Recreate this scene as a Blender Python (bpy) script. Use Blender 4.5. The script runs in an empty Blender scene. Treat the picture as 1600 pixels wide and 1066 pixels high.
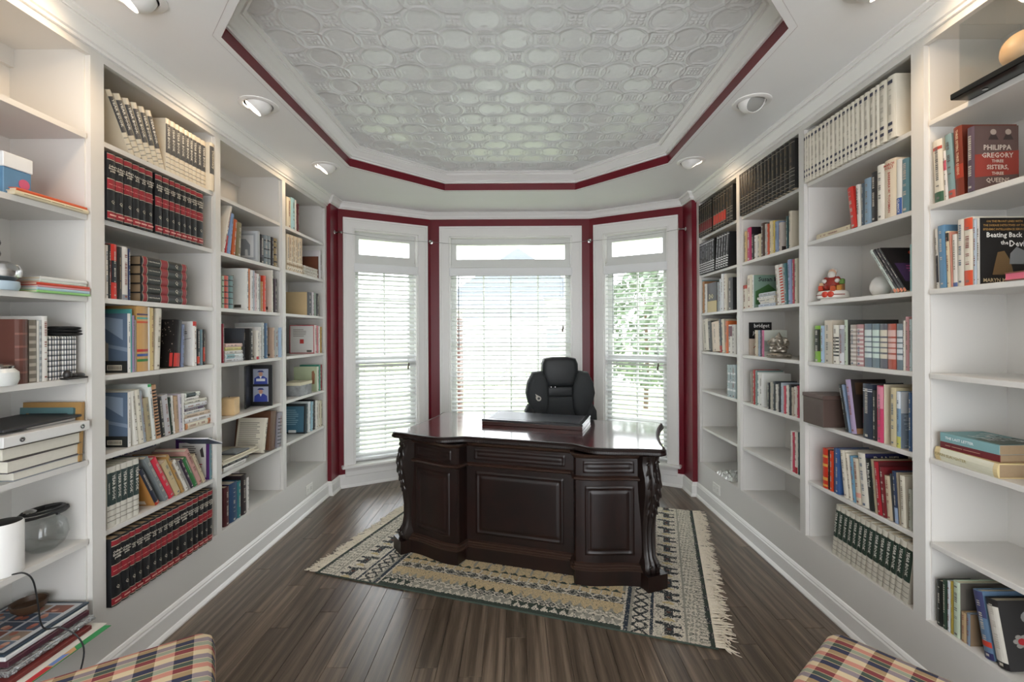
import bpy, bmesh, math, random
from mathutils import Vector, Matrix
R = math.radians
random.seed(7)
SC = bpy.context.scene
COL = SC.collection

# ------------------------------------------------------------------ camera, world, exposure
F, CX, CY, ROLL, EYE = 711.0, 806.0, 520.0, -0.0045, 1.46
cam_d = bpy.data.cameras.new('camera'); cam = bpy.data.objects.new('camera', cam_d); COL.objects.link(cam)
cam_d.sensor_fit = 'HORIZONTAL'; cam_d.sensor_width = 36.0; cam_d.lens = F * 36.0 / 1600.0
cam_d.shift_x = (800 - CX) / 1600.0; cam_d.shift_y = (CY - 533) / 1600.0
cam_d.clip_start = 0.05; cam_d.clip_end = 300
cam.matrix_world = Matrix.Translation((0, 0, EYE)) @ Matrix.Rotation(R(90), 4, 'X') @ Matrix.Rotation(ROLL, 4, 'Z')
SC.camera = cam
w = bpy.data.worlds.new('sky'); SC.world = w; w.use_nodes = True
bgn = w.node_tree.nodes['Background']; bgn.inputs[0].default_value = (0.93, 0.965, 1.0, 1); bgn.inputs[1].default_value = 3.4
SC.view_settings.view_transform = 'Standard'; SC.view_settings.look = 'None'
SC.view_settings.gamma = 1.0; SC.view_settings.use_curve_mapping = False
SC.view_settings.exposure = 0.90
REARW = 30.0
SC.cycles.max_bounces = 8; SC.cycles.diffuse_bounces = 5; SC.cycles.transparent_max_bounces = 24
SC.cycles.adaptive_threshold = 0.02; SC.cycles.sample_clamp_indirect = 6.0; SC.cycles.caustics_reflective = False; SC.cycles.caustics_refractive = False

# ------------------------------------------------------------------ helpers
def ray(x, y):                      # pixel of the photograph -> direction with unit depth
    dx, dy = x - CX, CY - y; s = -ROLL
    return ((dx + dy * s) / F, (dy - dx * s) / F)
def zof(x, y, Y): return EYE + ray(x, y)[1] * Y
def yof(x, X, y=CY):                # depth of the point at column x that lies in the plane X
    return X / ray(x, y)[0]
def lin(h):
    h = h.lstrip('#'); o = []
    for i in (0, 2, 4):
        c = int(h[i:i+2], 16) / 255
        o.append(c / 12.92 if c <= 0.04045 else ((c + 0.055) / 1.055) ** 2.4)
    return (*o, 1)
MATS = {}
def nodes_of(name):
    m = bpy.data.materials.new(name); m.use_nodes = True
    nt = m.node_tree; return m, nt, nt.nodes['Principled BSDF']
def N(nt, t, **kw):
    n = nt.nodes.new(t)
    for k, v in kw.items():
        if k in n.inputs: n.inputs[k].default_value = v
        else: setattr(n, k, v)
    return n
def mat(hexc, rough=0.5, var=0.05, scale=18.0, bump=0.0, metal=0.0, coat=0.0, name=None, sheen=0.0):
    key = (hexc, rough, var, scale, bump, metal, coat)
    if key in MATS: return MATS[key]
    m, nt, b = nodes_of(name or 'paint_' + hexc.lstrip('#'))
    c = lin(hexc); L = nt.links
    tc = N(nt, 'ShaderNodeTexCoord'); nz = N(nt, 'ShaderNodeTexNoise', Scale=scale, Detail=4.0)
    L.new(tc.outputs['Object'], nz.inputs['Vector'])
    mx = N(nt, 'ShaderNodeMix', data_type='RGBA')
    mx.inputs[6].default_value = (*[max(0, v * (1 - var)) for v in c[:3]], 1)
    mx.inputs[7].default_value = (*[min(1, v * (1 + var)) for v in c[:3]], 1)
    L.new(nz.outputs['Fac'], mx.inputs[0]); L.new(mx.outputs[2], b.inputs['Base Color'])
    b.inputs['Roughness'].default_value = rough; b.inputs['Metallic'].default_value = metal
    b.inputs['Coat Weight'].default_value = coat
    if sheen: b.inputs['Sheen Weight'].default_value = sheen
    if bump:
        bp = N(nt, 'ShaderNodeBump', Strength=bump, Distance=0.01)
        L.new(nz.outputs['Fac'], bp.inputs['Height']); L.new(bp.outputs[0], b.inputs['Normal'])
    MATS[key] = m; return m

class MB:
    def __init__(s): s.v, s.f, s.m = [], [], []
    def add(s, vs, fs, mi=0):
        o = len(s.v); s.v += [tuple(p) for p in vs]; s.f += [tuple(o + i for i in f) for f in fs]; s.m += [mi] * len(fs); return s
    def box(s, x0, x1, y0, y1, z0, z1, mi=0):
        if x0 > x1: x0, x1 = x1, x0
        if y0 > y1: y0, y1 = y1, y0
        if z0 > z1: z0, z1 = z1, z0
        return s.add([(x0,y0,z0),(x1,y0,z0),(x1,y1,z0),(x0,y1,z0),(x0,y0,z1),(x1,y0,z1),(x1,y1,z1),(x0,y1,z1)],
            [(0,3,2,1),(4,5,6,7),(0,1,5,4),(1,2,6,5),(2,3,7,6),(3,0,4,7)], mi)
    def obox(s, c, sx, sy, sz, M=None, mi=0):       # box centred at c, turned by the 3x3 M
        M = M or Matrix.Identity(3); c = Vector(c)
        P = [c + M @ Vector((a*sx/2, b*sy/2, d*sz/2)) for d in (-1,1) for a, b in ((-1,-1),(1,-1),(1,1),(-1,1))]
        return s.add(P, [(0,3,2,1),(4,5,6,7),(0,1,5,4),(1,2,6,5),(2,3,7,6),(3,0,4,7)], mi)
    def bbox(s, x0, x1, y0, y1, z0, z1, c, mi=0):   # box with chamfered edges
        vs, idx = [], {}
        for ix, (xo, sx) in enumerate(((x0,1),(x1,-1))):
            for iy, (yo, sy) in enumerate(((y0,1),(y1,-1))):
                for iz, (zo, sz) in enumerate(((z0,1),(z1,-1))):
                    for k, p in enumerate(((xo, yo+sy*c, zo+sz*c),(xo+sx*c, yo, zo+sz*c),(xo+sx*c, yo+sy*c, zo))):
                        idx[ix,iy,iz,k] = len(vs); vs.append(p)
        bm = bmesh.new()
        for p in vs: bm.verts.new(p)
        r = bmesh.ops.convex_hull(bm, input=list(bm.verts)); bm.normal_update()
        bm.verts.index_update()
        s.add([v.co[:] for v in bm.verts], [[v.index for v in f.verts] for f in bm.faces], mi); bm.free(); return s
    def lathe(s, prof, n=20, c=(0,0,0), mi=0, sx=1, sy=1, M=None):
        c = Vector(c); vs = []
        for r, z in prof:
            for k in range(n):
                a = 2*math.pi*k/n; p = Vector((r*math.cos(a)*sx, r*math.sin(a)*sy, z))
                vs.append(c + (M @ p if M else p))
        fs = []
        for i in range(len(prof)-1):
            for k in range(n):
                k2 = (k+1) % n; fs.append((i*n+k, i*n+k2, (i+1)*n+k2, (i+1)*n+k))
        if prof[0][0] > 1e-6: fs.append(tuple(range(n-1, -1, -1)))
        if prof[-1][0] > 1e-6: fs.append(tuple((len(prof)-1)*n + k for k in range(n)))
        return s.add(vs, fs, mi)
    def ball(s, c, rx, ry=None, rz=None, n=12, m=8, mi=0, M=None):
        ry = rx if ry is None else ry; rz = rx if rz is None else rz
        return s.lathe([(max(1e-5, math.sin(math.pi*i/m)), -math.cos(math.pi*i/m)) for i in range(m+1)], n, c, mi,
                       M=(M or Matrix.Identity(3)) @ Matrix.Diagonal((rx, ry, rz)))
    def tube(s, pts, r, n=8, mi=0):
        pts = [Vector(p) for p in pts]; rs = r if isinstance(r, (list, tuple)) else [r]*len(pts); vs = []
        up = None
        for i, p in enumerate(pts):
            t = (pts[min(i+1, len(pts)-1)] - pts[max(i-1, 0)]).normalized()
            if up is None: up = Vector((0,0,1)) if abs(t.z) < 0.9 else Vector((1,0,0))
            a = t.cross(up).normalized(); up = a.cross(t).normalized()
            for k in range(n):
                q = 2*math.pi*k/n; vs.append(p + a*math.cos(q)*rs[i] + up*math.sin(q)*rs[i])
        fs = [(i*n+k, i*n+(k+1)%n, (i+1)*n+(k+1)%n, (i+1)*n+k) for i in range(len(pts)-1) for k in range(n)]
        fs += [tuple(range(n-1,-1,-1)), tuple((len(pts)-1)*n+k for k in range(n))]
        return s.add(vs, fs, mi)
    def sweep(s, path, prof, closed=False, mi=0, cap=True):
        """profile (out, z) swept along a plan polyline; out points to the right of the direction of travel"""
        P = [Vector(p) for p in path]; n = len(P); vs = []
        for i in range(n):
            a = (P[i] - P[i-1]).normalized() if (i or closed) else None
            b = (P[(i+1) % n] - P[i]).normalized() if (i < n-1 or closed) else None
            a = a or b; b = b or a
            na, nb = Vector((a.y, -a.x)), Vector((b.y, -b.x)); m = na + nb
            m = m / max(0.2, m.dot(na)) if m.length > 1e-6 else na
            for o, z in prof: vs.append((P[i].x + m.x*o, P[i].y + m.y*o, z))
        k = len(prof); fs = []
        for i in range(n if closed else n-1):
            j = (i+1) % n
            for q in range(k-1): fs.append((i*k+q, j*k+q, j*k+q+1, i*k+q+1))
        if not closed and cap: fs += [tuple(range(k)), tuple((n-1)*k+q for q in range(k-1,-1,-1))]
        return s.add(vs, fs, mi)
    def prism(s, poly, z0, z1, mi=0):
        n = len(poly)
        return s.add([(x,y,z0) for x,y in poly] + [(x,y,z1) for x,y in poly],
            [tuple(range(n-1,-1,-1)), tuple(range(n,2*n))] + [(i,(i+1)%n,n+(i+1)%n,n+i) for i in range(n)], mi)
    def grid(s, nu, nv, fn, mi=0):
        vs = [fn(i/nu, j/nv) for j in range(nv+1) for i in range(nu+1)]
        return s.add(vs, [(j*(nu+1)+i, j*(nu+1)+i+1, (j+1)*(nu+1)+i+1, (j+1)*(nu+1)+i) for j in range(nv) for i in range(nu)], mi)
    def pillow(s, outline, y0, y1, n=5, mi=0, pw=0.5, flat=0.78):
        """rounded cushion: outline of (x, z), from depth y0 (front) to y1 (back)"""
        cx = sum(p[0] for p in outline)/len(outline); cz = sum(p[1] for p in outline)/len(outline)
        k = len(outline); ym, h = (y0+y1)/2, (y1-y0)/2; vs = []; rings = []
        for i in range(2*n+1):
            t = -1 + i/n
            sc = (1 - abs(t)**3.2)**pw if abs(t) < 1 else 0.0
            sc = flat + (1-flat)*sc if abs(t) < 1 else flat-0.06
            rings.append((sc, ym + h*math.copysign(abs(t)**0.75, t)))
        for sc, y in rings: vs += [(cx+(p[0]-cx)*sc, y, cz+(p[1]-cz)*sc) for p in outline]
        fs = [(i*k+q, i*k+(q+1)%k, (i+1)*k+(q+1)%k, (i+1)*k+q) for i in range(2*n) for q in range(k)]
        fs += [tuple(range(k-1,-1,-1)), tuple(2*n*k+q for q in range(k))]
        return s.add(vs, fs, mi)
    def mesh(s, name, mats, smooth=False):
        me = bpy.data.meshes.new(name); me.from_pydata(s.v, [], s.f)
        for m in (mats if isinstance(mats, (list, tuple)) else [mats]): me.materials.append(m)
        if len(set(s.m)) > 1: me.polygons.foreach_set('material_index', s.m)
        bm = bmesh.new(); bm.from_mesh(me); bmesh.ops.recalc_face_normals(bm, faces=bm.faces); bm.to_mesh(me); bm.free()
        if smooth:
            me.shade_smooth()
            if smooth != 'all':
                try: me.set_sharp_from_angle(angle=R(38))
                except Exception: pass
        return me
    def build(s, name, mats, parent=None, smooth=False):
        return put(name, s.mesh(name, mats, smooth), parent)
def put(name, me, parent=None, loc=None, M=None):
    o = bpy.data.objects.new(name, me); COL.objects.link(o)
    if parent is not None: o.parent = parent
    if M is not None: o.matrix_basis = M
    if loc is not None: o.location = loc
    return o
def tag(o, label, cat, group=None, kind=None):
    if label: o['label'] = label
    if cat: o['category'] = cat
    if group: o['group'] = group
    if kind: o['kind'] = kind
    return o
def empty(name, loc=(0,0,0), rz=0.0):
    o = bpy.data.objects.new(name, None); COL.objects.link(o); o.location = loc; o.rotation_euler = (0,0,rz); return o
def struct(name, mb, m, parent=None, smooth=False):
    o = mb.build(name, m, parent, smooth)
    if parent is None: o['kind'] = 'structure'
    return o
TXT = {}
def text_mesh(body, material, spacing=0.9, align='CENTER'):
    key = (body, material.name)
    if key in TXT: return TXT[key]
    cu = bpy.data.curves.new('t', 'FONT'); cu.body = body; cu.size = 1.0; cu.resolution_u = 1
    cu.align_x = align; cu.align_y = 'CENTER'; cu.space_line = spacing
    cu.offset = 0.02
    ob = bpy.data.objects.new('t', cu); COL.objects.link(ob)
    dg = bpy.context.evaluated_depsgraph_get(); dg.update()
    me = bpy.data.meshes.new_from_object(ob.evaluated_get(dg))
    bpy.data.objects.remove(ob); bpy.data.curves.remove(cu)
    me.name = 'lettering'; me.materials.clear(); me.materials.append(material)
    xs = [v.co.x for v in me.vertices]; ys = [v.co.y for v in me.vertices]
    cx, cy = (min(xs)+max(xs))/2, (min(ys)+max(ys))/2
    for v in me.vertices: v.co.x -= cx; v.co.y -= cy
    TXT[key] = (me, max(xs)-min(xs), max(ys)-min(ys)); return TXT[key]
def lettering(body, parent, origin, dirv, upv, length, height, material, name='lettering', stretch=False):
    """lay a text flat: its line runs along dirv, letters stand along upv, within length x height"""
    me, tw, th = text_mesh(body, material)
    sx = length/tw; sy = height/th
    if not stretch: sx = sy = min(sx, sy)
    d, u = Vector(dirv).normalized(), Vector(upv).normalized(); n = d.cross(u)
    M = Matrix((( d.x*sx, u.x*sy, n.x, origin[0]), (d.y*sx, u.y*sy, n.y, origin[1]), (d.z*sx, u.z*sy, n.z, origin[2]), (0,0,0,1)))
    return put(name, me, parent, M=M)
ORD = ['', 'first','second','third','fourth','fifth','sixth','seventh','eighth','ninth','tenth','eleventh','twelfth','thirteenth',
       'fourteenth','fifteenth','sixteenth','seventeenth','eighteenth','nineteenth','twentieth','twenty-first','twenty-second']
# ------------------------------------------------------------------ materials of the room
WHITE = mat('#d6d4d0', 0.38, 0.015, 6, name='white_satin_paint')
TRIMW = mat('#eae9e7', 0.32, 0.012, 6, name='white_trim_paint')
CEILW = mat('#f1f2f2', 0.8, 0.02, 5, name='white_ceiling_paint')
RED = mat('#6a0b1e', 0.33, 0.10, 3, name='dark_red_wall_paint')
CHROME = mat('#c8c8c8', 0.18, 0.02, 9, metal=1.0, name='brushed_metal')
BLACK = mat('#17181a', 0.5, 0.1, 30, name='black_plastic')
def wood_floor():
    m, nt, b = nodes_of('dark_oak_plank'); L = nt.links
    tc = N(nt, 'ShaderNodeTexCoord'); oi = N(nt, 'ShaderNodeObjectInfo')
    sc = N(nt, 'ShaderNodeVectorMath', operation='MULTIPLY_ADD'); L.new(tc.outputs['Object'], sc.inputs[0])
    sc.inputs[1].default_value = (11, 0.9, 11)
    cb = N(nt, 'ShaderNodeCombineXYZ'); ml = N(nt, 'ShaderNodeMath', operation='MULTIPLY'); ml.inputs[1].default_value = 60
    L.new(oi.outputs['Random'], ml.inputs[0]); L.new(ml.outputs[0], cb.inputs[0]); L.new(ml.outputs[0], cb.inputs[1]); L.new(cb.outputs[0], sc.inputs[2])
    nz = N(nt, 'ShaderNodeTexNoise', Scale=1.0, Detail=5.0, Roughness=0.62, Distortion=1.6); L.new(sc.outputs[0], nz.inputs['Vector'])
    wv = N(nt, 'ShaderNodeTexWave', Scale=0.55, Distortion=9.0, Detail=2.0, bands_direction='X'); wv.inputs['Detail Scale'].default_value = 0.6
    L.new(sc.outputs[0], wv.inputs['Vector'])
    mixf = N(nt, 'ShaderNodeMath', operation='MULTIPLY_ADD'); mixf.inputs[1].default_value = 0.16; L.new(wv.outputs['Fac'], mixf.inputs[0]); 
    m2 = N(nt, 'ShaderNodeMath', operation='MULTIPLY'); m2.inputs[1].default_value = 0.84; L.new(nz.outputs['Fac'], m2.inputs[0]); L.new(m2.outputs[0], mixf.inputs[2])
    cr = N(nt, 'ShaderNodeValToRGB'); L.new(mixf.outputs[0], cr.inputs[0])
    e = cr.color_ramp.elements; e[0].position = 0.22; e[0].color = lin('#40352b'); e[1].position = 0.78; e[1].color = lin('#8c7b6a')
    e2 = e.new(0.5); e2.color = lin('#65574a')
    sc2 = N(nt, 'ShaderNodeVectorMath', operation='MULTIPLY_ADD'); L.new(tc.outputs['Object'], sc2.inputs[0]); sc2.inputs[1].default_value = (120, 5.0, 120); L.new(cb.outputs[0], sc2.inputs[2])
    fz = N(nt, 'ShaderNodeTexNoise', Scale=1.0, Detail=3.0, Roughness=0.7, Distortion=0.6); L.new(sc2.outputs[0], fz.inputs['Vector'])
    fr_ = N(nt, 'ShaderNodeMapRange'); L.new(fz.outputs['Fac'], fr_.inputs[0]); fr_.inputs[1].default_value = 0.3; fr_.inputs[2].default_value = 0.7; fr_.inputs[3].default_value = 0.62; fr_.inputs[4].default_value = 1.18
    gm_ = N(nt, 'ShaderNodeVectorMath', operation='SCALE'); L.new(cr.outputs[0], gm_.inputs[0]); L.new(fr_.outputs[0], gm_.inputs['Scale'])
    hs = N(nt, 'ShaderNodeHueSaturation'); L.new(gm_.outputs[0], hs.inputs['Color'])
    mr = N(nt, 'ShaderNodeMapRange'); L.new(oi.outputs['Random'], mr.inputs[0]); mr.inputs[3].default_value = 0.80; mr.inputs[4].default_value = 1.25
    L.new(mr.outputs[0], hs.inputs['Value']); L.new(hs.outputs[0], b.inputs['Base Color'])
    b.inputs['Roughness'].default_value = 0.30
    bp = N(nt, 'ShaderNodeBump', Strength=0.12, Distance=0.002); L.new(mixf.outputs[0], bp.inputs['Height']); L.new(bp.outputs[0], b.inputs['Normal'])
    return m
FLOORM = wood_floor()
def glass_mat(name, tint=(1,1,1,1), ior=1.45):
    m = bpy.data.materials.new(name); m.use_nodes = True; nt = m.node_tree; nt.nodes.clear()
    out = N(nt, 'ShaderNodeOutputMaterial'); tr = N(nt, 'ShaderNodeBsdfTransparent'); gl = N(nt, 'ShaderNodeBsdfGlossy')
    tr.inputs[0].default_value = tint; gl.inputs['Roughness'].default_value = 0.02
    lw = N(nt, 'ShaderNodeLayerWeight'); lw.inputs[0].default_value = 0.5; pw_ = N(nt, 'ShaderNodeMath', operation='POWER'); pw_.inputs[1].default_value = 4.0; nt.links.new(lw.outputs['Facing'], pw_.inputs[0]); fr = N(nt, 'ShaderNodeMath', operation='MULTIPLY_ADD'); fr.inputs[1].default_value = 0.55; fr.inputs[2].default_value = 0.04; nt.links.new(pw_.outputs[0], fr.inputs[0]); mx = N(nt, 'ShaderNodeMixShader')
    nt.links.new(fr.outputs[0], mx.inputs[0]); nt.links.new(tr.outputs[0], mx.inputs[1]); nt.links.new(gl.outputs[0], mx.inputs[2]); nt.links.new(mx.outputs[0], out.inputs[0])
    return m
GLASS = glass_mat('window_glass'); CLEAR = glass_mat('clear_acrylic', (0.93,0.94,0.94,1), 1.5)
def emit_mat(name, col, s):
    m, nt, b = nodes_of(name); b.inputs['Base Color'].default_value = lin(col)
    nz = N(nt, 'ShaderNodeTexNoise', Scale=30.0); mr = N(nt, 'ShaderNodeMapRange'); nt.links.new(nz.outputs['Fac'], mr.inputs[0])
    mr.inputs[3].default_value = s*0.95; mr.inputs[4].default_value = s*1.05
    b.inputs['Emission Color'].default_value = lin(col); nt.links.new(mr.outputs[0], b.inputs['Emission Strength']); return m

# ------------------------------------------------------------------ measures of the room
XL, XR = -1.7055, 1.6125             # faces of the two bookcases
DEP = 0.33                           # bookcase depth
YL1, YR1 = 4.11, 4.05                # far ends of the bookcases
YNEAR = 1.04                         # near ends
ZC, ZT = 2.70, 2.84                  # soffit and tray ceiling
YREAR = -1.9
XLR, XRR = -1.671, 1.569             # red returns
BL0, BL1 = (XLR, 4.287), (-0.8815, 4.722)
BR1, BR0 = (0.767, 4.714), (XRR, 4.26)
TRAY = [(-1.224,1.90),(-1.224,3.37),(-.612,3.955),(.523,3.95),(1.12,3.335),(1.12,1.86),(.523,1.27),(-.612,1.27)]
ROWL = [2.5845, 2.266, 1.940, 1.612, 1.289, 0.958, 0.640, 0.318]   # opening top, then the seven shelf tops
ROWR = [2.586, 2.283, 1.955, 1.623, 1.293, 0.960, 0.631, 0.320]
BAYL = [(1.129,1.829),(1.889,2.590),(2.634,3.330),(3.376,4.076)]       # left to right in the picture
BAYR = [(3.318,3.995),(2.588,3.274),(1.852,2.541),(1.10,1.795)]

# ------------------------------------------------------------------ floor
floor = struct('floor', MB().box(-2.05, 1.95, YREAR, 5.0, -0.06, -0.012), mat('#2a221d', 0.8, 0.1, 10, name='subfloor'))
PW = 0.098
unit = MB().bbox(0, PW-0.0012, 0, 1, -0.012, 0.0, 0.0008).mesh('floor_plank', FLOORM)
rp = random.Random(3); x = -1.72; npl = 0
while x < 1.66:
    y = YREAR - rp.uniform(0, 1.0)
    while y < 4.9:
        ln = rp.uniform(0.9, 1.9); y0, y1 = max(y, YREAR), min(y+ln, 4.9)
        if y1 - y0 > 0.05:
            o = put('floor_plank', unit, floor, loc=(x, y0, 0)); o.scale = (1, y1-y0-0.0012, 1); npl += 1
        y += ln
    x += PW
# ------------------------------------------------------------------ walls
def wall_seg(name, a, b, z0, z1, thick, holes, m):
    """wall from a to b (plan); room on the right-hand side of a->b when seen from above is -normal; holes are (s0,s1,z0,z1)"""
    a, b = Vector(a), Vector(b); L = (b-a).length; d = (b-a)/L; n = Vector((-d.y, d.x))   # n points outdoors for left-to-right travel
    mb = MB(); M = Matrix(((d.x, n.x, 0),(d.y, n.y, 0),(0,0,1)))
    def blk(s0, s1, c0, c1):
        if s1-s0 > 1e-4 and c1-c0 > 1e-4:
            c = a + d*(s0+s1)/2 + n*thick/2; mb.obox((c.x, c.y, (c0+c1)/2), s1-s0, thick, c1-c0, M)
    s = 0
    for (h0,h1,c0,c1) in holes:
        blk(s, h0, z0, z1); blk(h0, h1, z0, c0); blk(h0, h1, c1, z1); s = h1
    blk(s, L, z0, z1); return struct(name, mb, m)
WALLP = mat('#cfcdc8', 0.6, 0.02, 5, name='pale_wall_paint')
struct('wall_left', MB().box(XL-DEP-0.12, XL-DEP-0.02, YREAR, YL1+0.2, -0.05, 2.95), WALLP)
struct('wall_right', MB().box(XR+DEP+0.02, XR+DEP+0.12, YREAR, YR1+0.2, -0.05, 2.95), WALLP)
# unseen rear wall, with a wide cased opening added to let daylight in
struct('wall_rear', MB().box(-2.1,-1.5,YREAR-0.12,YREAR,-0.05,2.95).box(1.45,2.0,YREAR-0.12,YREAR,-0.05,2.95).box(-1.5,1.45,YREAR-0.12,YREAR,2.45,2.95), WALLP)
struct('trim_1', MB().box(-1.6,-1.5,YREAR,YREAR+0.02,0,2.55).box(1.45,1.55,YREAR,YREAR+0.02,0,2.55).box(-1.6,1.55,YREAR,YREAR+0.02,2.45,2.55), TRIMW)
# red returns beside the bookcases
struct('wall_return_left', MB().box(XL-DEP-0.12, XLR, YL1, BL0[1]+0.14, -0.05, ZC+0.1), RED)
struct('wall_return_right', MB().box(XRR, XR+DEP+0.12, YR1, BR0[1]+0.14, -0.05, ZC+0.1), RED)

# ------------------------------------------------------------------ soffit with the octagonal tray
def soffit():
    bm = bmesh.new(); out = [(-2.15,YREAR-0.1),(2.05,YREAR-0.1),(2.05,5.2),(-2.15,5.2)]
    vo = [bm.verts.new((x,y,ZC)) for x,y in out]; vi = [bm.verts.new((x,y,ZC)) for x,y in TRAY]
    es = [bm.edges.new((vo[i], vo[(i+1)%4])) for i in range(4)] + [bm.edges.new((vi[i], vi[(i+1)%8])) for i in range(8)]
    bmesh.ops.triangle_fill(bm, edges=es, use_beauty=True)
    cx, cy = -0.05, 2.6
    kill = [f for f in bm.faces if all(v in vi for v in f.verts)]
    bmesh.ops.delete(bm, geom=kill, context='FACES')
    me = bpy.data.meshes.new('ceiling'); bm.to_mesh(me); bm.free(); me.materials.append(CEILW)
    o = put('ceiling', me); o['kind'] = 'structure'
    return o
ceil = soffit()
MB().box(-2.15,2.05,YREAR-0.1,5.2,2.96,3.0).build('ceiling_deck', CEILW, ceil)
# red riser of the tray, then its crown
path = [TRAY[i] for i in range(8)]
tr = struct('trim_2', MB().sweep(path, [(-0.0,ZC-0.001),(-0.0,ZC+0.062),(-0.03,ZC+0.062),(-0.03,ZC-0.001)], closed=True), RED)
def crown_prof(zb, zt, p, sgn=1):
    h = zt-zb
    return [(0,zb-0.004),(sgn*0.012,zb-0.004),(sgn*0.012,zb+0.10*h),(sgn*0.022,zb+0.14*h),(sgn*0.024,zb+0.22*h),(sgn*(0.3*p+0.01),zb+0.32*h),(sgn*0.52*p,zb+0.50*h),
            (sgn*0.72*p,zb+0.66*h),(sgn*0.72*p,zb+0.74*h),(sgn*0.84*p,zb+0.74*h),(sgn*0.84*p,zb+0.80*h),(sgn*0.96*p,zb+0.88*h),(sgn*p,zb+0.90*h),(sgn*p,zt),(0,zt)]
area = sum(TRAY[i][0]*TRAY[(i+1)%8][1]-TRAY[(i+1)%8][0]*TRAY[i][1] for i in range(8))
sg = 1 if area < 0 else -1     # towards the middle of the octagon
struct('trim_3', MB().sweep(path, crown_prof(ZC+0.06, ZT-0.001, 0.085, sg), closed=True), TRIMW, smooth=True)
# embossed tin tiles
def tin_tile(P, Q):
    n = 60; mb = MB()
    def ridge(d, w): return math.exp(-(d/w)**2)
    def hgt(u, v):
        h = 0.0
        for (cu, cv, r) in ((.5,0,.315),(.5,1,.315),(0,.5,.315),(1,.5,.315)):
            dd = math.hypot((u-cu), (v-cv)); h = max(h, ridge(dd-r, .018), 0.7*ridge(dd-r+.04, .011))
        dd = math.hypot(u-.5, v-.5); h = max(h, ridge(dd-.272, .018), 0.6*ridge(dd-.235,.01))
        for (cu, cv, s) in ((0,0,.135),(1,0,.135),(0,1,.135),(1,1,.135),(.5,.5,.105)):
            a, b = abs(u-cu), abs(v-cv)
            if max(a,b) < s:
                ro, th = math.hypot(a, b)/s, math.atan2(v-cv, u-cu); pet = max(0, math.cos(4*th))*math.exp(-((ro-.55)/.28)**2) + max(0, math.cos(4*th+math.pi))*math.exp(-((ro-.85)/.3)**2); h = max(h, 0.05+0.95*min(1, 1.3*pet), math.exp(-(ro/.16)**2))
            h = max(h, 0.7*ridge(max(a,b)-s-.018, .012) if max(a,b) < s+.05 else 0)
        for (cu, cv) in ((.5,.17),(.5,.83),(.17,.5),(.83,.5)):
            a = math.hypot((u-cu)/(.05 if cu==.5 else .02), (v-cv)/(.02 if cu==.5 else .05)); h = max(h, 0.6*math.exp(-a*a))
        return h
    mb.grid(n, n, lambda i, j: (i*P, j*Q, -0.0062*hgt(i, j)))
    me = mb.mesh('tin_tile', [TIN], smooth='all'); return me
def tin_mat():
    m, nt, b = nodes_of('pearl_painted_tin'); L = nt.links
    oi = N(nt, 'ShaderNodeObjectInfo'); tc = N(nt, 'ShaderNodeTexCoord'); nz = N(nt, 'ShaderNodeTexNoise', Scale=45.0, Detail=4.0)
    L.new(tc.outputs['Object'], nz.inputs['Vector'])
    mx = N(nt, 'ShaderNodeMix', data_type='RGBA'); mx.inputs[6].default_value = lin('#e4e7e7'); mx.inputs[7].default_value = lin('#eff1f1')
    L.new(nz.outputs['Fac'], mx.inputs[0]); L.new(mx.outputs[2], b.inputs['Base Color'])
    b.inputs['Roughness'].default_value = 0.3; b.inputs['Metallic'].default_value = 0.2
    bp = N(nt, 'ShaderNodeBump', Strength=0.08, Distance=0.003); L.new(nz.outputs['Fac'], bp.inputs['Height']); L.new(bp.outputs[0], b.inputs['Normal'])
    return m
TIN = tin_mat(); TP, TQ = 0.2705, 0.2675
tile = tin_tile(TP, TQ)
tray = struct('ceiling_tray', MB().box(-1.35,1.3,1.15,4.06,ZT+0.001,ZT+0.02), CEILW)
for i in range(-5, 5):
    for j in range(-3, 8):
        x0, y0 = i*TP, 2.006 + j*TQ
        if x0+TP < -1.25 or x0 > 1.15 or y0+TQ < 1.25 or y0 > 4.0: continue
        put('tin_tile', tile, tray, loc=(x0, y0, ZT))

# ------------------------------------------------------------------ crown and baseboards of the room
struct('trim_4', MB().sweep([(XL, YNEAR-0.05),(XL, YL1+0.001)], crown_prof(2.618, ZC, 0.065, 1)), TRIMW, smooth=True)
struct('trim_5', MB().sweep([(XR, YR1+0.001),(XR, YNEAR-0.05)], crown_prof(2.618, ZC, 0.065, 1)), TRIMW, smooth=True)
bay = [(XL, YL1),(XLR, YL1),BL0,BL1,BR1,BR0,(XRR, YR1),(XR, YR1)]
struct('trim_6', MB().sweep(bay, crown_prof(2.640, ZC, 0.055, 1)), TRIMW, smooth=True)
def base_prof(h): return [(0,0.0),(0.026,0.0),(0.026,0.008),(0.018,0.022),(0.014,0.026),(0.014,h-0.03),(0.010,h-0.022),(0.010,h-0.016),(0.004,h-0.004),(0.0,h)]
struct('baseboard_left', MB().sweep([(XL, YNEAR-0.05),(XL, YL1)], base_prof(0.125)), TRIMW)
struct('baseboard_right', MB().sweep([(XR, YR1),(XR, YNEAR-0.05)], base_prof(0.125)), TRIMW)
struct('baseboard_bay', MB().sweep(bay, base_prof(0.125)), TRIMW)
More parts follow.
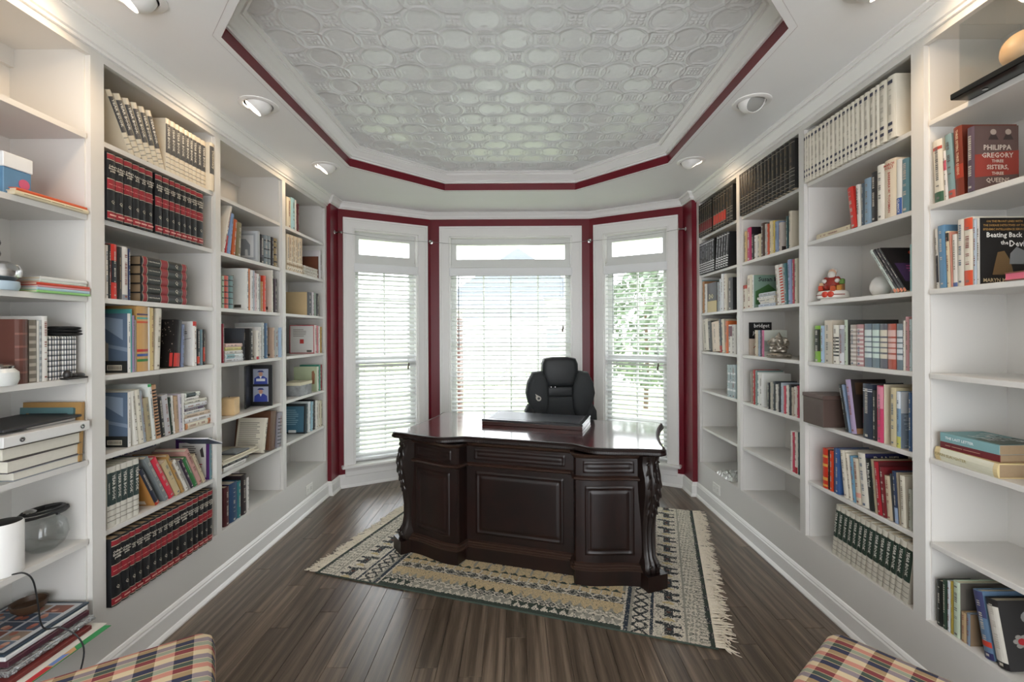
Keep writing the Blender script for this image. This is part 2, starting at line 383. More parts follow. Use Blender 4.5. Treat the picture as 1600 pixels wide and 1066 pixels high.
# ------------------------------------------------------------------ bay walls, windows and blinds
SLATM = mat('#e9ebec', 0.45, 0.01, 8, name='white_blind_slat')
SASH = mat('#d9dad8', 0.4, 0.015, 8, name='white_sash_paint')
HOLEZ0, HOLEZ1 = 0.19, 2.465
def window(n, wname, a, b, c0, c1, cols, hung, blind_label, where):
    a2, b2 = Vector(a), Vector(b); d = (b2-a2).normalized(); ang = math.atan2(d.y, d.x)
    s0, s1 = c0+0.095, c1-0.095
    wall_seg(wname, a, b, -0.05, ZC+0.1, 0.15, [(s0, s1, HOLEZ0, HOLEZ1)], RED)
    W = empty('window_%d' % n, (a[0], a[1], 0), ang); W['kind'] = 'structure'
    # casing: flat board, back band, inner bead
    def frame(mb, o, wd, t0, t1, zb):
        mb.box(s0-o-wd, s0-o, t0, t1, zb, HOLEZ1+o+wd).box(s1+o, s1+o+wd, t0, t1, zb, HOLEZ1+o+wd).box(s0-o, s1+o, t0, t1, HOLEZ1+o, HOLEZ1+o+wd)
    mb = MB(); frame(mb, 0.006, 0.072, -0.016, 0, 0.212); frame(mb, 0.076, 0.018, -0.03, 0, 0.212); frame(mb, -0.004, 0.012, -0.022, 0, 0.212)
    frame(mb, 0.058, 0.010, -0.020, 0, 0.212)
    mb.build('casing', TRIMW, W)
    MB().box(s0, s0+0.018, 0, 0.15, HOLEZ0, HOLEZ1).box(s1-0.018, s1, 0, 0.15, HOLEZ0, HOLEZ1).box(s0, s1, 0, 0.15, HOLEZ1-0.018, HOLEZ1).build('jamb', TRIMW, W)
    MB().bbox(c0-0.02, c1+0.02, -0.065, 0.12, 0.186, 0.212, 0.006).build('window_sill', TRIMW, W)
    MB().sweep([(c0+0.015, 0), (c1-0.015, 0)], [(0,0.095),(0.010,0.095),(0.018,0.11),(0.018,0.15),(0.034,0.186),(0,0.186)]).build('apron', TRIMW, W)
    i0, i1 = s0+0.018, s1-0.018
    # transom above, mullion bar, sashes below
    MB().box(i0, i1, 0.075, 0.12, 2.385, HOLEZ1-0.018).box(i0, i1, 0.075, 0.12, 2.165, 2.233).box(i0, i0+0.05, 0.075, 0.12, 2.233, 2.385).box(i1-0.05, i1, 0.075, 0.12, 2.233, 2.385).build('transom_frame', SASH, W)
    MB().box(i0+0.05, i1-0.05, 0.094, 0.098, 2.233, 2.385).build('pane', GLASS, W)
    MB().box(i0, i1, 0.02, 0.14, 2.12, 2.165).build('mullion_bar', SASH, W)
    def sash(zb, zt, t, rows, rail=0.05):
        mb = MB().box(i0, i0+0.048, t, t+0.035, zb, zt).box(i1-0.048, i1, t, t+0.035, zb, zt).box(i0+0.048, i1-0.048, t, t+0.035, zb, zb+rail).box(i0+0.048, i1-0.048, t, t+0.035, zt-0.045, zt)
        S = mb.build('sash', SASH, W); g0, g1 = i0+0.048, i1-0.048
        for k in range(1, cols):
            c = g0+(g1-g0)*k/cols; MB().box(c-0.009, c+0.009, t+0.008, t+0.026, zb+rail, zt-0.045).build('muntin', SASH, S)
        for k in range(1, rows):
            c = zb+rail+(zt-0.045-zb-rail)*k/rows; MB().box(g0, g1, t+0.009, t+0.025, c-0.009, c+0.009).build('muntin', SASH, S)
        for q in range(cols):
            for r_ in range(rows):
                u0, u1 = g0+(g1-g0)*q/cols, g0+(g1-g0)*(q+1)/cols
                h0, h1 = zb+rail+(zt-0.045-zb-rail)*r_/rows, zb+rail+(zt-0.045-zb-rail)*(r_+1)/rows
                MB().box(u0, u1, t+0.0155, t+0.0185, h0, h1).build('pane', GLASS, S)
    if hung: sash(1.17, 2.12, 0.10, 3); sash(0.212, 1.20, 0.075, 3, 0.07)
    else: sash(0.212, 2.12, 0.085, 5, 0.07)
    # blind
    B = empty('window_blind', (a[0], a[1], 0), ang)
    tag(B, blind_label, 'window blind', 'white horizontal blinds in the bay')
    j0, j1 = s0+0.004, s1-0.004
    MB().bbox(j0, j1, -0.012, 0.035, 2.05, 2.135, 0.004).build('valance', SLATM, B)
    MB().box(j0+0.006, j1-0.006, 0.036, 0.072, 2.06, 2.10).build('head_rail', SLATM, B)
    z = 2.03; sm = None; tilt = R(27 if hung == 'left' else 15)
    def slat_mesh():
        mb = MB(); nn = 4; w2 = 0.025
        prof = [(-w2 + 2*w2*k/nn, 0.0035*(1-((k-nn/2)/(nn/2))**2)) for k in range(nn+1)]
        pts = [(t*math.cos(tilt)-h*math.sin(tilt), t*math.sin(tilt)+h*math.cos(tilt)) for t, h in prof]
        pts += [(t, h-0.0034) for t, h in reversed(pts)]
        vs = [(x_, t, h) for x_ in (j0+0.006, j1-0.006) for t, h in pts]; k = len(pts)
        return mb.add(vs, [tuple(range(k)), tuple(range(2*k-1, k-1, -1))] + [(q, (q+1)%k, k+(q+1)%k, k+q) for q in range(k)]).mesh('slat', SLATM)
    sm = slat_mesh()
    while z > 0.275:
        o = put('slat', sm, B, loc=(0, 0.048, z)); o.rotation_euler = (random.uniform(-0.02,0.02), random.uniform(-0.0022,0.0022)/ (j1-j0), 0); z -= 0.0445
    MB().bbox(j0+0.006, j1-0.006, 0.026, 0.07, 0.232, 0.252, 0.004).build('bottom_rail', SLATM, B)
    for s in ([j0+0.12, (j0+j1)/2, j1-0.12] if j1-j0 > 1 else [j0+0.1, j1-0.1]):
        for t in (0.0225, 0.0735): MB().tube([(s, t, 2.06), (s, t, 0.25)], 0.0009, 4).build('ladder_cord', SLATM, B)
    if hung != 'left': MB().tube([(j0+0.095, 0.012, 2.05), (j0+0.095, 0.010, 1.30 if not hung else 1.45)], 0.0045, 8).build('tilt_wand', mat('#9aa0a3', 0.3, 0.05), B)
    cx = j1-0.10; zt = 1.50 if not hung else 1.13
    MB().tube([(cx, 0.012, 2.05), (cx, 0.010, zt)], 0.0012, 4).tube([(cx+0.006, 0.012, 2.05), (cx+0.006, 0.010, zt+0.03)], 0.0012, 4).build('pull_cord', SLATM, B)
    mb = MB()
    for q in (0, 0.03): mb.lathe([(0.003,0),(0.008,-0.006),(0.009,-0.03),(0.004,-0.036)], 8, (cx+q*0.2, 0.010, zt+q))
    mb.build('cord_tassel', mat('#5d5348', 0.5), B)
    return W
window(1, 'wall_bay_left', BL0, BL1, 0.040, 0.864, 2, 'left', 'white slatted blind on the narrow window beside the left bookcase', 'left')
window(2, 'wall_bay_center', BL1, BR1, 0.0945, 1.5655, 4, False, 'wide white slatted blind on the middle window behind the black chair', 'centre')
window(3, 'wall_bay_right', BR1, BR0, 0.050, 0.8815, 2, 'right', 'white slatted blind on the narrow window beside the right bookcase', 'right')

# ------------------------------------------------------------------ built-in bookcases
def bookcase(side, face, rows, bays, yend, label):
    sg = -1 if side == 'left' else 1
    fx = lambda d: face + sg*d              # d metres behind the face
    root = empty('built_in_bookcase', (face, yend, 0)); tag(root, label, 'bookcase')
    def P(name, mb):
        o = mb.build(name, WHITE, root); o.location = (-face, -yend, 0); return o
    bs = sorted(bays); y0, y1 = YNEAR, yend
    edges = [y0] + [v for b in bs for v in b] + [y1]
    for k in range(0, len(edges), 2):       # stiles and the upright panels behind them
        e0, e1 = edges[k], edges[k+1]
        P('stile', MB().box(fx(0), fx(0.02), e0, e1, 0.0, 2.69))
        P('upright', MB().box(fx(0.02), fx(DEP), e0-(0.0 if k == 0 else 0.006)+(0.0), e1+(0.006 if k < len(edges)-2 else 0), 0.0, 2.69))
    for (b0, b1) in bs:
        P('header', MB().box(fx(0), fx(0.02), b0, b1, rows[0], 2.69))
        P('top_board', MB().box(fx(0.02), fx(DEP), b0, b1, rows[0]+0.02, rows[0]+0.04))
        P('cleat', MB().box(fx(DEP-0.03), fx(DEP-0.012), b0+0.006, b1-0.006, rows[0]-0.055, rows[0]+0.02))
        P('back_panel', MB().box(fx(DEP-0.012), fx(DEP), b0, b1, 0.0, 2.69))
        P('base_panel', MB().box(fx(0), fx(0.02), b0, b1, 0.0, rows[7]-0.001))
        P('bottom_board', MB().box(fx(0.001), fx(DEP-0.012), b0, b1, rows[7]-0.02, rows[7]))
        for z in rows[1:7]:
            P('shelf', MB().bbox(fx(0.012), fx(DEP-0.012), b0+0.0065, b1-0.0065, z-0.021, z, 0.002))
    return root
bookcase('left', XL, ROWL, BAYL, YL1, 'white built-in bookcase along the left wall')
bookcase('right', XR, ROWR, BAYR, YR1, 'white built-in bookcase along the right wall')

# ------------------------------------------------------------------ recessed eyeball lamps in the soffit
LENS_ON = emit_mat('lit_lamp_lens', '#fff0d8', 6.0); LENS_OFF = mat('#9b9b98', 0.15, 0.03, 12, name='unlit_lamp_lens')
BULB_W = {True: 9.0, False: 0}
def eyeball(x, y, ax, ay, lit, label, watt=3.0):
    root = empty('recessed_lamp', (x, y, ZC)); tag(root, label, 'ceiling lamp', 'eyeball lamps in the soffit')
    MB().lathe([(0.098,0.0),(0.098,-0.004),(0.090,-0.008),(0.074,-0.008),(0.071,-0.002),(0.071,0.0)], 28).build('trim_ring', TRIMW, root, smooth=True)
    dv = Vector((ax, ay, -0.75)).normalized(); q = Vector((0,0,-1)).rotation_difference(dv).to_matrix()
    prof = [(0.070*math.cos(R(t)), -0.070*math.sin(R(t))) for t in range(-20, 46, 8)] + [(0.050,-0.049),(0.048,-0.043)]
    MB().lathe(prof, 24, (0,0,0.014), M=q).build('eyeball', TRIMW, root, smooth=True)
    MB().lathe([(0.001,-0.052),(0.024,-0.051),(0.042,-0.047),(0.048,-0.043),(0.001,-0.041)], 20, (0,0,0.014), M=q).build('lens', LENS_ON if lit else LENS_OFF, root, smooth=True)
    if lit:
        ld = bpy.data.lights.new('bulb_light', 'SPOT'); ld.energy = watt; ld.color = (1.0, 0.72, 0.45); ld.spot_size = R(125); ld.spot_blend = 0.8; ld.shadow_soft_size = 0.035
        lo = bpy.data.objects.new('bulb_light', ld); COL.objects.link(lo); lo.parent = root
        lo.location = dv*0.064 + Vector((0,0,0.012)); lo.rotation_euler = Vector((0,0,-1)).rotation_difference(dv).to_euler()
eyeball(-1.385, 1.66, -0.55, -0.25, True, 'lit eyeball ceiling lamp at the top edge, nearest the left bookcase', 7.0)
eyeball(-1.385, 2.46, -0.55, -0.20, True, 'lit eyeball ceiling lamp above the second left bay of encyclopedias')
eyeball(-1.40, 3.37, -0.55, -0.15, True, 'lit eyeball ceiling lamp left of the tray, closest to the windows')
eyeball(1.28, 2.46, 0.15, -0.75, False, 'unlit eyeball ceiling lamp right of the tray')
eyeball(1.28, 3.31, 0.55, 0.1, True, 'lit eyeball ceiling lamp right of the tray, closest to the windows')
eyeball(1.28, 1.62, 0.55, -0.2, True, 'lit eyeball ceiling lamp nearest the camera above the right bookcase', 7.0)

# ------------------------------------------------------------------ curtain wire, outlets
wr = empty('curtain_wire', (XLR, 4.2, 2.4)); tag(wr, 'thin steel curtain wire strung across the three bay windows', 'curtain wire')
KP = [(XLR, 4.20, zof(526,363,4.2)), (-0.8815+0.012, 4.722-0.03, zof(678,379,4.70)), (0.767-0.005, 4.714-0.03, zof(923,377,4.69)), (XRR, 4.19, zof(1068,358,4.19))]
KP2 = [(KP[0][0]+0.06, KP[0][1]+0.002, KP[0][2]), (KP[1][0], KP[1][1]-0.02, KP[1][2]), (KP[2][0], KP[2][1]-0.02, KP[2][2]), (KP[3][0]-0.06, KP[3][1]+0.002, KP[3][2])]
off = Vector((-XLR, -4.2, -2.4))
pts = []
for i in range(3):
    a, b = Vector(KP2[i]), Vector(KP2[i+1])
    for k in range(12):
        t = k/12; p = a.lerp(b, t); p.z -= 0.045*(1 if i == 1 else 0.35)*4*t*(1-t); pts.append(p+off)
pts.append(Vector(KP2[3])+off); MB().tube(pts, 0.0016, 5).build('wire', CHROME, wr)
for i, (k, dirv) in enumerate(zip(KP, ((1,0,0),(0,-1,0),(0,-1,0),(-1,0,0)))):
    q = Vector((0,0,1)).rotation_difference(Vector(dirv)).to_matrix()
    MB().lathe([(0.02,0),(0.02,0.004),(0.008,0.008),(0.006,0.045),(0.011,0.05),(0.011,0.066),(0.004,0.07)], 12, Vector(k)+off, M=q).build('bracket', CHROME, wr, smooth=True)
PLATE = mat('#e6e5e0', 0.35, 0.01, 9, name='outlet_plastic'); SLOT = mat('#4a4a48', 0.6)
def outlet(px, py, face, sg, label):
    Y = yof(px, face); z = zof(px, py, Y)
    o = empty('wall_outlet', (face, Y, z)); tag(o, label, 'outlet')
    s = -sg
    MB().bbox(0, s*0.006, -0.06, 0.06, -0.038, 0.038, 0.002).build('cover_plate', PLATE, o)
    for q in (-0.03, 0.03):
        r = MB().box(s*0.006, s*0.009, q-0.016, q+0.016, -0.015, 0.015).build('socket', PLATE, o)
        MB().box(s*0.009, s*0.0095, q-0.006, q+0.004, 0.005, 0.007).box(s*0.009, s*0.0095, q-0.006, q+0.004, -0.007, -0.005).build('slot', SLOT, r)
outlet(481.5, 764, XL, -1, 'white electrical outlet on the left bookcase base')
outlet(1119, 764, XR, 1, 'white electrical outlet on the right bookcase base')
# ------------------------------------------------------------------ books
PAGE = mat('#d8cdb6', 0.85, 0.08, 60, name='book_pages'); PAGEB = mat('#9a8468', 0.85, 0.1, 60, name='browned_pages')
def bmat(h): return mat(h, 0.42, 0.06, 25, name='book_cover')
def ink(h): return mat(h, 0.5, 0.03, 40, name='printed_ink')
rb = random.Random(11)
def arc(wd, bul, off=0.0, n=5):
    return [(-wd/2 + wd*k/n, -bul*(1-((2*k/n)-1)**2) - off) for k in range(n+1)]
def make_book(wd, h, d, color, hard=True, bands=(), txt=None, txth=None, inkc=None, marks=True, cover=None, pages=None, bul=None):
    """local x = thickness (0 centred), y = 0 at the spine edge and d at the fore-edge, z = 0..h; returns the cover object"""
    t = min(0.0028 if hard else 0.0008, wd*0.2); bul = (min(0.006, wd*0.14) if hard else 0.0006) if bul is None else bul
    ins = 0.004 if hard else 0.0007
    o = arc(wd, bul); outer = [(wd/2, d)][::-1]
    pts = [(-wd/2, d)] + o + [(wd/2, d)]
    inn = [(wd/2-t, d), (wd/2-t, 0.002), (-wd/2+t, 0.002), (-wd/2+t, d)]
    poly = pts + inn; k = len(poly); mb = MB()
    vs = [(x, y, 0) for x, y in poly] + [(x, y, h) for x, y in poly]
    m1 = len(pts)
    fs = [(i, (i+1) % k, k+(i+1) % k, k+i) for i in range(k)]
    a, b = list(range(m1)), [m1, m1+1, m1+2, m1+3]
    for z in (0, k):          # rims: left board, right board, spine
        fs.append((z+0, z+1, z+m1+2, z+m1+3)); fs.append((z+m1-2, z+m1-1, z+m1, z+m1+1))
        fs.append(tuple(z+i for i in range(1, m1-1)) + (z+m1+1, z+m1+2))
    bk = mb.add(vs, fs).build('book', bmat(color))
    MB().box(-wd/2+t, wd/2-t, 0.0022, d-ins, ins, h-ins).build('page_block', pages or PAGE, bk)
    for (z0, z1, c, *fw) in bands:
        ap = arc(wd*0.995, bul, 0.0007); mm = MB()
        if fw: ap = [(x*fw[0], -bul-0.0012) for x, y in ap]
        mm.add([(x, y, h*z0) for x, y in ap] + [(x, y, h*z1) for x, y in ap], [(i, i+1, 7+i-1, 7+i-2) for i in range(0)] + [(i, i+1, len(ap)+i+1, len(ap)+i) for i in range(len(ap)-1)])
        mm.build('spine_band', ink(c), bk)
    yy = -bul-0.0014
    for (s, z0, z1, c) in (txt or ()):       # runs down the spine
        lettering(s, bk, (0, yy, h*(z0+z1)/2), (0,0,-1), (1,0,0), h*(z1-z0), wd*0.62, ink(c), 'spine_lettering')
    for (s, z0, z1, c) in (txth or ()):      # stands across the spine
        lettering(s, bk, (0, yy, h*(z0+z1)/2), (1,0,0), (0,0,1), wd*0.93, h*(z1-z0), ink(c), 'spine_lettering')
    if marks and not txt and not txth and wd > 0.009:      # print too small to read: rows of tiny strokes
        mm = MB(); z = h*rb.uniform(0.84, 0.93); end = h*rb.uniform(0.2, 0.4); ww = min(0.008, wd*rb.uniform(0.12, 0.22))
        while z > end:
            l = rb.uniform(0.002, 0.0055)
            mm.add([(-ww, yy, z), (ww, yy, z), (ww, yy, z-l), (-ww, yy, z-l)], [(0,1,2,3)]); z -= l + rb.uniform(0.0015, 0.004)
            if rb.random() < 0.16: z -= 0.018
        z = h*0.08; mm.add([(-ww, yy, z), (ww, yy, z), (ww, yy, z-ww*1.4), (-ww, yy, z-ww*1.4)], [(0,1,2,3)])
        lum = sum(lin(color)[:3])/3
        t_ = mm.build('spine_lettering', ink(inkc or ('#b9b3a8' if lum < 0.25 else rb.choice(['#6b6864','#8a5a52','#5d6a7a','#7a7064']))), bk); t_['kind'] = 'stuff'
    if cover: cover(bk, wd, h, d)
    return bk
def style_enc(v):      # black and red encyclopedia
    t = "Collier's\nEncyclo-\npedia" if v != 'y' else "Collier's\nYear\nBook"
    return dict(color='#1d1f22', hard=True, bands=[(0.90,0.965,'#8f2630'),(0.885,0.892,'#d8cfb8'),(0.968,0.974,'#d8cfb8'),(0.46,0.60,'#8f2630'),(0.448,0.454,'#d8cfb8'),(0.604,0.61,'#d8cfb8'),(0.03,0.12,'#8f2630'),(0.124,0.13,'#d8cfb8'),(0.02,0.026,'#d8cfb8')],
        txth=[(t,0.63,0.88,'#e6e0d2'),('Q',0.24,0.30,'#b9b3a4'),('— —',0.51,0.54,'#e0a79a'),('–',0.065,0.085,'#e0a79a')], pages=PAGEB, bul=0.006)
def style_year(dark='#2b3a38', tone='#cfccc2'):
    return dict(color=tone, hard=True, bands=[(0.36,0.90,dark),(0.27,0.285,'#8d8a80'),(0.17,0.185,'#8d8a80'),(0.09,0.105,'#8d8a80')], txt=[('YEAR BOOK',0.44,0.86,'#d9d7cf')], bul=0.004)
def style_black(red=False):
    b = [(0.40,0.408,'#b9b3a2'),(0.34,0.346,'#b9b3a2'),(0.26,0.266,'#b9b3a2'),(0.14,0.148,'#b9b3a2'),(0.06,0.066,'#b9b3a2'),(0.93,0.937,'#b9b3a2')]
    if red: b = [(0.14,0.40,red),(0.93,0.937,'#b9b3a2'),(0.85,0.856,'#b9b3a2'),(0.41,0.417,'#b9b3a2'),(0.12,0.127,'#b9b3a2'),(0.05,0.056,'#b9b3a2')]
    return dict(color='#1e1d1c', hard=True, bands=b, inkc='#6b5c46', bul=0.006)
def style_white():
    return dict(color='#dcd6c8', hard=True, bands=[(0.87,0.93,'#3f4052',0.55),(0.21,0.26,'#3f4052',0.5),(0.10,0.15,'#3f4052',0.5)], inkc='#b7b1a3', bul=0.006)
def style_bw():
    return dict(color='#17181b', hard=True, bands=[(0.10,0.13,'#d2d4d6'),(0.17,0.20,'#d2d4d6'),(0.24,0.27,'#d2d4d6'),(0.31,0.34,'#d2d4d6'),(0.03,0.05,'#d2d4d6'),(0.93,0.95,'#d2d4d6')], inkc='#9a9ca2', bul=0.004)
def style_digest(c, lab):
    return dict(color=c, hard=True, bands=[(0.72,0.86,lab),(0.60,0.68,lab),(0.48,0.57,lab),(0.36,0.45,lab),(0.22,0.32,lab)], marks=False, inkc='#5b5f63', bul=0.006)
COUNT = {}
def kind_of(look):
    l = look.lower()
    if 'encyclopedia' in l: return 'encyclopedia_volume', 'encyclopedia'
    if 'yearbook' in l: return 'yearbook', 'yearbook'
    if 'magazine' in l or 'booklet' in l: return 'booklet', 'booklet'
    if 'paperback' in l: return 'paperback_book', 'paperback'
    return 'hardback_book', 'hardback'
def frame_of(side):
    return (XL, -1, R(90), ROWL, BAYL) if side == 'left' else (XR, 1, R(-90), ROWR, BAYR)
def label_for(look, i, side, bay, row, n=None, stacked=None):
    pos = f'{ORD[i]} from left' if not stacked else stacked
    s = f'{look}, {pos}, {ORD[row]} shelf down, {ORD[bay]} bay from left, {side} bookcase'
    if len(s.split()) > 16: s = f'{look}, {pos}, {ORD[row]} shelf down, {ORD[bay]} bay, {side} bookcase'
    if len(s.split()) > 16: s = f'{look}, {ORD[row]} shelf down, {ORD[bay]} bay, {side} bookcase'
    return s
def place(bk, side, X, Y, z, lean=0.0, wd=0.0, h=0.0, yaw=0.0, flat=False):
    face, sg, rz, rows, bays = frame_of(side)
    M = Matrix.Translation((X, Y, z)) @ Matrix.Rotation(rz+yaw, 4, 'Z')
    if flat: M = M @ Matrix.Translation((h/2, 0, wd/2)) @ Matrix.Rotation(R(-90), 4, 'Y')
    elif lean: M = M @ Matrix.Translation((math.copysign(wd/2, lean), 0, 0)) @ Matrix.Rotation(lean, 4, 'Y') @ Matrix.Translation((-math.copysign(wd/2, lean), 0, 0))
    bk.matrix_basis = M; return bk
def section(bk, z):
    """left and right reach of a leaning book at height z, seen from the room"""
    w_, h, a = bk['wd'], bk['h'], bk['lean']; c = math.copysign(w_/2, a) if a else -w_/2
    u, n = Vector((math.cos(a), -math.sin(a))), Vector((math.sin(a), math.cos(a))); P0 = Vector((c, 0.0))
    q = [P0 + u*(x_-c) + n*y_ for x_, y_ in ((-w_/2,0),(w_/2,0),(w_/2,h),(-w_/2,h))]; xs = []
    for i in range(4):
        A, B_ = q[i], q[(i+1) % 4]
        if (A.y-z)*(B_.y-z) <= 0 and abs(A.y-B_.y) > 1e-9: xs.append(A.x+(B_.x-A.x)*(z-A.y)/(B_.y-A.y))
    return (min(xs)+bk['t'], max(xs)+bk['t']) if xs else None
ZS = [0.0005+0.0125*k for k in range(25)]
def settle(L, lo, hi):
    """push neighbours apart until none cut into each other, then back inside the bay"""
    def gap(A, B_):
        v = [ra[1]-rb_[0] for z in ZS for ra, rb_ in [(section(A, z), section(B_, z))] if ra and rb_]
        return max(v) if v else -1
    for i, B_ in enumerate(L):
        for A in L[max(0, i-6):i]:
            g = gap(A, B_)
            if g > -0.0004: B_['t'] += g+0.0005
    for i in range(len(L)-1, -1, -1):
        A = L[i]; rt = max(s_[1] for z in ZS for s_ in [section(A, z)] if s_)
        if rt > hi: A['t'] -= rt-hi
        for B_ in L[i+1:i+7]:
            g = gap(A, B_)
            if g > -0.0004: A['t'] -= g+0.0005
    low = min(s_[0] for z in ZS for s_ in [section(L[0], z)] if s_)
    if low < lo:                                            # too tight: thin every volume a little and set the row again
        if L[0].get('tries', 0) > 12: return
        for B_ in L: B_['wd'] *= 0.97
        L[0]['tries'] = L[0].get('tries', 0)+1; L[0]['t'] += lo-low; settle(L, lo, hi)
def row(side, bay, r, books, group=None):
    """books: (x0, x1, top, colour or style dict, look, options): columns of the spine foot, top as pixel row or height in metres"""
    face, sg, rz, rows, bays = frame_of(side); zs = rows[r] + 0.0005
    b0, b1 = bays[bay-1]; sd = 1 if side == 'left' else -1; L = []
    for k, B in enumerate(books):
        x0, x1, top, st, look = B[:5]; o = dict(B[5]) if len(B) > 5 else {}
        inset = o.pop('i', 0.022); lean = R(o.pop('a', 0)); d = o.pop('d', None)
        Xs = face + sg*inset
        ya, yb = sorted((yof(x0, Xs), yof(x1, Xs)))
        ya, yb = max(ya, b0+0.0075), min(yb, b1-0.0075)
        wd = max(0.006, yb-ya-0.0006)
        if lean: wd = max(0.005, wd*math.cos(lean))
        Y = (ya+yb)/2
        h = zof((x0+x1)/2, top, Y) - zs if top > 5 else top
        if isinstance(st, str): st = dict(color=st)
        ceil_ = rows[r-1]-0.022-zs if r > 1 else rows[0]+0.018-zs
        h = min(h, ceil_, (ceil_-wd*abs(math.sin(lean)))/math.cos(lean) if lean else ceil_)
        L.append(dict(wd=wd, h=h, lean=lean, t=sd*Y, X=Xs, inset=inset, d=d, st={**st, **o}, look=look))
    lo, hi = sorted((sd*b0, sd*b1)); settle(L, lo+0.0072, hi-0.0072)
    for q in L:
        d = min(q['d'] or max(0.11, q['h']*0.74), DEP-0.016-q['inset'])
        bk = make_book(q['wd'], q['h'], d, **q['st'])
        place(bk, side, q['X'], sd*q['t'], zs, q['lean'], q['wd'], q['h'])
        key = (side, bay, r); COUNT[key] = COUNT.get(key, 0)+1
        bk.name, cat = kind_of(q['look'])
        tag(bk, label_for(q['look'], COUNT[key], side, bay, r), cat, group or f'books on the {side} bookcase')
def stack(side, bay, r, items, group=None, z0=0.0, note='in the flat stack'):
    """flat pile, bottom first: (x_left, x_right, thickness, colour/style, look, options)"""
    face, sg, rz, rows, bays = frame_of(side); z = rows[r]+0.0005+z0; n = len(items)
    for k, B in enumerate(items):
        x0, x1, wd, st, look = B[:5]; o = dict(B[5]) if len(B) > 5 else {}
        inset = o.pop('i', 0.03); d = o.pop('d', None); yaw = R(o.pop('yaw', rb.uniform(-2, 2)))
        Xs = face + sg*inset; ya, yb = sorted((yof(x0, Xs), yof(x1, Xs)))
        b0, b1 = bays[bay-1]; ya, yb = max(ya, b0+0.01), min(yb, b1-0.01)
        h = yb-ya; d = d or min(DEP-0.03-inset, h*0.75)
        if isinstance(st, str): st = dict(color=st)
        bk = make_book(wd-0.0006, h, d, **{**st, **o}); place(bk, side, Xs, (ya+yb)/2, z, wd=wd-0.0006, h=h, flat=True, yaw=yaw); z += wd
        pos = ('alone' if n == 1 else 'lowest' if k == 0 else 'topmost' if k == n-1 else ORD[k+1] + ' up') + ' ' + note
        if n == 1: pos = 'lying flat'
        bk.name, cat = kind_of(look)
        tag(bk, label_for(look, 0, side, bay, r, stacked=pos), cat, group or f'books on the {side} bookcase')
    return z
def ed(edges, *rest): return [(edges[i], edges[i+1]) for i in range(len(edges)-1)]
# cover pictures: flat print laid on the near board (local -x for the left bookcase, +x for the right one)
def near(bk, wd, sgn, y0, y1, z0, z1, c, off=0.0008, name='cover_print'):
    x = sgn*(wd/2+off); return MB().add([(x,y0,z0),(x,y1,z0),(x,y1,z1),(x,y0,z1)], [(0,1,2,3)]).build(name, ink(c), bk)
def near_poly(bk, wd, sgn, pts, c, off=0.0012, name='cover_print'):
    x = sgn*(wd/2+off); return MB().add([(x,y,z) for y,z in pts], [tuple(range(len(pts)))]).build(name, ink(c), bk)
def near_text(bk, wd, sgn, s, y0, y1, z0, z1, c, off=0.002):
    # seen from the near side the writing runs from the fore-edge (left case) or from the spine (right case)
    d = (0, -1, 0) if sgn < 0 else (0, 1, 0)
    return lettering(s, bk, (sgn*(wd/2+off), (y0+y1)/2, (z0+z1)/2), d, (0,0,1), abs(y1-y0), abs(z1-z0), ink(c), 'cover_lettering')
def lines(bk, wd, sgn, y0, y1, z0, z1, n, c, off=0.0014):
    mb = MB(); x = sgn*(wd/2+off); st = (z1-z0)/n
    for k in range(n):
        e = y0+(y1-y0)*rb.uniform(0.0, 0.25); z = z0+st*k; mb.add([(x,e,z),(x,y1,z),(x,y1,z+st*0.45),(x,e,z+st*0.45)], [(0,1,2,3)])
    t_ = mb.build('cover_print', ink(c), bk); t_['kind'] = 'stuff'; return t_
# ------------------------------------------------------------------ left bookcase, second bay
ENC = 'black and red encyclopedia volume'; YB = 'cream and charcoal yearbook'
Y6 = [204, 213, 223.6, 233.5, 242.5, 251, 259]
L = []
for k in range(6): L.append((Y6[k], Y6[k+1], 0.264, style_year('#4a4b4d', '#d9cfbb'), 'leaning ' + YB, {'a': -28+k*1.8, 'i': 0.03, 'd': 0.19}))
e = [260,267.4,275.3,282,290,296.3,301.8,308.4,315.5,322]
for k in range(9): L.append((e[k], e[k+1], 0.268, style_year('#45474a', '#d9cfbb'), 'upright ' + YB, {'i': 0.028, 'd': 0.19}))
L.append((328.5, 337, 0.268, dict(color='#d9cfbb', bands=[(0.35,0.93,'#4a4b4d')], txt=[('Dictionary',0.42,0.88,'#cfc6b4')]), 'thick cream dictionary', {'i': 0.004, 'd': 0.22}))
row('left', 2, 1, L, 'cream yearbooks on the left bookcase')
e = [(167,181.5),(181.5,194),(194.6,207.8),(208.3,218.8),(218.8,228.3),(228.3,239.3),(243.2,254.3),(255,265),(265.6,273.5),(274.2,282.7),(283.2,291),(291.3,299.2),(299.2,308),(308,318)]
row('left', 2, 2, [(a, b, 0.285, style_enc('y' if k in (3,4,9,10) else 'e'), ENC, {'i': -0.004, 'd': 0.23}) for k,(a,b) in enumerate(e)], 'black and red encyclopedias')
row('left', 2, 3, [(164,169.4,383,'#cfccc6','white paperback'),(169.4,173.7,382,'#191a1c','black paperback'),(173.7,182.8,382,dict(color='#c8372d',bands=[(0.3,0.7,'#20242c')]),'red and black paperback'),
    (182.8,191,386,dict(color='#221d1b',txt=[('— —— —',0.2,0.8,'#8d7a5c')]),'black paperback'),(191,200,386,dict(color='#d6d2cc',bands=[(0.0,0.1,'#8a8f98')]),'white and red paperback'),(200,204,389,'#23305a','thin navy paperback')])
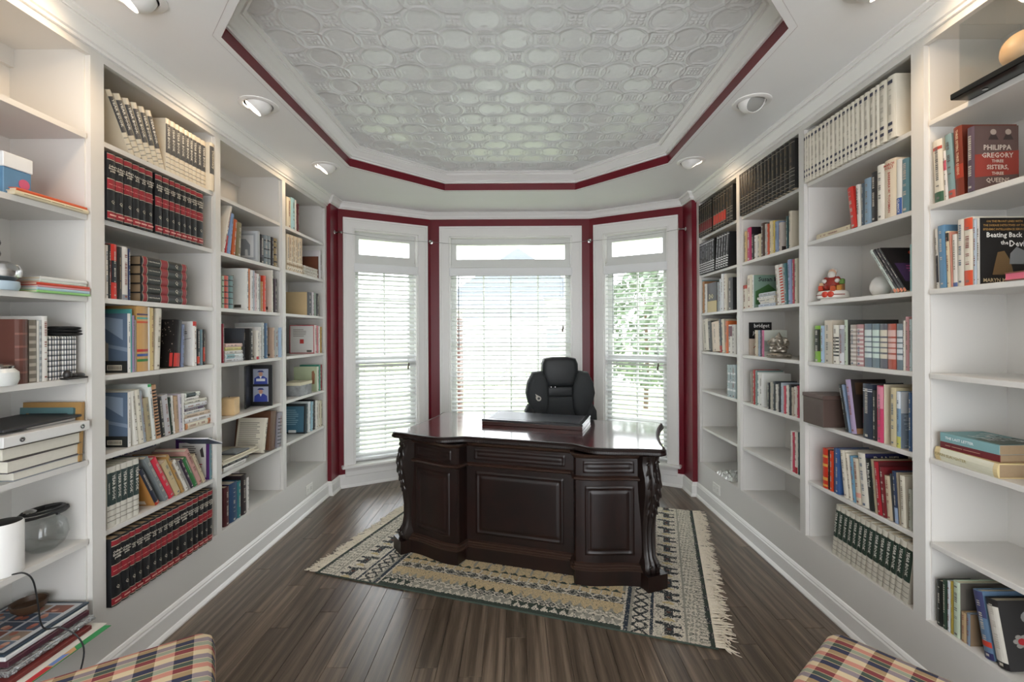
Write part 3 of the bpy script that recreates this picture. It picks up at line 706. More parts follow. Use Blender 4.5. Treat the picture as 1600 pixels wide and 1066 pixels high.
stack('left', 2, 3, [(220,291.5,0.0425,dict(style_enc('e'),txth=[],txt=[("Collier's Encyclopedia",0.64,0.87,'#d9d3c4'),('Q',0.23,0.30,'#b9b3a4')]),'encyclopedia',{'i':0.03,'d':0.215,'yaw':0}) for k in range(5)], 'black and red encyclopedias')
def city(top):
    def f(bk, wd, h, d):
        near(bk, wd, -1, 0.0, d, 0, h, '#5d6f86'); 
        near_poly(bk, wd, -1, [(0.02,h*.55),(d*.5,h*.75),(d*.9,h*.98),(0.02,h*.9)], '#93a3b8'); near_poly(bk, wd, -1, [(0.0,h*.35),(d*.6,h*.45),(d*.6,h*.5),(0,h*.42)], '#8494aa')
        near_poly(bk, wd, -1, [(d*.62,h*.1),(d,h*.1),(d,h*.93),(d*.8,h*.9),(d*.62,h*.72)], '#2b2e34', 0.0016)
        near_poly(bk, wd, -1, [(d*.42,h*.15),(d*.62,h*.15),(d*.62,h*.52),(d*.57,h*.6),(d*.53,h*.6),(d*.46,h*.5),(d*.42,h*.5)], '#a39c90', 0.0019)
        near(bk, wd, -1, 0, d, 0, h*.2, '#26292a', 0.0022); near(bk, wd, -1, d*.12, d*.45, h*.04, h*.13, '#cfc9b8', 0.0026)
        mb = MB(); x = -(wd/2+0.003)
        for k in range(9): y = d*.14+k*d*.033; mb.add([(x,y,h*.055),(x,y+d*.016,h*.055),(x,y+d*.016,h*.115),(x,y,h*.115)], [(0,1,2,3)])
        t_ = mb.build('barcode', ink('#2b2b2b'), bk); t_['kind'] = 'stuff'
    return f
def dotted(bk, wd, h, d):
    near(bk, wd, -1, 0, d, 0, h, '#1d1a19'); mb = MB(); x = -(wd/2+0.0012); q = random.Random(5)
    for k in range(70):
        y, z = q.uniform(0.005, d*.95), q.uniform(0.01, h*.97); s = q.uniform(.002,.006); mb.add([(x,y,z),(x,y+s,z+s*.4),(x,y+s*.7,z+s*1.3),(x,y-s*.2,z+s)], [(0,1,2,3)])
    t_ = mb.build('cover_print', ink('#8d7f74'), bk); t_['kind'] = 'stuff'; near(bk, wd, -1, 0.004, 0.02, 0.005, h*.3, '#c03a34', 0.002)
def drawing(bk, wd, h, d): lines(bk, wd, -1, d*.1, d*.7, h*.72, h*.8, 2, '#6b665f'); near_poly(bk, wd, -1, [(d*.05,h*.62),(d*.9,h*.5),(d*.9,h*.51),(d*.05,h*.63)], '#77716a')
row('left', 2, 4, [(199.2,204,490,dict(color='#e4e2de',cover=city(0),hard=False),'city skyline photo book',{'d':0.20}),(204.2,206.4,483,dict(color='#4f9a96',marks=False),'tall teal hardback',{'d':0.22}),
    (206.6,210.3,493,'#9b86a8','lilac paperback'),(210.5,213.2,500,'#8f8a84','thin grey paperback'),
    (213.6,231,478,dict(color='#c49a60',bands=[(0.86,0.885,'#4a3a5a'),(0.80,0.83,'#57a096'),(0.74,0.77,'#c8552e'),(0.30,0.34,'#b52a24'),(0.23,0.27,'#39518f'),(0.15,0.19,'#2f7a3a')],marks=False),'tan book with coloured stripes',{'d':0.24}),
    (231.5,234,480,'#e6e4e0','thin white booklet'),(234,240,481,'#c9b27c','beige paperback'),(241,249,482,'#d2cdc0','cream hardback',{'a':3}),(270,280,500,dict(color='#1e1c1f',cover=dotted,bands=[(0.02,0.3,'#c03a34')],marks=False),'black speckled photo book',{'a':5,'d':0.17}),
    (282,286.5,507,'#7d88a6','blue and white paperback',{'a':2}),(301,307,502.5,dict(color='#e3e1dd',bands=[(0.9,1.0,'#c23a34')],cover=drawing),'white book with red spine top'),
    (307.5,312,514,dict(color='#23262a',bands=[(0.05,0.25,'#c0432e')]),'black paperback with orange foot'),(313,316.5,515,'#6f8b95','grey-blue paperback'),(317,320.4,515,dict(color='#2b2220',bands=[(0.1,0.5,'#b5402c')]),'dark red paperback')])
row('left', 2, 5, [(199,203.8,613,dict(color='#e4e2de',cover=city(0),hard=False),'second city skyline photo book',{'d':0.20}),(204,210,611,'#dcdad2','white paperback',{'a':-5}),(210,217.5,609,'#d8d3c4','cream paperback',{'a':-6}),(218,222,610,'#9aa2aa','grey booklet',{'a':-6}),
    (222.5,231,622,'#a39779','tan paperback',{'a':-7}),(231.5,237.5,600,dict(color='#dfe3df',bands=[(0.95,1.0,'#3a9a5a')]),'white booklet with green top',{'a':-6}),
    (239,246,601,dict(color='#b58a68',bands=[(0.05+k*0.06,0.08+k*0.06,'#1b1b1b') for k in range(15)],marks=False),'brown comb-bound cookbook',{'a':-7}),(246.8,253.5,621,'#2a2a2c','black paperback',{'a':-7}),(254,263,617,'#b7b5b8','grey patterned paperback',{'a':-7}),
    (263.5,267.5,621,'#26392f','dark green paperback',{'a':-6}),(268,271,618,'#e2e0dc','white booklet',{'a':-5}),(271.5,278,619,'#b59a7e','light brown paperback',{'a':-4}),(278.5,283.5,616,'#c9c2cf','pale lilac paperback',{'a':-3}),(284,287,615,'#e6e4e0','thin white paperback')])
stack('left', 2, 5, [(289,331,0.030,dict(color='#c8875a',bands=[(0.12,0.95,'#d9d3bf')]),'cream and orange paperback'),(288,328,0.026,'#dedede','white paperback'),(287,326,0.020,'#cdb9a3','peach paperback'),(287,320,0.018,'#d9d9d6','white paperback'),
    (287,318,0.014,'#463050','purple paperback'),(287,323,0.022,'#d3d5d8','silver paperback'),(287,322,0.018,dict(color='#d8d6c8'),'cream paperback'),(287,310,0.018,'#e1dfda','white paperback'),(287,312,0.024,dict(color='#d9dcd6',bands=[(0.3,0.9,'#2c3a36')]),'black and white paperback')])
L = []
e = [165.8,169.5,180.5,187.8,197.6,207.3,215.9]
for k in range(6): L.append((e[k], e[k+1], 0.256, style_year('#2f3f3d'), 'upright ' + YB, {'d': 0.2}))
def bug(bk, wd, h, d): near(bk, wd, -1, 0.0, d, 0, h, '#b27f43'); near(bk, wd, -1, d*.2, d*.5, h*.04, h*.14, '#d8cfc0', 0.002); near_poly(bk, wd, -1, [(d*.4,h*.45),(d*.7,h*.6),(d*.45,h*.5),(d*.5,h*.7)], '#54432c', 0.002)
L += [(240,247,0.215,dict(color='#2a2f3d',cover=bug,bands=[(0.0,0.08,'#b5402c')]),'tan and navy book, leaning',{'a':-27,'d':0.2}),(256,263,0.27,dict(color='#7f8688'),'grey hardback, leaning',{'a':-28}),(263.5,272,0.25,dict(color='#d0364a'),'coral red hardback, leaning',{'a':-28}),
    (273,282,0.21,'#c4b38c','cream hardback, leaning',{'a':-27}),(283,288,0.24,'#b58f57','tan hardback, leaning',{'a':-27}),(288.6,293.5,0.2,'#dedbd4','white paperback, leaning',{'a':-27}),(294,297,0.19,'#8f8b88','grey paperback, leaning',{'a':-27}),
    (297.5,302,0.19,'#3a2c3f','purple paperback, leaning',{'a':-27}),(302.5,308,0.19,'#3c7a48','green paperback, leaning',{'a':-27}),(308.5,315,0.23,'#c89a92','pink paperback, leaning',{'a':-27}),(316,321,0.19,'#c6b69a','beige paperback, leaning',{'a':-27})]
def purple(bk, wd, h, d):
    near(bk, wd, -1, 0, d, 0, h, '#4d2363'); near(bk, wd, -1, d*.1, d*.9, h*.05, h*.9, '#d5d3cf', 0.0014); lines(bk, wd, -1, d*.35, d*.8, h*.5, h*.85, 7, '#6b6668', 0.002); lines(bk, wd, -1, d*.2, d*.8, h*.3, h*.42, 2, '#b03a44', 0.002)
    near_poly(bk, wd, -1, [(d*.15,h*.55),(d*.2,h*.8),(d*.28,h*.72),(d*.24,h*.55)], '#3b3738', 0.0022)
L += [(326.5,331.5,685,dict(color='#6d8f96',cover=purple),'purple-bordered book facing the camera',{'d':0.19})]
row('left', 2, 6, L)
stack('left', 2, 6, [(176,243,0.012,'#2e3550','thin navy and red book',{'i':0.10,'d':0.17,'yaw':0})], z0=0.262)
e = [172,188,201.2,209.8,220.7,233,242.7,251.2,259.8,268.3,278.8,291,300,308,315.5,322.5,330]
row('left', 2, 7, [(e[k], e[k+1], 0.285, style_enc('y' if k in (2,5,6,7) else 'e'), ENC, {'i': -0.012, 'd': 0.24, 'a': 0 if k < 13 else 1.0}) for k in range(16)], 'black and red encyclopedias')
# ------------------------------------------------------------------ left bookcase, third bay
def eleph(bk, wd, h, d):
    near(bk, wd, -1, 0, d, 0, h, '#b9bcbf'); near(bk, wd, -1, d*.08, d*.92, h*.08, h*.92, '#9ea3a8', 0.0014); near(bk, wd, -1, d*.14, d*.86, h*.14, h*.86, '#c9cbcc', 0.002)
    near_poly(bk, wd, -1, [(d*.25,h*.2),(d*.32,h*.2),(d*.34,h*.4),(d*.42,h*.4),(d*.42,h*.2),(d*.58,h*.2),(d*.58,h*.4),(d*.66,h*.4),(d*.68,h*.2),(d*.75,h*.2),(d*.75,h*.55),(d*.6,h*.74),(d*.4,h*.74),(d*.25,h*.55)], '#8b9096', 0.0026)
row('left', 3, 2, [(347.5,351,0.305,'#dcd6cb','white album, leaning',{'a':15,'d':0.24}),(351.5,353.5,0.11,'#b8333c','small red booklet',{'a':10}),(354,359,0.255,'#7c96bf','light blue paperback',{'a':9}),(359.5,365,0.225,dict(color='#b5582c'),'orange patterned paperback',{'a':6}),
    (366.7,374,0.215,'#7d7455','floral paperback',{'a':4}),(403.5,406.5,0.205,dict(color='#a9acaf',cover=eleph,marks=False),'silver square elephant picture',{'d':0.2,'i':0.01}),(407,412,367,dict(color='#2c2a2e',bands=[(0.2,0.8,'#4e4a52')]),'black and plum hardback'),(413,418,368,dict(color='#7f8a90',bands=[(.2,.24,'#33383c'),(.5,.54,'#33383c'),(.8,.84,'#33383c')]),'grey-blue banded hardback'),
    (418,423.3,369,dict(color='#7f8a90',bands=[(.2,.24,'#33383c'),(.5,.54,'#33383c'),(.8,.84,'#33383c')]),'grey-blue banded hardback'),(424,428,371,'#232023','black hardback'),(428.4,433.5,373,dict(color='#8f7d57',bands=[(.15,.2,'#2a2622'),(.4,.45,'#2a2622'),(.65,.7,'#2a2622'),(.85,.9,'#2a2622')]),'gold and black hardback')])
def blurb(bk, wd, h, d): lines(bk, wd, -1, d*.3, d*.9, h*.55, h*.85, 7, '#8d857a'); near(bk, wd, -1, d*.12, d*.3, h*.06, h*.13, '#4a4642', 0.002)
PT = dict(bands=[(.12,.15,'#26282c'),(.3,.33,'#26282c'),(.48,.51,'#26282c'),(.66,.69,'#26282c'),(.84,.87,'#26282c')], marks=False)
row('left', 3, 3, [(347,350.6,431,dict(color='#9db09a',**PT),'green banded hardback'),(350.6,357,431,dict(color='#c0564a',**PT),'red banded hardback'),(357,364.5,431,dict(color='#5f7f80',**PT),'teal banded hardback'),(384.5,388.3,419.6,dict(color='#e2e2de',cover=blurb),'white-spined hardback with beige cover',{'d':0.25}),
    (388.8,391,420,'#cf7f52','thin orange booklet'),(391,395.6,422,'#e0e0de','white paperback'),(395.6,398,423,'#aab4c0','thin grey-blue booklet'),(398,401.3,427,'#cfb9bd','pale pink paperback'),(401.3,405,428,'#dededb','white paperback'),(405.5,407.3,431,'#9aa09e','thin grey booklet'),
    (407.5,411,440,'#a8804f','short tan paperback'),(411.2,415.7,431,dict(color='#d2492e'),'orange-red paperback'),(424.8,427,422,dict(color='#dcd8cc',cover=blurb),'tall cream paperback'),(427.8,433,436,'#33202a','dark maroon paperback')])
stack('left', 3, 4, [(351,379,0.022,'#c9ccd0','silver paperback'),(351,379.5,0.026,dict(color='#d6dee0',bands=[(.5,.95,'#8fb8c0')]),'pale blue paperback'),(351,378,0.022,'#cfcdc8','grey paperback'),(351,377,0.02,'#c6bd6e','yellow-green paperback'),(352,378,0.022,'#d8b9b0','pale pink paperback')])
row('left', 3, 4, [(347,350,506,'#8f1f33','maroon thin hardback'),(379.8,382.8,513,dict(color='#4a4e54'),'dark grey hardback',{'i':0.05}),(383,388.4,513,'#23211f','black hardback'),(400.5,404.8,516.5,dict(color='#e3ded2',bands=[(0.0,0.1,'#b5333a')],cover=blurb),'white-spined tan book'),(405,408,511,'#dcdad6','white paperback'),(408.5,412.6,504.5,'#b9bdbb','grey patterned hardback'),
    (413.6,418,505,dict(color='#3f5f7f'),'blue hardback'),(426.8,430,512,dict(color='#c3a893',cover=blurb),'pinkish tan hardback'),(430.5,434.5,512,'#a9adac','grey paperback'),(434.8,438.2,512,'#dddcd8','white paperback'),(438.4,441,512,'#9fb4cc','pale blue paperback',{'i':0.004})])
row('left', 3, 6, [(409,415,0.235,dict(color='#d6cfbe',cover=lambda bk,wd,h,d: lines(bk,wd,-1,d*.08,d*.92,h*.1,h*.9,14,'#8f8a80')),'cream book with printed page cover, leaning',{'a':12,'d':0.18,'i':0.03}),(424,433.5,0.27,dict(color='#5b3a26',marks=False),'large brown hardback, leaning',{'a':7,'d':0.24,'i':0.015}),(434,440,0.25,dict(color='#8d8b93',bands=[(.1+.1*k,.13+.1*k,'#45434a') for k in range(8)]),'grey striped hardback',{'a':5,'i':0.004})])
stack('left', 3, 6, [(348,383,0.024,dict(color='#d9d7d2',txt=[('— ——— —',0.1,0.6,'#2b2b2b')]),'white book with black lettering'),(348,386,0.018,'#25262a','black book'),(348,388,0.010,'#cdbfa6','buff magazine',{'d':0.24}),(348,403,0.008,'#d9d2bf','cream magazine',{'d':0.25,'i':0.0}),(348,400,0.008,'#cfc8b4','cream folder',{'d':0.25})])
row('left', 3, 7, [(348.5,356.5,761,'#4b1f24','dark maroon hardback'),(357,369.3,754.5,'#29476b','blue hardback'),(369.6,374.8,752,'#3c7f84','teal hardback'),(375.2,383.6,742,'#2b2024','tall black-maroon hardback'),(384,387.7,746,'#dcdad6','white paperback')])
# ------------------------------------------------------------------ left bookcase, fourth bay
row('left', 4, 1, [(448.5,455,309,dict(color='#d6cdb8'),'cream paperback'),(455.3,461.5,310,dict(color='#9fc6cf'),'pale turquoise paperback'),(462,464,313,'#e2e0dc','thin white booklet'),(464.3,468,319,'#5a2a2f','dark red paperback')])
e = [448.5,452,455,458,461,464,467,470,473]
row('left', 4, 2, [(e[k], e[k+1], 366+k, dict(color='#c9b598' if k % 2 else '#d6c9b2', bands=[(.05,.12,'#e4dccb'),(.15,.2,'#9a8466'),(.24,.28,'#e4dccb')]), 'cream and tan set volume') for k in range(8)] + [(499.5,502.5,392,'#d0ccd0','white hardback')], 'cream and tan volumes on the left bookcase')
stack('left', 4, 2, [(475,496.5,0.013,'#d9d4ca' if k % 2 else '#c9c2b6','white paperback',{'d':0.12,'i':0.02}) for k in range(6)])
def weave(bk, wd, h, d):
    near(bk, wd, -1, 0, d, 0, h, '#c2ab83')
row('left', 4, 3, [(480,487,457,dict(color='#23262e',cover=weave),'black-spined beige hardback',{'d':0.19}),(487.6,490.5,457,'#cfc9cf','white paperback'),(491,494,458,'#8a9a8c','grey-green paperback'),(494.3,497.8,459,'#22211f','black paperback')])
def redbord(bk, wd, h, d):
    near(bk, wd, -1, 0, d, 0, h, '#b5434c'); near(bk, wd, -1, d*.03, d*.97, h*.03, h*.97, '#d6d4d0', 0.0014); lines(bk, wd, -1, d*.3, d*.85, h*.6, h*.88, 5, '#9a958f', 0.002); near(bk, wd, -1, d*.42, d*.58, h*.35, h*.5, '#c03a34', 0.0022); near(bk, wd, -1, d*.1, d*.3, h*.05, h*.12, '#4a4642', 0.0022)
row('left', 4, 4, [(490.8,494.3,508,dict(color='#d9c9c6',cover=redbord),'red-bordered white book facing the camera',{'d':0.21}),(494.8,497.4,509,'#cf7f88','pink paperback'),(497.8,499.8,510,'#e3e1dc','thin white paperback'),(500.2,502.8,511,'#b5934f','gold paperback')])
def greenpic(bk, wd, h, d): near(bk, wd, -1, 0, d, 0, h, '#b9c4a2'); near_poly(bk, wd, -1, [(d*.1,h*.3),(d*.22,h*.3),(d*.22,h*.8),(d*.14,h*.85),(d*.08,h*.7)], '#9a6a4c', 0.0016)
row('left', 4, 5, [(494.8,497.6,573,dict(color='#d5d8cc',cover=greenpic),'pale green illustrated book',{'d':0.2}),(498,500.6,570,'#4a8f7a','green paperback'),(500.8,503,570,'#8f2a33','dark red paperback')])
def tealcov(bk, wd, h, d):
    near(bk, wd, -1, 0, d, 0, h, '#1b1f22'); near(bk, wd, -1, d*.06, d*.94, h*.05, h*.93, '#3f6a80', 0.0014); lines(bk, wd, -1, d*.25, d*.8, h*.3, h*.85, 8, '#7ba0b2', 0.002); near(bk, wd, -1, d*.35, d*.65, h*.03, h*.12, '#dfe2e2', 0.0024)
row('left', 4, 6, [(476,479.5,632,dict(color='#20303a',cover=tealcov),'black-framed teal book facing the camera',{'d':0.21,'a':3}),(480.3,484,628,'#d6dde0','white paperback',{'a':2}),(484.5,488.5,628,'#8fb4c4','light blue paperback',{'a':2}),(489,491.8,625,'#2a2a2e','black paperback'),(492.2,495.5,626,'#e2e0da','white paperback'),(495.8,499,626,'#d3cfc0','cream paperback'),(499.3,502.5,626,'#cdc6b0','beige paperback')])
# ------------------------------------------------------------------ right bookcase, first bay (beside the window)
L = []
e = [1091,1095,1098.5,1101.5,1104.5,1107.5,1110.5,1113.3]
for k in range(7): L.append((e[k], e[k+1], 0.275, style_black('#6f2226'), 'black encyclopedia with dark-red label', {'i': -0.004, 'd': 0.24}))
e = [1115,1119,1123,1127,1131,1135]
for k in range(5): L.append((e[k], e[k+1], 0.275, style_black('#a8382c'), 'black encyclopedia with bright-red label', {'i': -0.004, 'd': 0.24}))
L += [(1135.8,1140.5,0.275,style_black(),'plain black encyclopedia',{'i':-0.004,'d':0.24}),(1140.8,1145.6,0.275,style_black(),'plain black encyclopedia',{'i':-0.004,'d':0.24})]
row('right', 1, 1, L, 'black encyclopedias on the right bookcase')
L = []
e = [1092,1095.5,1098.5,1101.5,1104.5,1107.5,1110.5,1113.5,1116.5]
for k in range(8): L.append((e[k], e[k+1], 0.27, style_bw(), 'black and white yearbook', {'i': 0.0, 'd': 0.22}))
for k in range(5): L.append((1118.2+k*3.9, 1121.8+k*3.9, 0.265, style_bw(), 'leaning black and white yearbook', {'i': 0.0, 'd': 0.22, 'a': 7}))
row('right', 1, 2, L, 'black and white yearbooks')
def darkcov(c):
    return lambda bk, wd, h, d: near(bk, wd, 1, 0, d, 0, h, c)
row('right', 1, 3, [(1095.5,1097.5,438,'#7fa0a6','thin teal booklet'),(1097.8,1101,440,dict(color='#a8794f'),'orange-brown hardback'),(1101.3,1105,444,'#dcdad6','white paperback'),(1105.4,1120.4,442,dict(color='#1b1b1d',bands=[(0.0,0.38,'#c2b07e')],txth=[('DO',0.45,0.62,'#d8cfa8')]),'thick black and cream novel'),
    (1121,1124,441,'#8f979a','grey paperback'),(1124.3,1127,436,'#c9d0d6','pale blue paperback'),(1127.2,1131,428,'#dfe2e4','tall white booklet'),(1131.5,1136,428,dict(color='#d2cdbf'),'tall cream booklet'),(1138.5,1145.5,434,dict(color='#222224',cover=darkcov('#1d1e22')),'black hardback',{'d':0.2})])
row('right', 1, 4, [(1097,1106,0.27,'#d6d0c2','cream paperback, leaning',{'a':-6}),(1106.4,1112,0.255,dict(color='#2a2a2b'),'black and white paperback, leaning',{'a':-6}),(1112.4,1124,0.245,dict(color='#d8c6b2'),'thick cream paperback, leaning',{'a':-5}),(1124.4,1128,0.27,dict(color='#3b3f45',bands=[(0,.2,'#a83a38')]),'dark thin paperback, leaning',{'a':-4}),
    (1128.4,1133,0.265,'#cfc7b0','beige paperback, leaning',{'a':-4}),(1133.4,1138,0.25,dict(color='#cf6a33'),'orange paperback'),(1138.4,1144,0.22,dict(color='#d8d4cc',bands=[(.6,.95,'#6b3a4a')]),'white and maroon paperback'),(1144.4,1149.5,0.22,'#cbc8c2','white paperback')])
row('right', 1, 5, [(1136+4.4*k,1140.2+4.4*k,570,dict(color='#a9b8ba',bands=[(.2,.26,'#dfe4e4'),(.45,.5,'#dfe4e4'),(.7,.76,'#dfe4e4')]),'pale blue and white hardback') for k in range(3)])
# ------------------------------------------------------------------ right bookcase, second bay
e = [395,415,438,458,483,508,532,562,590,620,650,685,718,752,790,838]
e = [1070+.2064*v for v in e]; e = [1157 + (v-e[0])*(1243-1157)/(e[-1]-e[0]) for v in e]
row('right', 2, 1, [(e[k], e[k+1], 0.285, style_black(), 'black and gold encyclopedia', {'i': -0.012, 'd': 0.24}) for k in range(15)], 'black encyclopedias on the right bookcase')
def face(bk, wd, h, d):
    near(bk, wd, 1, 0, d, 0, h, '#b9aea6'); near_poly(bk, wd, 1, [(d*.3,h*.35),(d*.75,h*.3),(d*.8,h*.7),(d*.6,h*.85),(d*.3,h*.75)], '#d2bcb0', 0.0016); near_poly(bk, wd, 1, [(d*.2,h*.8),(d*.8,h*.82),(d*.75,h*.95),(d*.3,h*.95)], '#b03a3c', 0.002); near(bk, wd, 1, d*.35, d*.65, h*.36, h*.42, '#9c2f38', 0.0022); near(bk, wd, 1, 0, d, 0, h*.16, '#2b2624', 0.002)
row('right', 2, 2, [(1164,1168,362,'#c6ab7c','tan paperback'),(1168.3,1175,356,dict(color='#b0205c',cover=darkcov('#241a22')),'magenta hardback',{'d':0.2}),(1175.5,1179,366,'#2a2a2c','short black paperback'),(1179.3,1184.4,368,'#dcdad6','short white paperback'),(1184.7,1189.6,366,'#c9bfa6','cream paperback'),(1190,1195.6,349,'#47332a','dark brown hardback'),(1196,1199,350,'#b7b3ac','grey paperback'),
    (1199.3,1203,350,dict(color='#c2502f'),'red-orange paperback'),(1203.3,1208,346,'#d6c9a4','cream-yellow hardback'),(1208.3,1211.5,345,'#cdb35c','yellow paperback'),(1211.8,1217.4,346,'#7b8ca8','blue-grey hardback'),(1217.8,1222,348,dict(color='#b7afa6',cover=face),'paperback with a face cover',{'d':0.15}),(1229,1232,338,'#2d4a4c','dark teal paperback'),(1233.5,1238,330,dict(color='#c9c0ae'),'tall beige hardback',{'d':0.22})])
def susan(bk, wd, h, d):
    near(bk, wd, 1, 0, d, 0, h, '#7f9a8c'); near_poly(bk, wd, 1, [(d*.05,h*.1),(d*.95,h*.1),(d*.95,h*.4),(d*.5,h*.72),(d*.05,h*.5)], '#3f6b3c', 0.0016); near_text(bk, wd, 1, 'Susan M', d*.1, d*.9, h*.8, h*.94, '#20242c', 0.0024)
row('right', 2, 3, [(1161,1167.8,446,dict(color='#d9d3c4',bands=[(.85,1,'#b5402f')]),'cream paperback with red top'),(1168.2,1175.8,430,'#dcd3c0','tall cream hardback'),(1176.2,1178.2,430,dict(color='#e4e6e4',cover=susan),'green illustrated book facing the camera',{'d':0.2})])
stack('right', 2, 3, [(1186,1212,0.02,'#b3bfd0','pale blue paperback',{'d':0.1}),(1188,1211,0.014,'#d9d7d0','white paperback',{'d':0.1}),(1187,1211,0.018,'#d6d2c6','cream paperback',{'d':0.1}),(1183,1210,0.016,'#e0e0de','white paperback',{'d':0.1}),(1186,1212,0.026,'#a9b0b8','silver-grey paperback',{'d':0.1})])
row('right', 2, 3, [(1215.5,1221,0.25,'#dcd7cf','white paperback, leaning',{'a':-7}),(1221.4,1226.5,0.25,dict(color='#d6d2cc',bands=[(.04+.07*k,.08+.07*k,'#c04a35') for k in range(13)],marks=False),'red spiral-bound cookbook, leaning',{'a':-7}),(1227,1232,0.25,'#3f6b70','dark teal hardback, leaning',{'a':-5}),(1232.4,1238,0.265,'#8d97bd','lavender-blue hardback',{'a':-2}),(1238.4,1241.5,0.26,'#a8374a','crimson paperback'),(1242,1246.5,0.262,'#bfb8a4','cream hardback')])
def bridget(bk, wd, h, d):
    near(bk, wd, 1, 0, d, 0, h, '#d8c9bb'); near(bk, wd, 1, 0, d, h*.5, h, '#17171a', 0.0014); near_text(bk, wd, 1, 'bridget', d*.14, d*.97, h*.80, h*.96, '#e8e8e8', 0.0024); near_text(bk, wd, 1, 'JONES', d*.14, d*.75, h*.58, h*.74, '#e8e8e8', 0.0024); near_poly(bk, wd, 1, [(d*.2,h*.2),(d*.3,h*.28),(d*.45,h*.2),(d*.45,h*.24),(d*.3,h*.33),(d*.18,h*.22)], '#b5602f', 0.002)
def greycov(bk, wd, h, d): near(bk, wd, 1, 0, d, 0, h, '#bfc2b8'); near_poly(bk, wd, 1, [(0,h*.2),(d,h*.2),(d,h*.55),(d*.5,h*.5),(0,h*.62)], '#8e948c', 0.0016)
row('right', 2, 4, [(1167,1169.6,504,dict(color='#17171a',bands=[(0,.5,'#d8c9bb')],cover=bridget),'black and cream "bridget" paperback',{'d':0.16,'i':0.06}),(1179.5,1184.3,516,'#c9bda6','cream paperback'),(1184.6,1187.5,516,'#8fa0b4','blue-grey paperback'),(1187.7,1190,516,'#3a3350','purple paperback'),(1190.3,1194,516,dict(color='#c96a90',cover=greycov),'pink-spined paperback',{'d':0.15})])
def treecov(bk, wd, h, d): near(bk, wd, 1, d*.05, d*.95, h*.04, h*.96, '#d9dad4', 0.0014); near_poly(bk, wd, 1, [(d*.3,h*.08),(d*.6,h*.08),(d*.62,h*.32),(d*.45,h*.42),(d*.28,h*.3)], '#3f5f35', 0.002)
L = [(1172.5,1176,580,'#8f8378','taupe hardback'),(1176.3,1179.5,578,'#b03a3a','red paperback'),(1179.8,1183,579,'#7d9490','grey-green paperback'),(1183.3,1187,582,'#dcded8','white paperback'),(1187.5,1191,584,dict(color='#e0e0dc',cover=treecov),'white book with tree cover',{'d':0.19})]
cs = ['#26262a','#b2aba0','#40464a','#c9c5be','#23252c','#a9b4c0','#c04a5a','#d9d5cd','#2e3033','#b4a898','#d4d0c8','#b03550']; nm = ['black','grey','charcoal','white','navy','pale blue','rose','white','black','taupe','cream','crimson']
for k in range(12): L.append((1199+k*4.15, 1202.9+k*4.15, 0.168+0.008*((k*7)%3), cs[k], nm[k]+' paperback', {'i': 0.02}))
row('right', 2, 5, L)
row('right', 2, 6, [(1234.8,1237,674,'#dedcd6','thin white paperback'),(1237.4,1240.8,676,'#c2455c','pink-red paperback'),(1241.1,1245.5,675,dict(color='#d8d2ca',bands=[(0,.15,'#b5303c')]),'white and red paperback'),(1245.9,1248.6,676,'#3d4d4e','dark teal paperback')])
# ------------------------------------------------------------------ right bookcase, third bay
e = [1258.5,1262,1265.5,1269.5,1275,1281,1287,1293,1299,1305.5,1313,1318,1325.5,1331,1337,1345,1352,1361,1370,1376,1388,1402]
row('right', 3, 1, [(e[k], e[k+1], 0.268, style_white(), 'white cloth encyclopedia', {'i': 0.0, 'd': 0.23}) for k in range(21)], 'white encyclopedias')
row('right', 3, 2, [(1331.5,1340.3,0.205,dict(color='#c7382f'),'orange-red hardback, leaning',{'a':-8}),(1340.6,1346.5,288,dict(color='#dedbd4',txt=[('Culture and Values',0.3,0.92,'#33343a')]),'white paperback',{'a':-3}),(1347,1351,287,'#4d5a66','slate paperback'),(1351.5,1362.5,279,'#7f97ab','blue-grey hardback'),(1363,1371.6,269,dict(color='#2c2b2b'),'black hardback'),(1372,1383,258,'#e0dcd2','white hardback'),
    (1384,1401.6,249.5,dict(color='#ddd0ba',txt=[('BARBARA W. TUCHMAN',0.08,0.78,'#b03226')],txth=[('MARCH\nFOLLY',0.82,0.95,'#b03226')]),'thick cream hardback with red letters'),(1402,1410.5,249,dict(color='#dcdcd8',bands=[(0,.3,'#3f5f9f')],txt=[('CLANCY',0.03,0.28,'#e6e6e6')]),'white and blue paperback'),(1411,1422,248,dict(color='#5d8390',cover=darkcov('#567d8a')),'blue-teal hardback')])
stack('right', 3, 2, [(1277,1330,0.03,dict(color='#d3c5a8'),'cream paperback',{'d':0.13})])
def mag(bk, wd, h, d):
    near(bk, wd, 1, 0, d, 0, h, '#161417'); near_poly(bk, wd, 1, [(d*.1,h*.2),(d*.95,h*.2),(d*.95,h*.62),(d*.1,h*.62)], '#3d2a52', 0.0016)
    near_poly(bk, wd, 1, [(d*.75+d*.16*math.cos(t*.5236), h*.86+h*.07*math.sin(t*.5236)) for t in range(12)], '#d2482c', 0.0026); lines(bk, wd, 1, d*.2, d*.8, h*.42, h*.6, 3, '#a8508c', 0.0026)
row('right', 3, 3, [(1398+k*5.2,1402.6+k*5.2,0.245,dict(color=c,cover=(mag if k==3 else None),hard=False,bands=[(0,.07,'#d98a6a')]),'black magazine, leaning',{'a':-34,'d':0.18}) for k,c in enumerate(['#c9d6d0','#1d1a1d','#2a2228','#1a181b'])] + [(1422.3,1425,382,'#8fb8bc','thin pale teal book')])
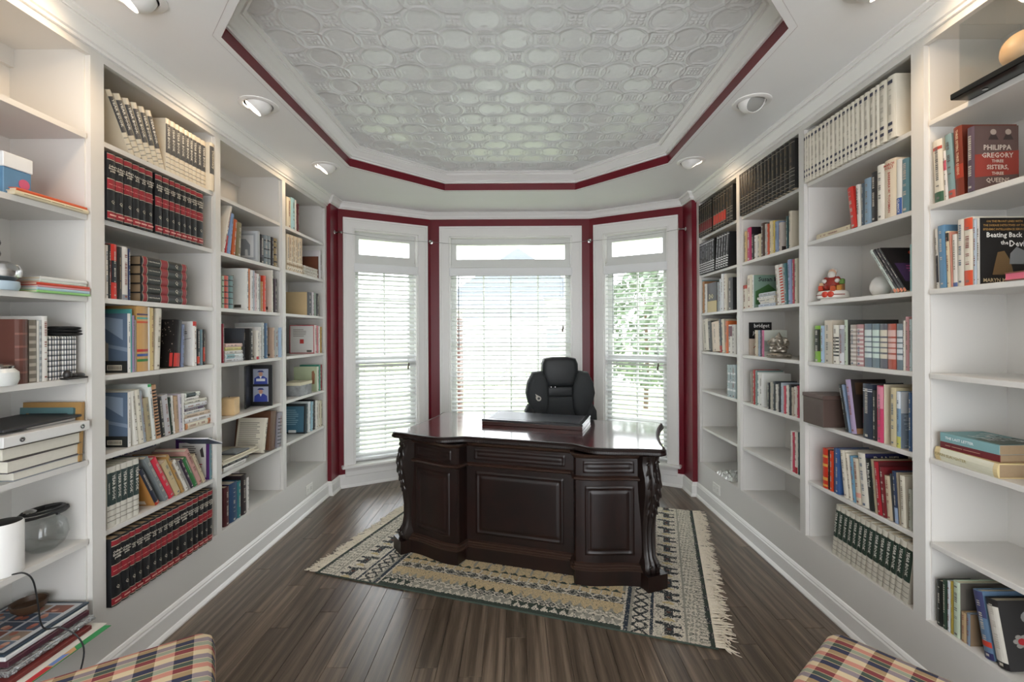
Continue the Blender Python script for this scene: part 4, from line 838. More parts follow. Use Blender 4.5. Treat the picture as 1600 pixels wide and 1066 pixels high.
C4 = [(1273,1282,509,dict(color='#7fae3e',bands=[(.3,.9,'#20241c')]),'green and black paperback'),(1282.3,1288,509,'#a9c2da','pale blue paperback'),(1288.4,1300,500.7,dict(color='#c9bfae',bands=[(.0,.5,'#b9b4a8')]),'tall cream hardback'),(1302,1311,508,dict(color='#dcd9cf',bands=[(.2+.09*k,.24+.09*k,'#2b2b2b') for k in range(6)]),'white paperback with piano keys'),
    (1311.4,1319,508,dict(color='#d4d4d8',bands=[(.3,.9,'#9ea0a8')]),'white and grey paperback'),(1319.5,1324.6,500,dict(color='#b9c6b4',cover=darkcov('#4f504e')),'tall pale green hardback',{'d':0.25}),(1328.8,1338,507.5,dict(color='#a39a92',bands=[(.05+.1*k,.1+.1*k,'#cfc9c2') for k in range(9)]),'lace-patterned grey hardback'),(1338.6,1349.4,507,dict(color='#b0888a',bands=[(.05+.1*k,.1+.1*k,'#d3c9c6') for k in range(9)]),'lace-patterned pink hardback')]
for (a,b,c,l,nm_) in ((1350.8,1362,'#6f7c88','#c9d4d2','slate blue'),(1362.8,1374,'#6f8088','#c6d8d0','blue-green'),(1374.8,1386.5,'#64666e','#cfc9b8','charcoal'),(1387,1400,'#a8584a','#d6b4ac','brick red'),(1401,1410.7,'#6a7880','#c6ccd0','grey-blue')): C4.append((a,b,506,style_digest(c,l),nm_+' banded hardback',{'d':0.14}))
C4 += [(1411,1414.4,501,'#e3dfd6','thin white paperback'),(1415,1420.4,495,dict(color='#b98a8c'),'pink plaid paperback'),(1421,1424.8,499,'#bcd0d4','pale blue paperback')]
row('right', 3, 4, C4)
def pepper(bk, wd, h, d): near(bk, wd, 1, 0, d, 0, h, '#2a2322'); near_poly(bk, wd, 1, [(d*.2,h*.2),(d*.6,h*.18),(d*.68,h*.42),(d*.5,h*.52),(d*.25,h*.48)], '#b5351f', 0.0018); near(bk, wd, 1, d*.1, d*.9, h*.72, h*.94, '#4d3a2a', 0.0018); near(bk, wd, 1, 0, d, 0, h*.1, '#8f6a4a', 0.0018)
def cdot(bk, wd, h, d):
    near(bk, wd, 1, 0, d, 0, h, '#b9bcbd'); near(bk, wd, 1, 0, d, 0, h*.62, '#6f7a86', 0.0014); lines(bk, wd, 1, 0.01, d*.95, h*.04, h*.6, 16, '#a8b2bb', 0.002); near_text(bk, wd, 1, 'C', d*.35, d*.8, h*.72, h*.88, '#30323a', 0.0026)
def creamcov(bk, wd, h, d): near(bk, wd, 1, 0, d, 0, h, '#c9bea8'); near(bk, wd, 1, d*.3, d*.75, h*.1, h*.55, '#8a4a30', 0.0016); near(bk, wd, 1, d*.35, d*.6, h*.02, h*.12, '#c0602c', 0.002)
row('right', 3, 5, [(1321,1325,0.235,'#2f3334','thin black paperback, leaning',{'a':-12}),(1325.4,1329,0.235,'#7f93ad','thin blue-grey paperback, leaning',{'a':-12}),(1330,1338.5,0.262,dict(color='#a898b8',cover=pepper),'lavender cookbook, leaning',{'a':-9,'d':0.17}),
    (1348,1362.6,600,dict(color='#2b3444',bands=[(.86,.88,'#c9ccd2'),(.9,.91,'#c9ccd2')]),'thick navy hardback'),(1363,1369.6,610,dict(color='#2a2a2a'),'black and white paperback'),(1370,1380,603,dict(color='#c8456c',bands=[(.6,.98,'#d98aa0')]),'pink paperback'),(1380.4,1382.6,601,dict(color='#d6cfbd',cover=creamcov),'cream cookbook with photo cover',{'d':0.2}),
    (1391,1400,606,dict(color='#c8bc9a'),'tall beige hardback'),(1400.4,1407,612,dict(color='#7fa0bd',bands=[(0,.2,'#c9c86a'),(.7,1,'#d9e0e6')],cover=cdot),'blue and white hardback',{'d':0.15}),(1419,1424.8,614,'#2f4f78','navy blue hardback')])
def daniel(bk, wd, h, d): near(bk, wd, 1, 0, d, 0, h, '#2b2c50'); near_text(bk, wd, 1, 'DANIEL', d*.1, d*.92, h*.84, h*.95, '#c9c4a8', 0.0024)
def maroon(bk, wd, h, d): near(bk, wd, 1, 0, d, 0, h, '#5b2428'); lines(bk, wd, 1, d*.3, d*.9, h*.86, h*.9, 1, '#c9b09a', 0.002)
def worn(bk, wd, h, d): near(bk, wd, 1, 0, d, 0, h, '#b8b0a0'); near_poly(bk, wd, 1, [(d*.2,h*.1),(d*.7,h*.2),(d*.6,h*.5),(d*.25,h*.45)], '#a69d8c', 0.0016)
row('right', 3, 6, [(1284.6,1292.6,701,dict(color='#c0331f',bands=[(.2,.28,'#d0a04c'),(.55,.62,'#d0a04c'),(.78,.84,'#d0a04c'),(.05,.1,'#d0a04c')],marks=False),'red and gold striped hardback'),(1293,1295.4,703,'#201d1c','thin black paperback'),(1295.7,1301,705,dict(color='#c5401f'),'orange-red hardback'),(1302,1304,700,'#3c4870','thin navy paperback'),(1304.3,1311,701,'#38588c','blue hardback'),
    (1318,1325.5,0.232,dict(color='#d6d0c2'),'white hardback, leaning',{'a':-7}),(1326,1331,0.225,'#dcd4c4','cream paperback, leaning',{'a':-7}),(1332,1336.6,0.22,'#6f9ab5','pale blue paperback, leaning',{'a':-6}),(1337,1345.6,0.215,dict(color='#cfc6b4',bands=[(.15,.25,'#d29a8c')]),'beige paperback, leaning',{'a':-6}),(1346,1357.5,0.25,dict(color='#d4d0c4',cover=daniel),'tall white hardback, leaning',{'a':-6,'d':0.2}),
    (1358,1365.6,0.235,dict(color='#1f2422',txt=[('The Black Opal',0.45,0.94,'#d4d4cc')]),'black hardback, leaning',{'a':-6}),(1366,1370,0.24,'#a3967c','tan hardback, leaning',{'a':-6}),(1370.5,1378,0.235,dict(color='#a32430',cover=maroon),'crimson hardback, leaning',{'a':-6,'d':0.19}),(1378.5,1385,0.22,dict(color='#73242a'),'dark red hardback, leaning',{'a':-5}),
    (1385.6,1394,0.19,'#c2b39a','beige paperback, leaning',{'a':-5}),(1394.4,1397,0.205,'#3b3e42','thin black and white paperback, leaning',{'a':-5}),(1397.4,1403,0.222,dict(color='#33405c',bands=[(0,.3,'#8fa0ba')]),'navy paperback, leaning',{'a':-4}),(1403.4,1406.5,0.22,'#9a8e7c','thin tan paperback, leaning',{'a':-4}),(1407,1415,0.215,dict(color='#d6d1c2',cover=worn),'white worn hardback',{'a':-2,'d':0.18}),(1418.5,1423.5,0.17,'#a3a69c','grey-green paperback')])
e = [230,253,282,310,338,368,398,425,462,495,530,568,600,640,684]; e = [1240+.2625*v for v in e]
row('right', 3, 7, [(e[k], e[k+1], 0.262, style_year('#24352c', '#c4bfb2'), 'cream and green yearbook, leaning', {'a': 8, 'd': 0.2, 'i': 0.012}) for k in range(14)], 'green yearbooks on the right bookcase')
# ------------------------------------------------------------------ right bookcase, fourth bay (nearest)
def sisters(bk, wd, h, d):
    near(bk, wd, 1, 0, d, 0, h, '#5e4a46'); near_poly(bk, wd, 1, [(0,h*.2),(d,h*.25),(d,h*.62),(0,h*.55)], '#8f3a30', 0.0014)
    for q in (.42,.76):
        near_poly(bk, wd, 1, [(d*(q+.07*math.cos(t*.5236)), h*(.90+.045*math.sin(t*.5236))) for t in range(12)], '#a8988c', 0.0018); near_poly(bk, wd, 1, [(d*(q-.12),h*.78),(d*(q+.12),h*.78),(d*(q+.06),h*.86),(d*(q-.06),h*.86)], '#3b302e', 0.0018)
    for s, z, hh in (('PHILIPPA',.66,.08),('GREGORY',.54,.08),('THREE',.45,.045),('SISTERS,',.35,.085),('THREE',.26,.045),('QUEENS',.15,.085)): near_text(bk, wd, 1, s, d*.06, d*.96, h*(z-hh/2), h*(z+hh/2), '#c9bdb0', 0.0026)
row('right', 4, 2, [(1462,1476.5,218,dict(color='#d9d2c2',bands=[(0,.16,'#3a5a44'),(.84,.89,'#b5463a')]),'white hardback with green foot',{'a':-2}),(1477,1482,0.19,dict(color='#e0dcd8',bands=[(.6,.8,'#c95a6a')]),'thin white and pink paperback',{'a':-3}),(1482.6,1493.5,208,dict(color='#7f9a9c',bands=[(0,.12,'#b5564a')]),'teal paperback',{'a':-4}),
    (1494,1507.5,197,dict(color='#7a3524',txt=[('THREE SISTERS, THREE QUEENS',0.3,0.95,'#d6b89c')],bands=[(.25,.45,'#a83a24')],cover=darkcov('#6b2a1c')),'red-brown hardback',{'d':0.2,'a':-2}),(1513,1524,199,dict(color='#5a4a56',cover=sisters),'large hardback with queens on cover',{'d':0.155,'i':0.01})])
def devil(bk, wd, h, d):
    near(bk, wd, 1, 0, d, 0, h, '#1a1817')
    for s, z in (('ON THE FRONT LINES WITH',.945),('THE DISEASE DETECTIVES OF THE',.885),('EPIDEMIC INTELLIGENCE SERVICE',.825)): near_text(bk, wd, 1, s, d*.06, d*.94, h*(z-.016), h*(z+.016), '#a8824c', 0.0026)
    near_text(bk, wd, 1, 'Beating Back', d*.05, d*.95, h*.68, h*.78, '#e0ded6', 0.0026); near_text(bk, wd, 1, 'the', d*.42, d*.58, h*.59, h*.66, '#e0ded6', 0.0026); near_text(bk, wd, 1, 'Devil', d*.6, d*.95, h*.56, h*.66, '#e0ded6', 0.0026)
    near_poly(bk, wd, 1, [(d*.25,h*.14),(d*.7,h*.14),(d*.62,h*.36),(d*.5,h*.5),(d*.36,h*.48),(d*.3,h*.3)], '#6b5436', 0.0018); near_poly(bk, wd, 1, [(d*.6,h*.3),(d*.9,h*.3),(d*.92,h*.5),(d*.75,h*.56),(d*.62,h*.46)], '#7d7f80', 0.0022)
    near_text(bk, wd, 1, 'MARYN McKENNA', d*.06, d*.94, h*.03, h*.09, '#c9b894', 0.0026)
row('right', 4, 3, [(1464,1468,357,dict(color='#c9c5bc',bands=[(.1,.55,'#26242a')]),'thin white and black paperback',{'a':-2}),(1469,1480,352,dict(color='#5d84a3'),'blue hardback',{'a':-2}),(1480.6,1486,361,dict(color='#d4c4a4',bands=[(.82,.97,'#2c2a26')]),'cream paperback',{'a':-2}),(1486.4,1489.6,362,'#c98a78','salmon paperback',{'a':-2}),(1490,1497,366,dict(color='#d9d4cc',bands=[(0,.08,'#5a6a9a')]),'white paperback',{'a':-1}),(1497.4,1507,343,dict(color='#d9d3c8'),'tall white hardback'),
    (1507.4,1521,340,dict(color='#d8d0c0',bands=[(0,.22,'#cc4f30'),(.82,.99,'#cc4f30')]),'white and orange hardback'),(1521.6,1526.5,342,dict(color='#b7c3d0'),'pale blue paperback'),(1527,1531.5,341,dict(color='#d2d2ce',cover=devil,hard=False),'black hardback with disease-detective cover',{'d':0.17})])
stack('right', 4, 5, [(1459,1563,0.05,dict(color='#d8c493',bands=[(.06,.9,'#d9d7c2')],txt=[('KARIN SLAUGHTER',0.45,0.98,'#a89a6c')],pages=PAGEB),'cream and gold hardback',{'d':0.22,'i':0.02,'yaw':-3}),(1470,1560,0.026,dict(color='#6b2028',txt=[('— —— ———',0.3,0.9,'#c9a08a')],hard=False,pages=PAGEB),'dark red paperback',{'d':0.17}),
    (1470,1559,0.034,dict(color='#7fa8ac',txt=[('THE LAST LETTER',0.4,0.9,'#e8eeee')],hard=False,pages=PAGEB,cover=lambda bk,wd,h,d: (near(bk,wd,1,0,d,0,h,'#6f9a9c'), near(bk,wd,1,d*.05,d*.95,0,h*.45,'#4f5a50',0.0014), lettering('THE\nLAST\nLETTER', bk, (wd/2+.0026,d*.5,h*.45), (0,0,-1), (0,-1,0), h*.7, d*.8, ink('#cdd3cf'), 'cover_lettering'))),'teal letter-titled paperback',{'d':0.17,'i':0.024,'yaw':2})], z0=0)
def flower(bk, wd, h, d):
    near(bk, wd, 1, 0, d, 0, h, '#2c2b2b'); near_poly(bk, wd, 1, [(d*(.62+.2*math.cos(t*.4488)), h*(.76+.1*math.sin(t*.4488))) for t in range(14)], '#8d8d8a', 0.0018)
    for t in range(6): near_poly(bk, wd, 1, [(d*(.35+.12*math.cos(t*1.047)+.07*math.cos(q*.785)), h*(.42+.07*math.sin(t*1.047)+.035*math.sin(q*.785))) for q in range(8)], '#8d8a84', 0.002+0.0001*t)
    near_poly(bk, wd, 1, [(d*(.35+.09*math.cos(q*.785)), h*(.42+.05*math.sin(q*.785))) for q in range(8)], '#a82a30', 0.003); near_poly(bk, wd, 1, [(d*(.6+.1*math.cos(q*.785)), h*(.2+.04*math.sin(q*.785))) for q in range(8)], '#a82a30', 0.003)
def greyold(bk, wd, h, d): near(bk, wd, 1, 0, d, 0, h, '#68635c'); near(bk, wd, 1, d*.1, d*.9, h*.1, h*.9, '#5c5852', 0.0014)
row('right', 4, 7, [(1462,1471,907,dict(color='#1b1f1c'),'black paperback'),(1471.4,1477,907,'#2f4436','dark green paperback'),(1478.5,1483,908,dict(color='#cdd3da'),'white-blue paperback'),(1483.3,1487.5,909,'#a8923e','mustard paperback'),(1488,1498.5,909,dict(color='#b7c4b0',cover=greyold),'pale green hardback',{'d':0.2}),(1500,1508,957,dict(color='#b39a78'),'short tan hardback',{'d':0.13}),(1508.5,1514,959,dict(color='#7a8798',cover=darkcov('#8a745c')),'short blue-grey hardback',{'d':0.13}),
    (1537,1553,0.22,dict(color='#5f7a96',bands=[(.6,.99,'#3c3f66'),(0,.1,'#2e2e58'),(.18,.26,'#c0402e')]),'blue and purple paperback, leaning',{'a':-11,'d':0.17}),(1557,1577,0.215,dict(color='#232122',bands=[(.1,.9,'#cfcbc2')],cover=flower),'black flower-cover paperback, leaning',{'a':-11,'d':0.16})])
# ------------------------------------------------------------------ small things on the left bookcase
def at(side, px, inset, z):
    face, sg, rz, rows, bays = frame_of(side); X = face + sg*inset; return (X, yof(px, X), z)
WHT = mat('#e2e2e0', 0.35, 0.02, 12, name='white_plastic'); DKW = mat('#4a3626', 0.45, 0.15, 14, name='dark_wood')
def gift(name, loc, sx, sy, sz, m, label, cat, lid=None, rz=0.0, lidh=0.02, over=0.003):
    o = empty(name, loc, rz); tag(o, label, cat)
    MB().bbox(-sx/2, sx/2, -sy/2, sy/2, 0, sz-(lidh if lid else 0), 0.002).build('box_body', m, o)
    if lid: MB().bbox(-sx/2-over, sx/2+over, -sy/2-over, sy/2+over, sz-lidh, sz, 0.002).build('lid', lid, o)
    return o
Z = ROWL
# bay 1
b = gift('tissue_box', at('left', 2, 0.09, Z[2]), 0.12, 0.09, 0.145, mat('#5d86a8', 0.5, 0.1), 'blue and white box at left edge, second shelf of left bookcase', 'box', mat('#e4e6e8', 0.5), lidh=0.05)
MB().lathe([(0.001,0),(0.018,0),(0.018,0.001),(0.001,0.001)], 16, (0.0605,0.02,0.05), M=Matrix.Rotation(R(90),3,'Y')).build('emblem', ink('#c85a7a'), b)
stack('left', 1, 2, [(24,139,0.016,dict(color='#d6c9ab',txt=[('———— —— ———',0.1,0.9,'#8f8468')]),'cream book',{'i':0.0,'d':0.24,'yaw':0}),(26,138,0.011,dict(color='#c9552c',marks=False),'thin orange book',{'i':0.004,'d':0.23,'yaw':1})])
stack('left', 1, 3, [(58,141,0.009,dict(color='#8fc87a',marks=False),'thin green picture book',{'i':-0.006,'d':0.23,'yaw':0}),(58,140,0.011,dict(color='#a9c6d4',marks=False),'thin light-blue picture book',{'i':-0.004,'d':0.23,'yaw':0}),(60,141,0.007,dict(color='#cf8f96',marks=False),'thin pink picture book',{'i':-0.004,'d':0.23,'yaw':0}),
    (58,141,0.010,dict(color='#c2452e',marks=False),'thin red picture book',{'i':-0.002,'d':0.23,'yaw':0}),(62,136,0.010,dict(color='#c9d6cf',marks=False),'thin pale teal picture book',{'i':0.004,'d':0.23,'yaw':1}),(63,136,0.013,dict(color='#d8dad8',marks=False),'thin white picture book',{'i':0.006,'d':0.22,'yaw':0})])
sb = gift('storage_box', (-1.86, 1.30, Z[3]), 0.24, 0.22, 0.105, mat('#77706a', 0.7, 0.1), 'grey storage box under the spiral notebooks', 'box', mat('#857e78', 0.7))
for k in range(2):
    zz = Z[3]+0.1055+k*0.037
    o = empty('spiral_notebook', (-1.86, 1.36, zz)); tag(o, ('lower' if k == 0 else 'upper') + ' black spiral notebook on third shelf, left edge of left bookcase', 'notebook', 'black spiral notebooks')
    MB().bbox(-0.10, 0.118, -0.16, 0.165+0.012*(1-k), 0, 0.03, 0.002).build('cover', BLACK, o)
    for q in range(15):
        y = -0.15 + q*0.0225
        MB().tube([(0.118+0.017*math.cos(a*0.5236), y, 0.0155+0.0145*math.sin(a*0.5236)) for a in range(13)], 0.0014, 5).build('ring', CHROME, o)
j = empty('silver_jar', at('left', 1, 0.035, Z[3])); tag(j, 'round silver jar at left edge of third shelf, left bookcase', 'jar')
MB().lathe([(0.001,0),(0.042,0),(0.047,0.012),(0.046,0.03),(0.001,0.03)], 20).build('base', mat('#a9bcc8', 0.4), j, smooth=True)
MB().lathe([(0.03,0.03),(0.05,0.045),(0.054,0.065),(0.046,0.085),(0.02,0.097),(0.001,0.099)], 20).build('bowl', CHROME, j, smooth=True)
LEA = dict(color='#5e3a32', bands=[(.16,.19,'#7d5348'),(.36,.39,'#7d5348'),(.56,.59,'#7d5348'),(.76,.79,'#7d5348')], marks=False, bul=0.010)
row('left', 1, 4, [(22.5,43.6,499,LEA,'brown leather ribbed volume',{'d':0.24}),(45,57,500,dict(color='#6d665c',bands=[(.02+.12*k,.07+.12*k,'#a39b8e') for k in range(8)],marks=False),'grey diamond-pattern hardback',{'d':0.22}),(57.5,60.8,501,'#d9d6d0','thin white paperback'),(61.2,65,500,dict(color='#b4b8ba',bands=[(.05+.1*k,.1+.1*k,'#8e9498') for k in range(9)],marks=False),'grey patterned paperback'),(65.4,74,494,'#dddbd6','tall white hardback',{'d':0.24})])
def plaid_mat(name, cols, s):
    """woven check of two crossing stripe series"""
    m, nt, b = nodes_of(name); L = nt.links; tc = N(nt, 'ShaderNodeTexCoord'); sp = N(nt, 'ShaderNodeSeparateXYZ'); L.new(tc.outputs['UV'], sp.inputs[0])
    ramps = []
    for ax, stops in ((0, cols[0]), (1, cols[1])):
        mu = N(nt, 'ShaderNodeMath', operation='MULTIPLY'); mu.inputs[1].default_value = 1.0/s; L.new(sp.outputs[ax], mu.inputs[0])
        fr = N(nt, 'ShaderNodeMath', operation='FRACT'); L.new(mu.outputs[0], fr.inputs[0])
        cr = N(nt, 'ShaderNodeValToRGB'); cr.color_ramp.interpolation = 'CONSTANT'; L.new(fr.outputs[0], cr.inputs[0])
        e = cr.color_ramp.elements
        while len(e) < len(stops): e.new(0.5)
        for k, (p, c) in enumerate(stops): e[k].position = p; e[k].color = lin(c)
        ramps.append(cr)
    mx = N(nt, 'ShaderNodeMix', data_type='RGBA', blend_type='MULTIPLY'); mx.inputs[0].default_value = cols[2] if len(cols) > 2 else 1.0
    L.new(ramps[0].outputs[0], mx.inputs[6]); L.new(ramps[1].outputs[0], mx.inputs[7])
    nz = N(nt, 'ShaderNodeTexNoise', Scale=900.0, Detail=1.0); L.new(tc.outputs['UV'], nz.inputs['Vector'])
    bp = N(nt, 'ShaderNodeBump', Strength=0.25, Distance=0.001); L.new(nz.outputs['Fac'], bp.inputs['Height']); L.new(bp.outputs[0], b.inputs['Normal'])
    L.new(mx.outputs[2], b.inputs['Base Color']); b.inputs['Roughness'].default_value = 0.85; return m
def box_uv(o):
    me = o.data; uv = me.uv_layers.new(name='UVMap')
    for p in me.polygons:
        n = p.normal; ax = max(range(3), key=lambda i: abs(n[i])); a, b_ = [(1,2),(0,2),(0,1)][ax]
        for li in p.loop_indices:
            c = me.vertices[me.loops[li].vertex_index].co; uv.data[li].uv = (c[a], c[b_])
TARTAN = plaid_mat('grey_tartan_cloth', ([(0,'#ffffff'),(.25,'#5d6470'),(.5,'#e8e6e0'),(.75,'#8a8f92')],[(0,'#ffffff'),(.35,'#ffffff'),(.5,'#69707a'),(.75,'#d9d9d6')]), 0.02)
for k, (px, w_, lab) in enumerate(((86, 0.042, 'grey tartan cloth box next to the tall white hardback, left bookcase'), (109, 0.055, 'grey tartan cloth box behind the black shoe figurine, left bookcase'))):
    x, y, z = at('left', px, 0.03, Z[4]); o = empty('tartan_box', (x-0.07, y, z)); tag(o, lab, 'box', 'tartan boxes')
    q = MB().bbox(-0.07, 0.07, -w_/2, w_/2, 0, 0.165, 0.003).build('box_body', TARTAN, o); box_uv(q)
x, y, z = at('left', 98, 0.07, Z[4]+0.1655); o = empty('folded_scarf', (x, y, z)); tag(o, 'folded black scarf on top of the grey tartan boxes', 'scarf')
for k in range(3): MB().pillow([(0.04*math.cos(t*.3927)*1.1, 0.007*math.sin(t*.3927)+0.008+k*0.012) for t in range(16)], -0.05+0.006*k, 0.05-0.005*k, 4).build('fold', mat('#1f2022', 0.9, 0.1, 60), o, smooth=True)
x, y, z = at('left', 117, 0.004, Z[4]); o = empty('shoe_figurine', (x, y, z)); tag(o, 'tiny black shoe figurine on fourth shelf, left bookcase', 'figurine')
MB().bbox(-0.015,0.015,-0.045,0.04,0,0.007,0.002).build('sole', BLACK, o)
MB().ball((0,0.012,0.012),0.014,0.028,0.012).ball((0,-0.03,0.018),0.014,0.014,0.018).ball((0,-0.012,0.014),0.013,0.02,0.010).build('upper', mat('#242222',0.4), o, smooth=True)
j = empty('white_jar', at('left', 2, 0.03, Z[4])); tag(j, 'white lidded jar at left edge of fourth shelf, left bookcase', 'jar')
MB().lathe([(0.001,0),(0.036,0),(0.043,0.02),(0.042,0.045),(0.03,0.058),(0.001,0.058)], 18).build('jar_body', mat('#d3d6d4',0.3), j, smooth=True)
MB().lathe([(0.001,0.058),(0.03,0.058),(0.032,0.066),(0.02,0.076),(0.001,0.08)], 18).build('lid', CHROME, j, smooth=True)
# pile on the fifth shelf
def flat(name, x0, x1, px0, px1, z0, th, m, label, cat, tilt=0.0, parts=None):
    ya, yb = sorted((yof(px0, x1), yof(px1, x1))); o = empty(name, ((x0+x1)/2, (ya+yb)/2, z0)); tag(o, label, cat)
    o.rotation_euler = (tilt, 0, 0); h = (yb-ya)/2; w_ = (x1-x0)/2
    MB().bbox(-w_, w_, -h, h, 0, th, min(0.002, th*0.3)).build(parts or 'body', m, o); return o, w_, h
zz = Z[5]+0.0005
def fore(px0, px1, th, color, look, pos, d=0.24, yaw=0):
    global zz
    bk = make_book(th-0.0006, 0, d, color) if False else None
    Xs = XL-0.012; ya, yb = sorted((yof(px0, Xs), yof(px1, Xs))); h = yb-ya
    bk = make_book(th-0.0006, h, d, color, marks=False, pages=mat('#d9d5c8',0.8,0.06,80))
    bk.name = 'hardback_book'
    M = Matrix.Translation((Xs-d, (ya+yb)/2, zz)) @ Matrix.Rotation(R(-90)+R(yaw), 4, 'Z') @ Matrix.Translation((h/2, 0, (th-0.0006)/2)) @ Matrix.Rotation(R(-90), 4, 'Y')
    bk.matrix_basis = M; zz += th
    tag(bk, f'{look}, {pos} in the fifth-shelf pile, left bookcase', 'hardback', 'books on the left bookcase')
fore(20, 131, 0.032, '#8e9298', 'grey sketch pad with white pages', 'lowest'); fore(6, 126, 0.044, '#4b4448', 'thick dark hardback, fore-edge out,', 'second', yaw=1.5); fore(6, 127, 0.044, '#5a564c', 'thick olive hardback, fore-edge out,', 'third', yaw=-1)
o, w_, h = flat('paper_sheaf', XL-0.25, XL-0.012, 30, 124, zz, 0.008, mat('#dfe0e4', 0.7), 'white paper sheaf under the ring binder, left bookcase', 'papers'); zz += 0.0085
o, w_, h = flat('ring_binder', XL-0.26, XL+0.025, 4, 140, zz, 0.036, mat('#dcdcda', 0.4, 0.02), 'white ring binder with two rivets on the pile, left bookcase', 'binder'); zz += 0.0365
for q in (-0.62, 0.8): MB().lathe([(0.001,0),(0.009,0),(0.009,0.0015),(0.005,0.002),(0.001,0.001)], 12, (w_, q*h, 0.018), M=Matrix.Rotation(R(90),3,'Y')).build('rivet', CHROME, o, smooth=True)
o, w_, h = flat('paper_sheaf', XL-0.22, XL-0.03, 42, 118, zz, 0.010, mat('#d6d2cc', 0.7, 0.1), 'rumpled paper sheaf on top of the white ring binder', 'papers'); zz += 0.0105
o, w_, h = flat('black_folder', XL-0.25, XL-0.01, 4, 128, zz, 0.010, mat('#2f3033', 0.5), 'black folder lying on top of the pile, left bookcase', 'folder', R(1.2))
def frame_standing(name, px, inset, z0, w_, hh, m, pm, label, lean=8):
    x, y, z = at('left', px, inset, z0); o = empty(name, (x-w_/2, y, z)); tag(o, label, 'picture frame'); o.rotation_euler = (R(-lean), 0, 0)
    MB().box(-w_/2,w_/2,0,0.014,0,0.022).box(-w_/2,w_/2,0,0.014,hh-0.022,hh).box(-w_/2,-w_/2+0.022,0,0.014,0.022,hh-0.022).box(w_/2-0.022,w_/2,0,0.014,0.022,hh-0.022).build('frame', m, o)
    MB().box(-w_/2+0.022,w_/2-0.022,0.006,0.009,0.022,hh-0.022).build('picture', pm, o); return o
frame_standing('picture_frame', 111, 0.04, Z[5], 0.21, 0.215, mat('#5d7f82', 0.5, 0.1), mat('#3c4a4c', 0.4), 'teal picture frame standing before the tan frame, left bookcase', 2)
frame_standing('picture_frame', 122, 0.012, Z[5], 0.23, 0.235, mat('#a8834f', 0.5, 0.12), mat('#8c8f86', 0.5), 'tan wooden picture frame standing behind the binder pile', 3)
# sixth shelf: speaker, glass bowl, coiled tubing
o = empty('cylinder_speaker', at('left', 4, 0.055, Z[6])); tag(o, 'white cylindrical speaker with black top, left bookcase', 'speaker')
MB().lathe([(0.001,0),(0.046,0),(0.050,0.004),(0.050,0.172),(0.047,0.178)], 28).build('speaker_body', WHT, o, smooth=True)
MB().lathe([(0.001,0.174),(0.046,0.178),(0.040,0.180),(0.001,0.180)], 28).build('top_cap', BLACK, o, smooth=True)
o = empty('glass_bowl', at('left', 66, 0.10, Z[6])); tag(o, 'clear round glass bowl holding coiled black tubing', 'bowl')
pr = [(0.001,0.002),(0.035,0.0),(0.062,0.025),(0.074,0.06),(0.066,0.10),(0.045,0.125),(0.05,0.132),(0.048,0.132),(0.043,0.125),(0.064,0.098),(0.071,0.06),(0.06,0.027),(0.034,0.004),(0.001,0.005)]
MB().lathe(pr, 28).build('glass', CLEAR, o, smooth=True)
x, y, z = at('left', 66, 0.10, Z[6]+0.137)
pts = [(0.062*math.cos(t*.42)*(1-.006*t)*0.85, 0.085*math.sin(t*.42)*(1-.004*t), 0.006*math.sin(t*.2)+0.0003*t) for t in range(52)]
o = empty('coiled_tubing', (x, y, z)); tag(o, 'coiled black stethoscope tubing lying on the glass bowl', 'stethoscope')
MB().tube(pts, 0.0048, 8).build('tubing', BLACK, o, smooth=True)
MB().lathe([(0.001,0),(0.018,0),(0.02,0.004),(0.012,0.01),(0.001,0.011)], 14, (-0.02,-0.03,0.016)).build('chest_piece', CHROME, o, smooth=True)
# bottom shelf: frames, foil, drawing
zz = Z[7]+0.0005
def juts(name, xj, px0, px1, th, m, label, cat, tilt=0, d=0.3, yaw=0):
    global zz
    x1 = XL+xj; o, w_, h = flat(name, x1-d, x1, px0, px1, zz, th, m, label, cat); o.rotation_euler = (0, 0, R(yaw)); zz += th+0.0005; return o, w_, h
o, w_, h = juts('childs_drawing', 0.115, 40, 172, 0.002, mat('#3f9a5c', 0.8, 0.12, 30), 'green hand-painted childs drawing jutting out under the frames', 'drawing')
MB().add([(w_*.2,-h*.9,.0025),(w_*.98,-h*.9,.0025),(w_*.98,h*.1,.0025),(w_*.6,h*.35,.0025),(w_*.2,h*.1,.0025)], [(0,1,2,3,4)]).build('painted_figure', ink('#d8a878'), o)
MB().add([(w_*.55,-h*.9,.003),(w_*.98,-h*.9,.003),(w_*.98,-h*.45,.003),(w_*.7,-h*.5,.003)], [(0,1,2,3)]).build('painted_dress', ink('#c8343c'), o)
MB().add([(w_*.75,-h*.42,.003),(w_*.95,-h*.42,.003),(w_*.95,-h*.02,.003),(w_*.8,-h*.1,.003)], [(0,1,2,3)]).build('painted_shirt', ink('#6f8fd0'), o)
juts('paper_sheet', 0.09, 20, 166, 0.002, mat('#dedad0', 0.8), 'white paper sheet between the drawing and the red frame', 'papers')
juts('picture_frame', 0.065, 10, 142, 0.016, mat('#6b2420', 0.45, 0.15), 'dark red wooden frame lying low in the bottom left pile', 'picture frame')
o, w_, h = juts('picture_frame', 0.045, 10, 146, 0.020, mat('#b5b8ba', 0.25, 0.1, 60, bump=1.0, metal=0.7), 'embossed silver frame in the bottom left pile', 'picture frame')
mb = MB(); q_ = random.Random(2)
for k in range(46): mb.ball((w_+0.001, -h+2*h*k/46+0.003, q_.uniform(.005,.015)), 0.005, 0.006, 0.005, 6, 4)
t = mb.build('embossed_beads', mat('#b5b8ba', 0.25, 0.1, 60, bump=1.0, metal=0.7), o, smooth=True); t['kind'] = 'stuff'
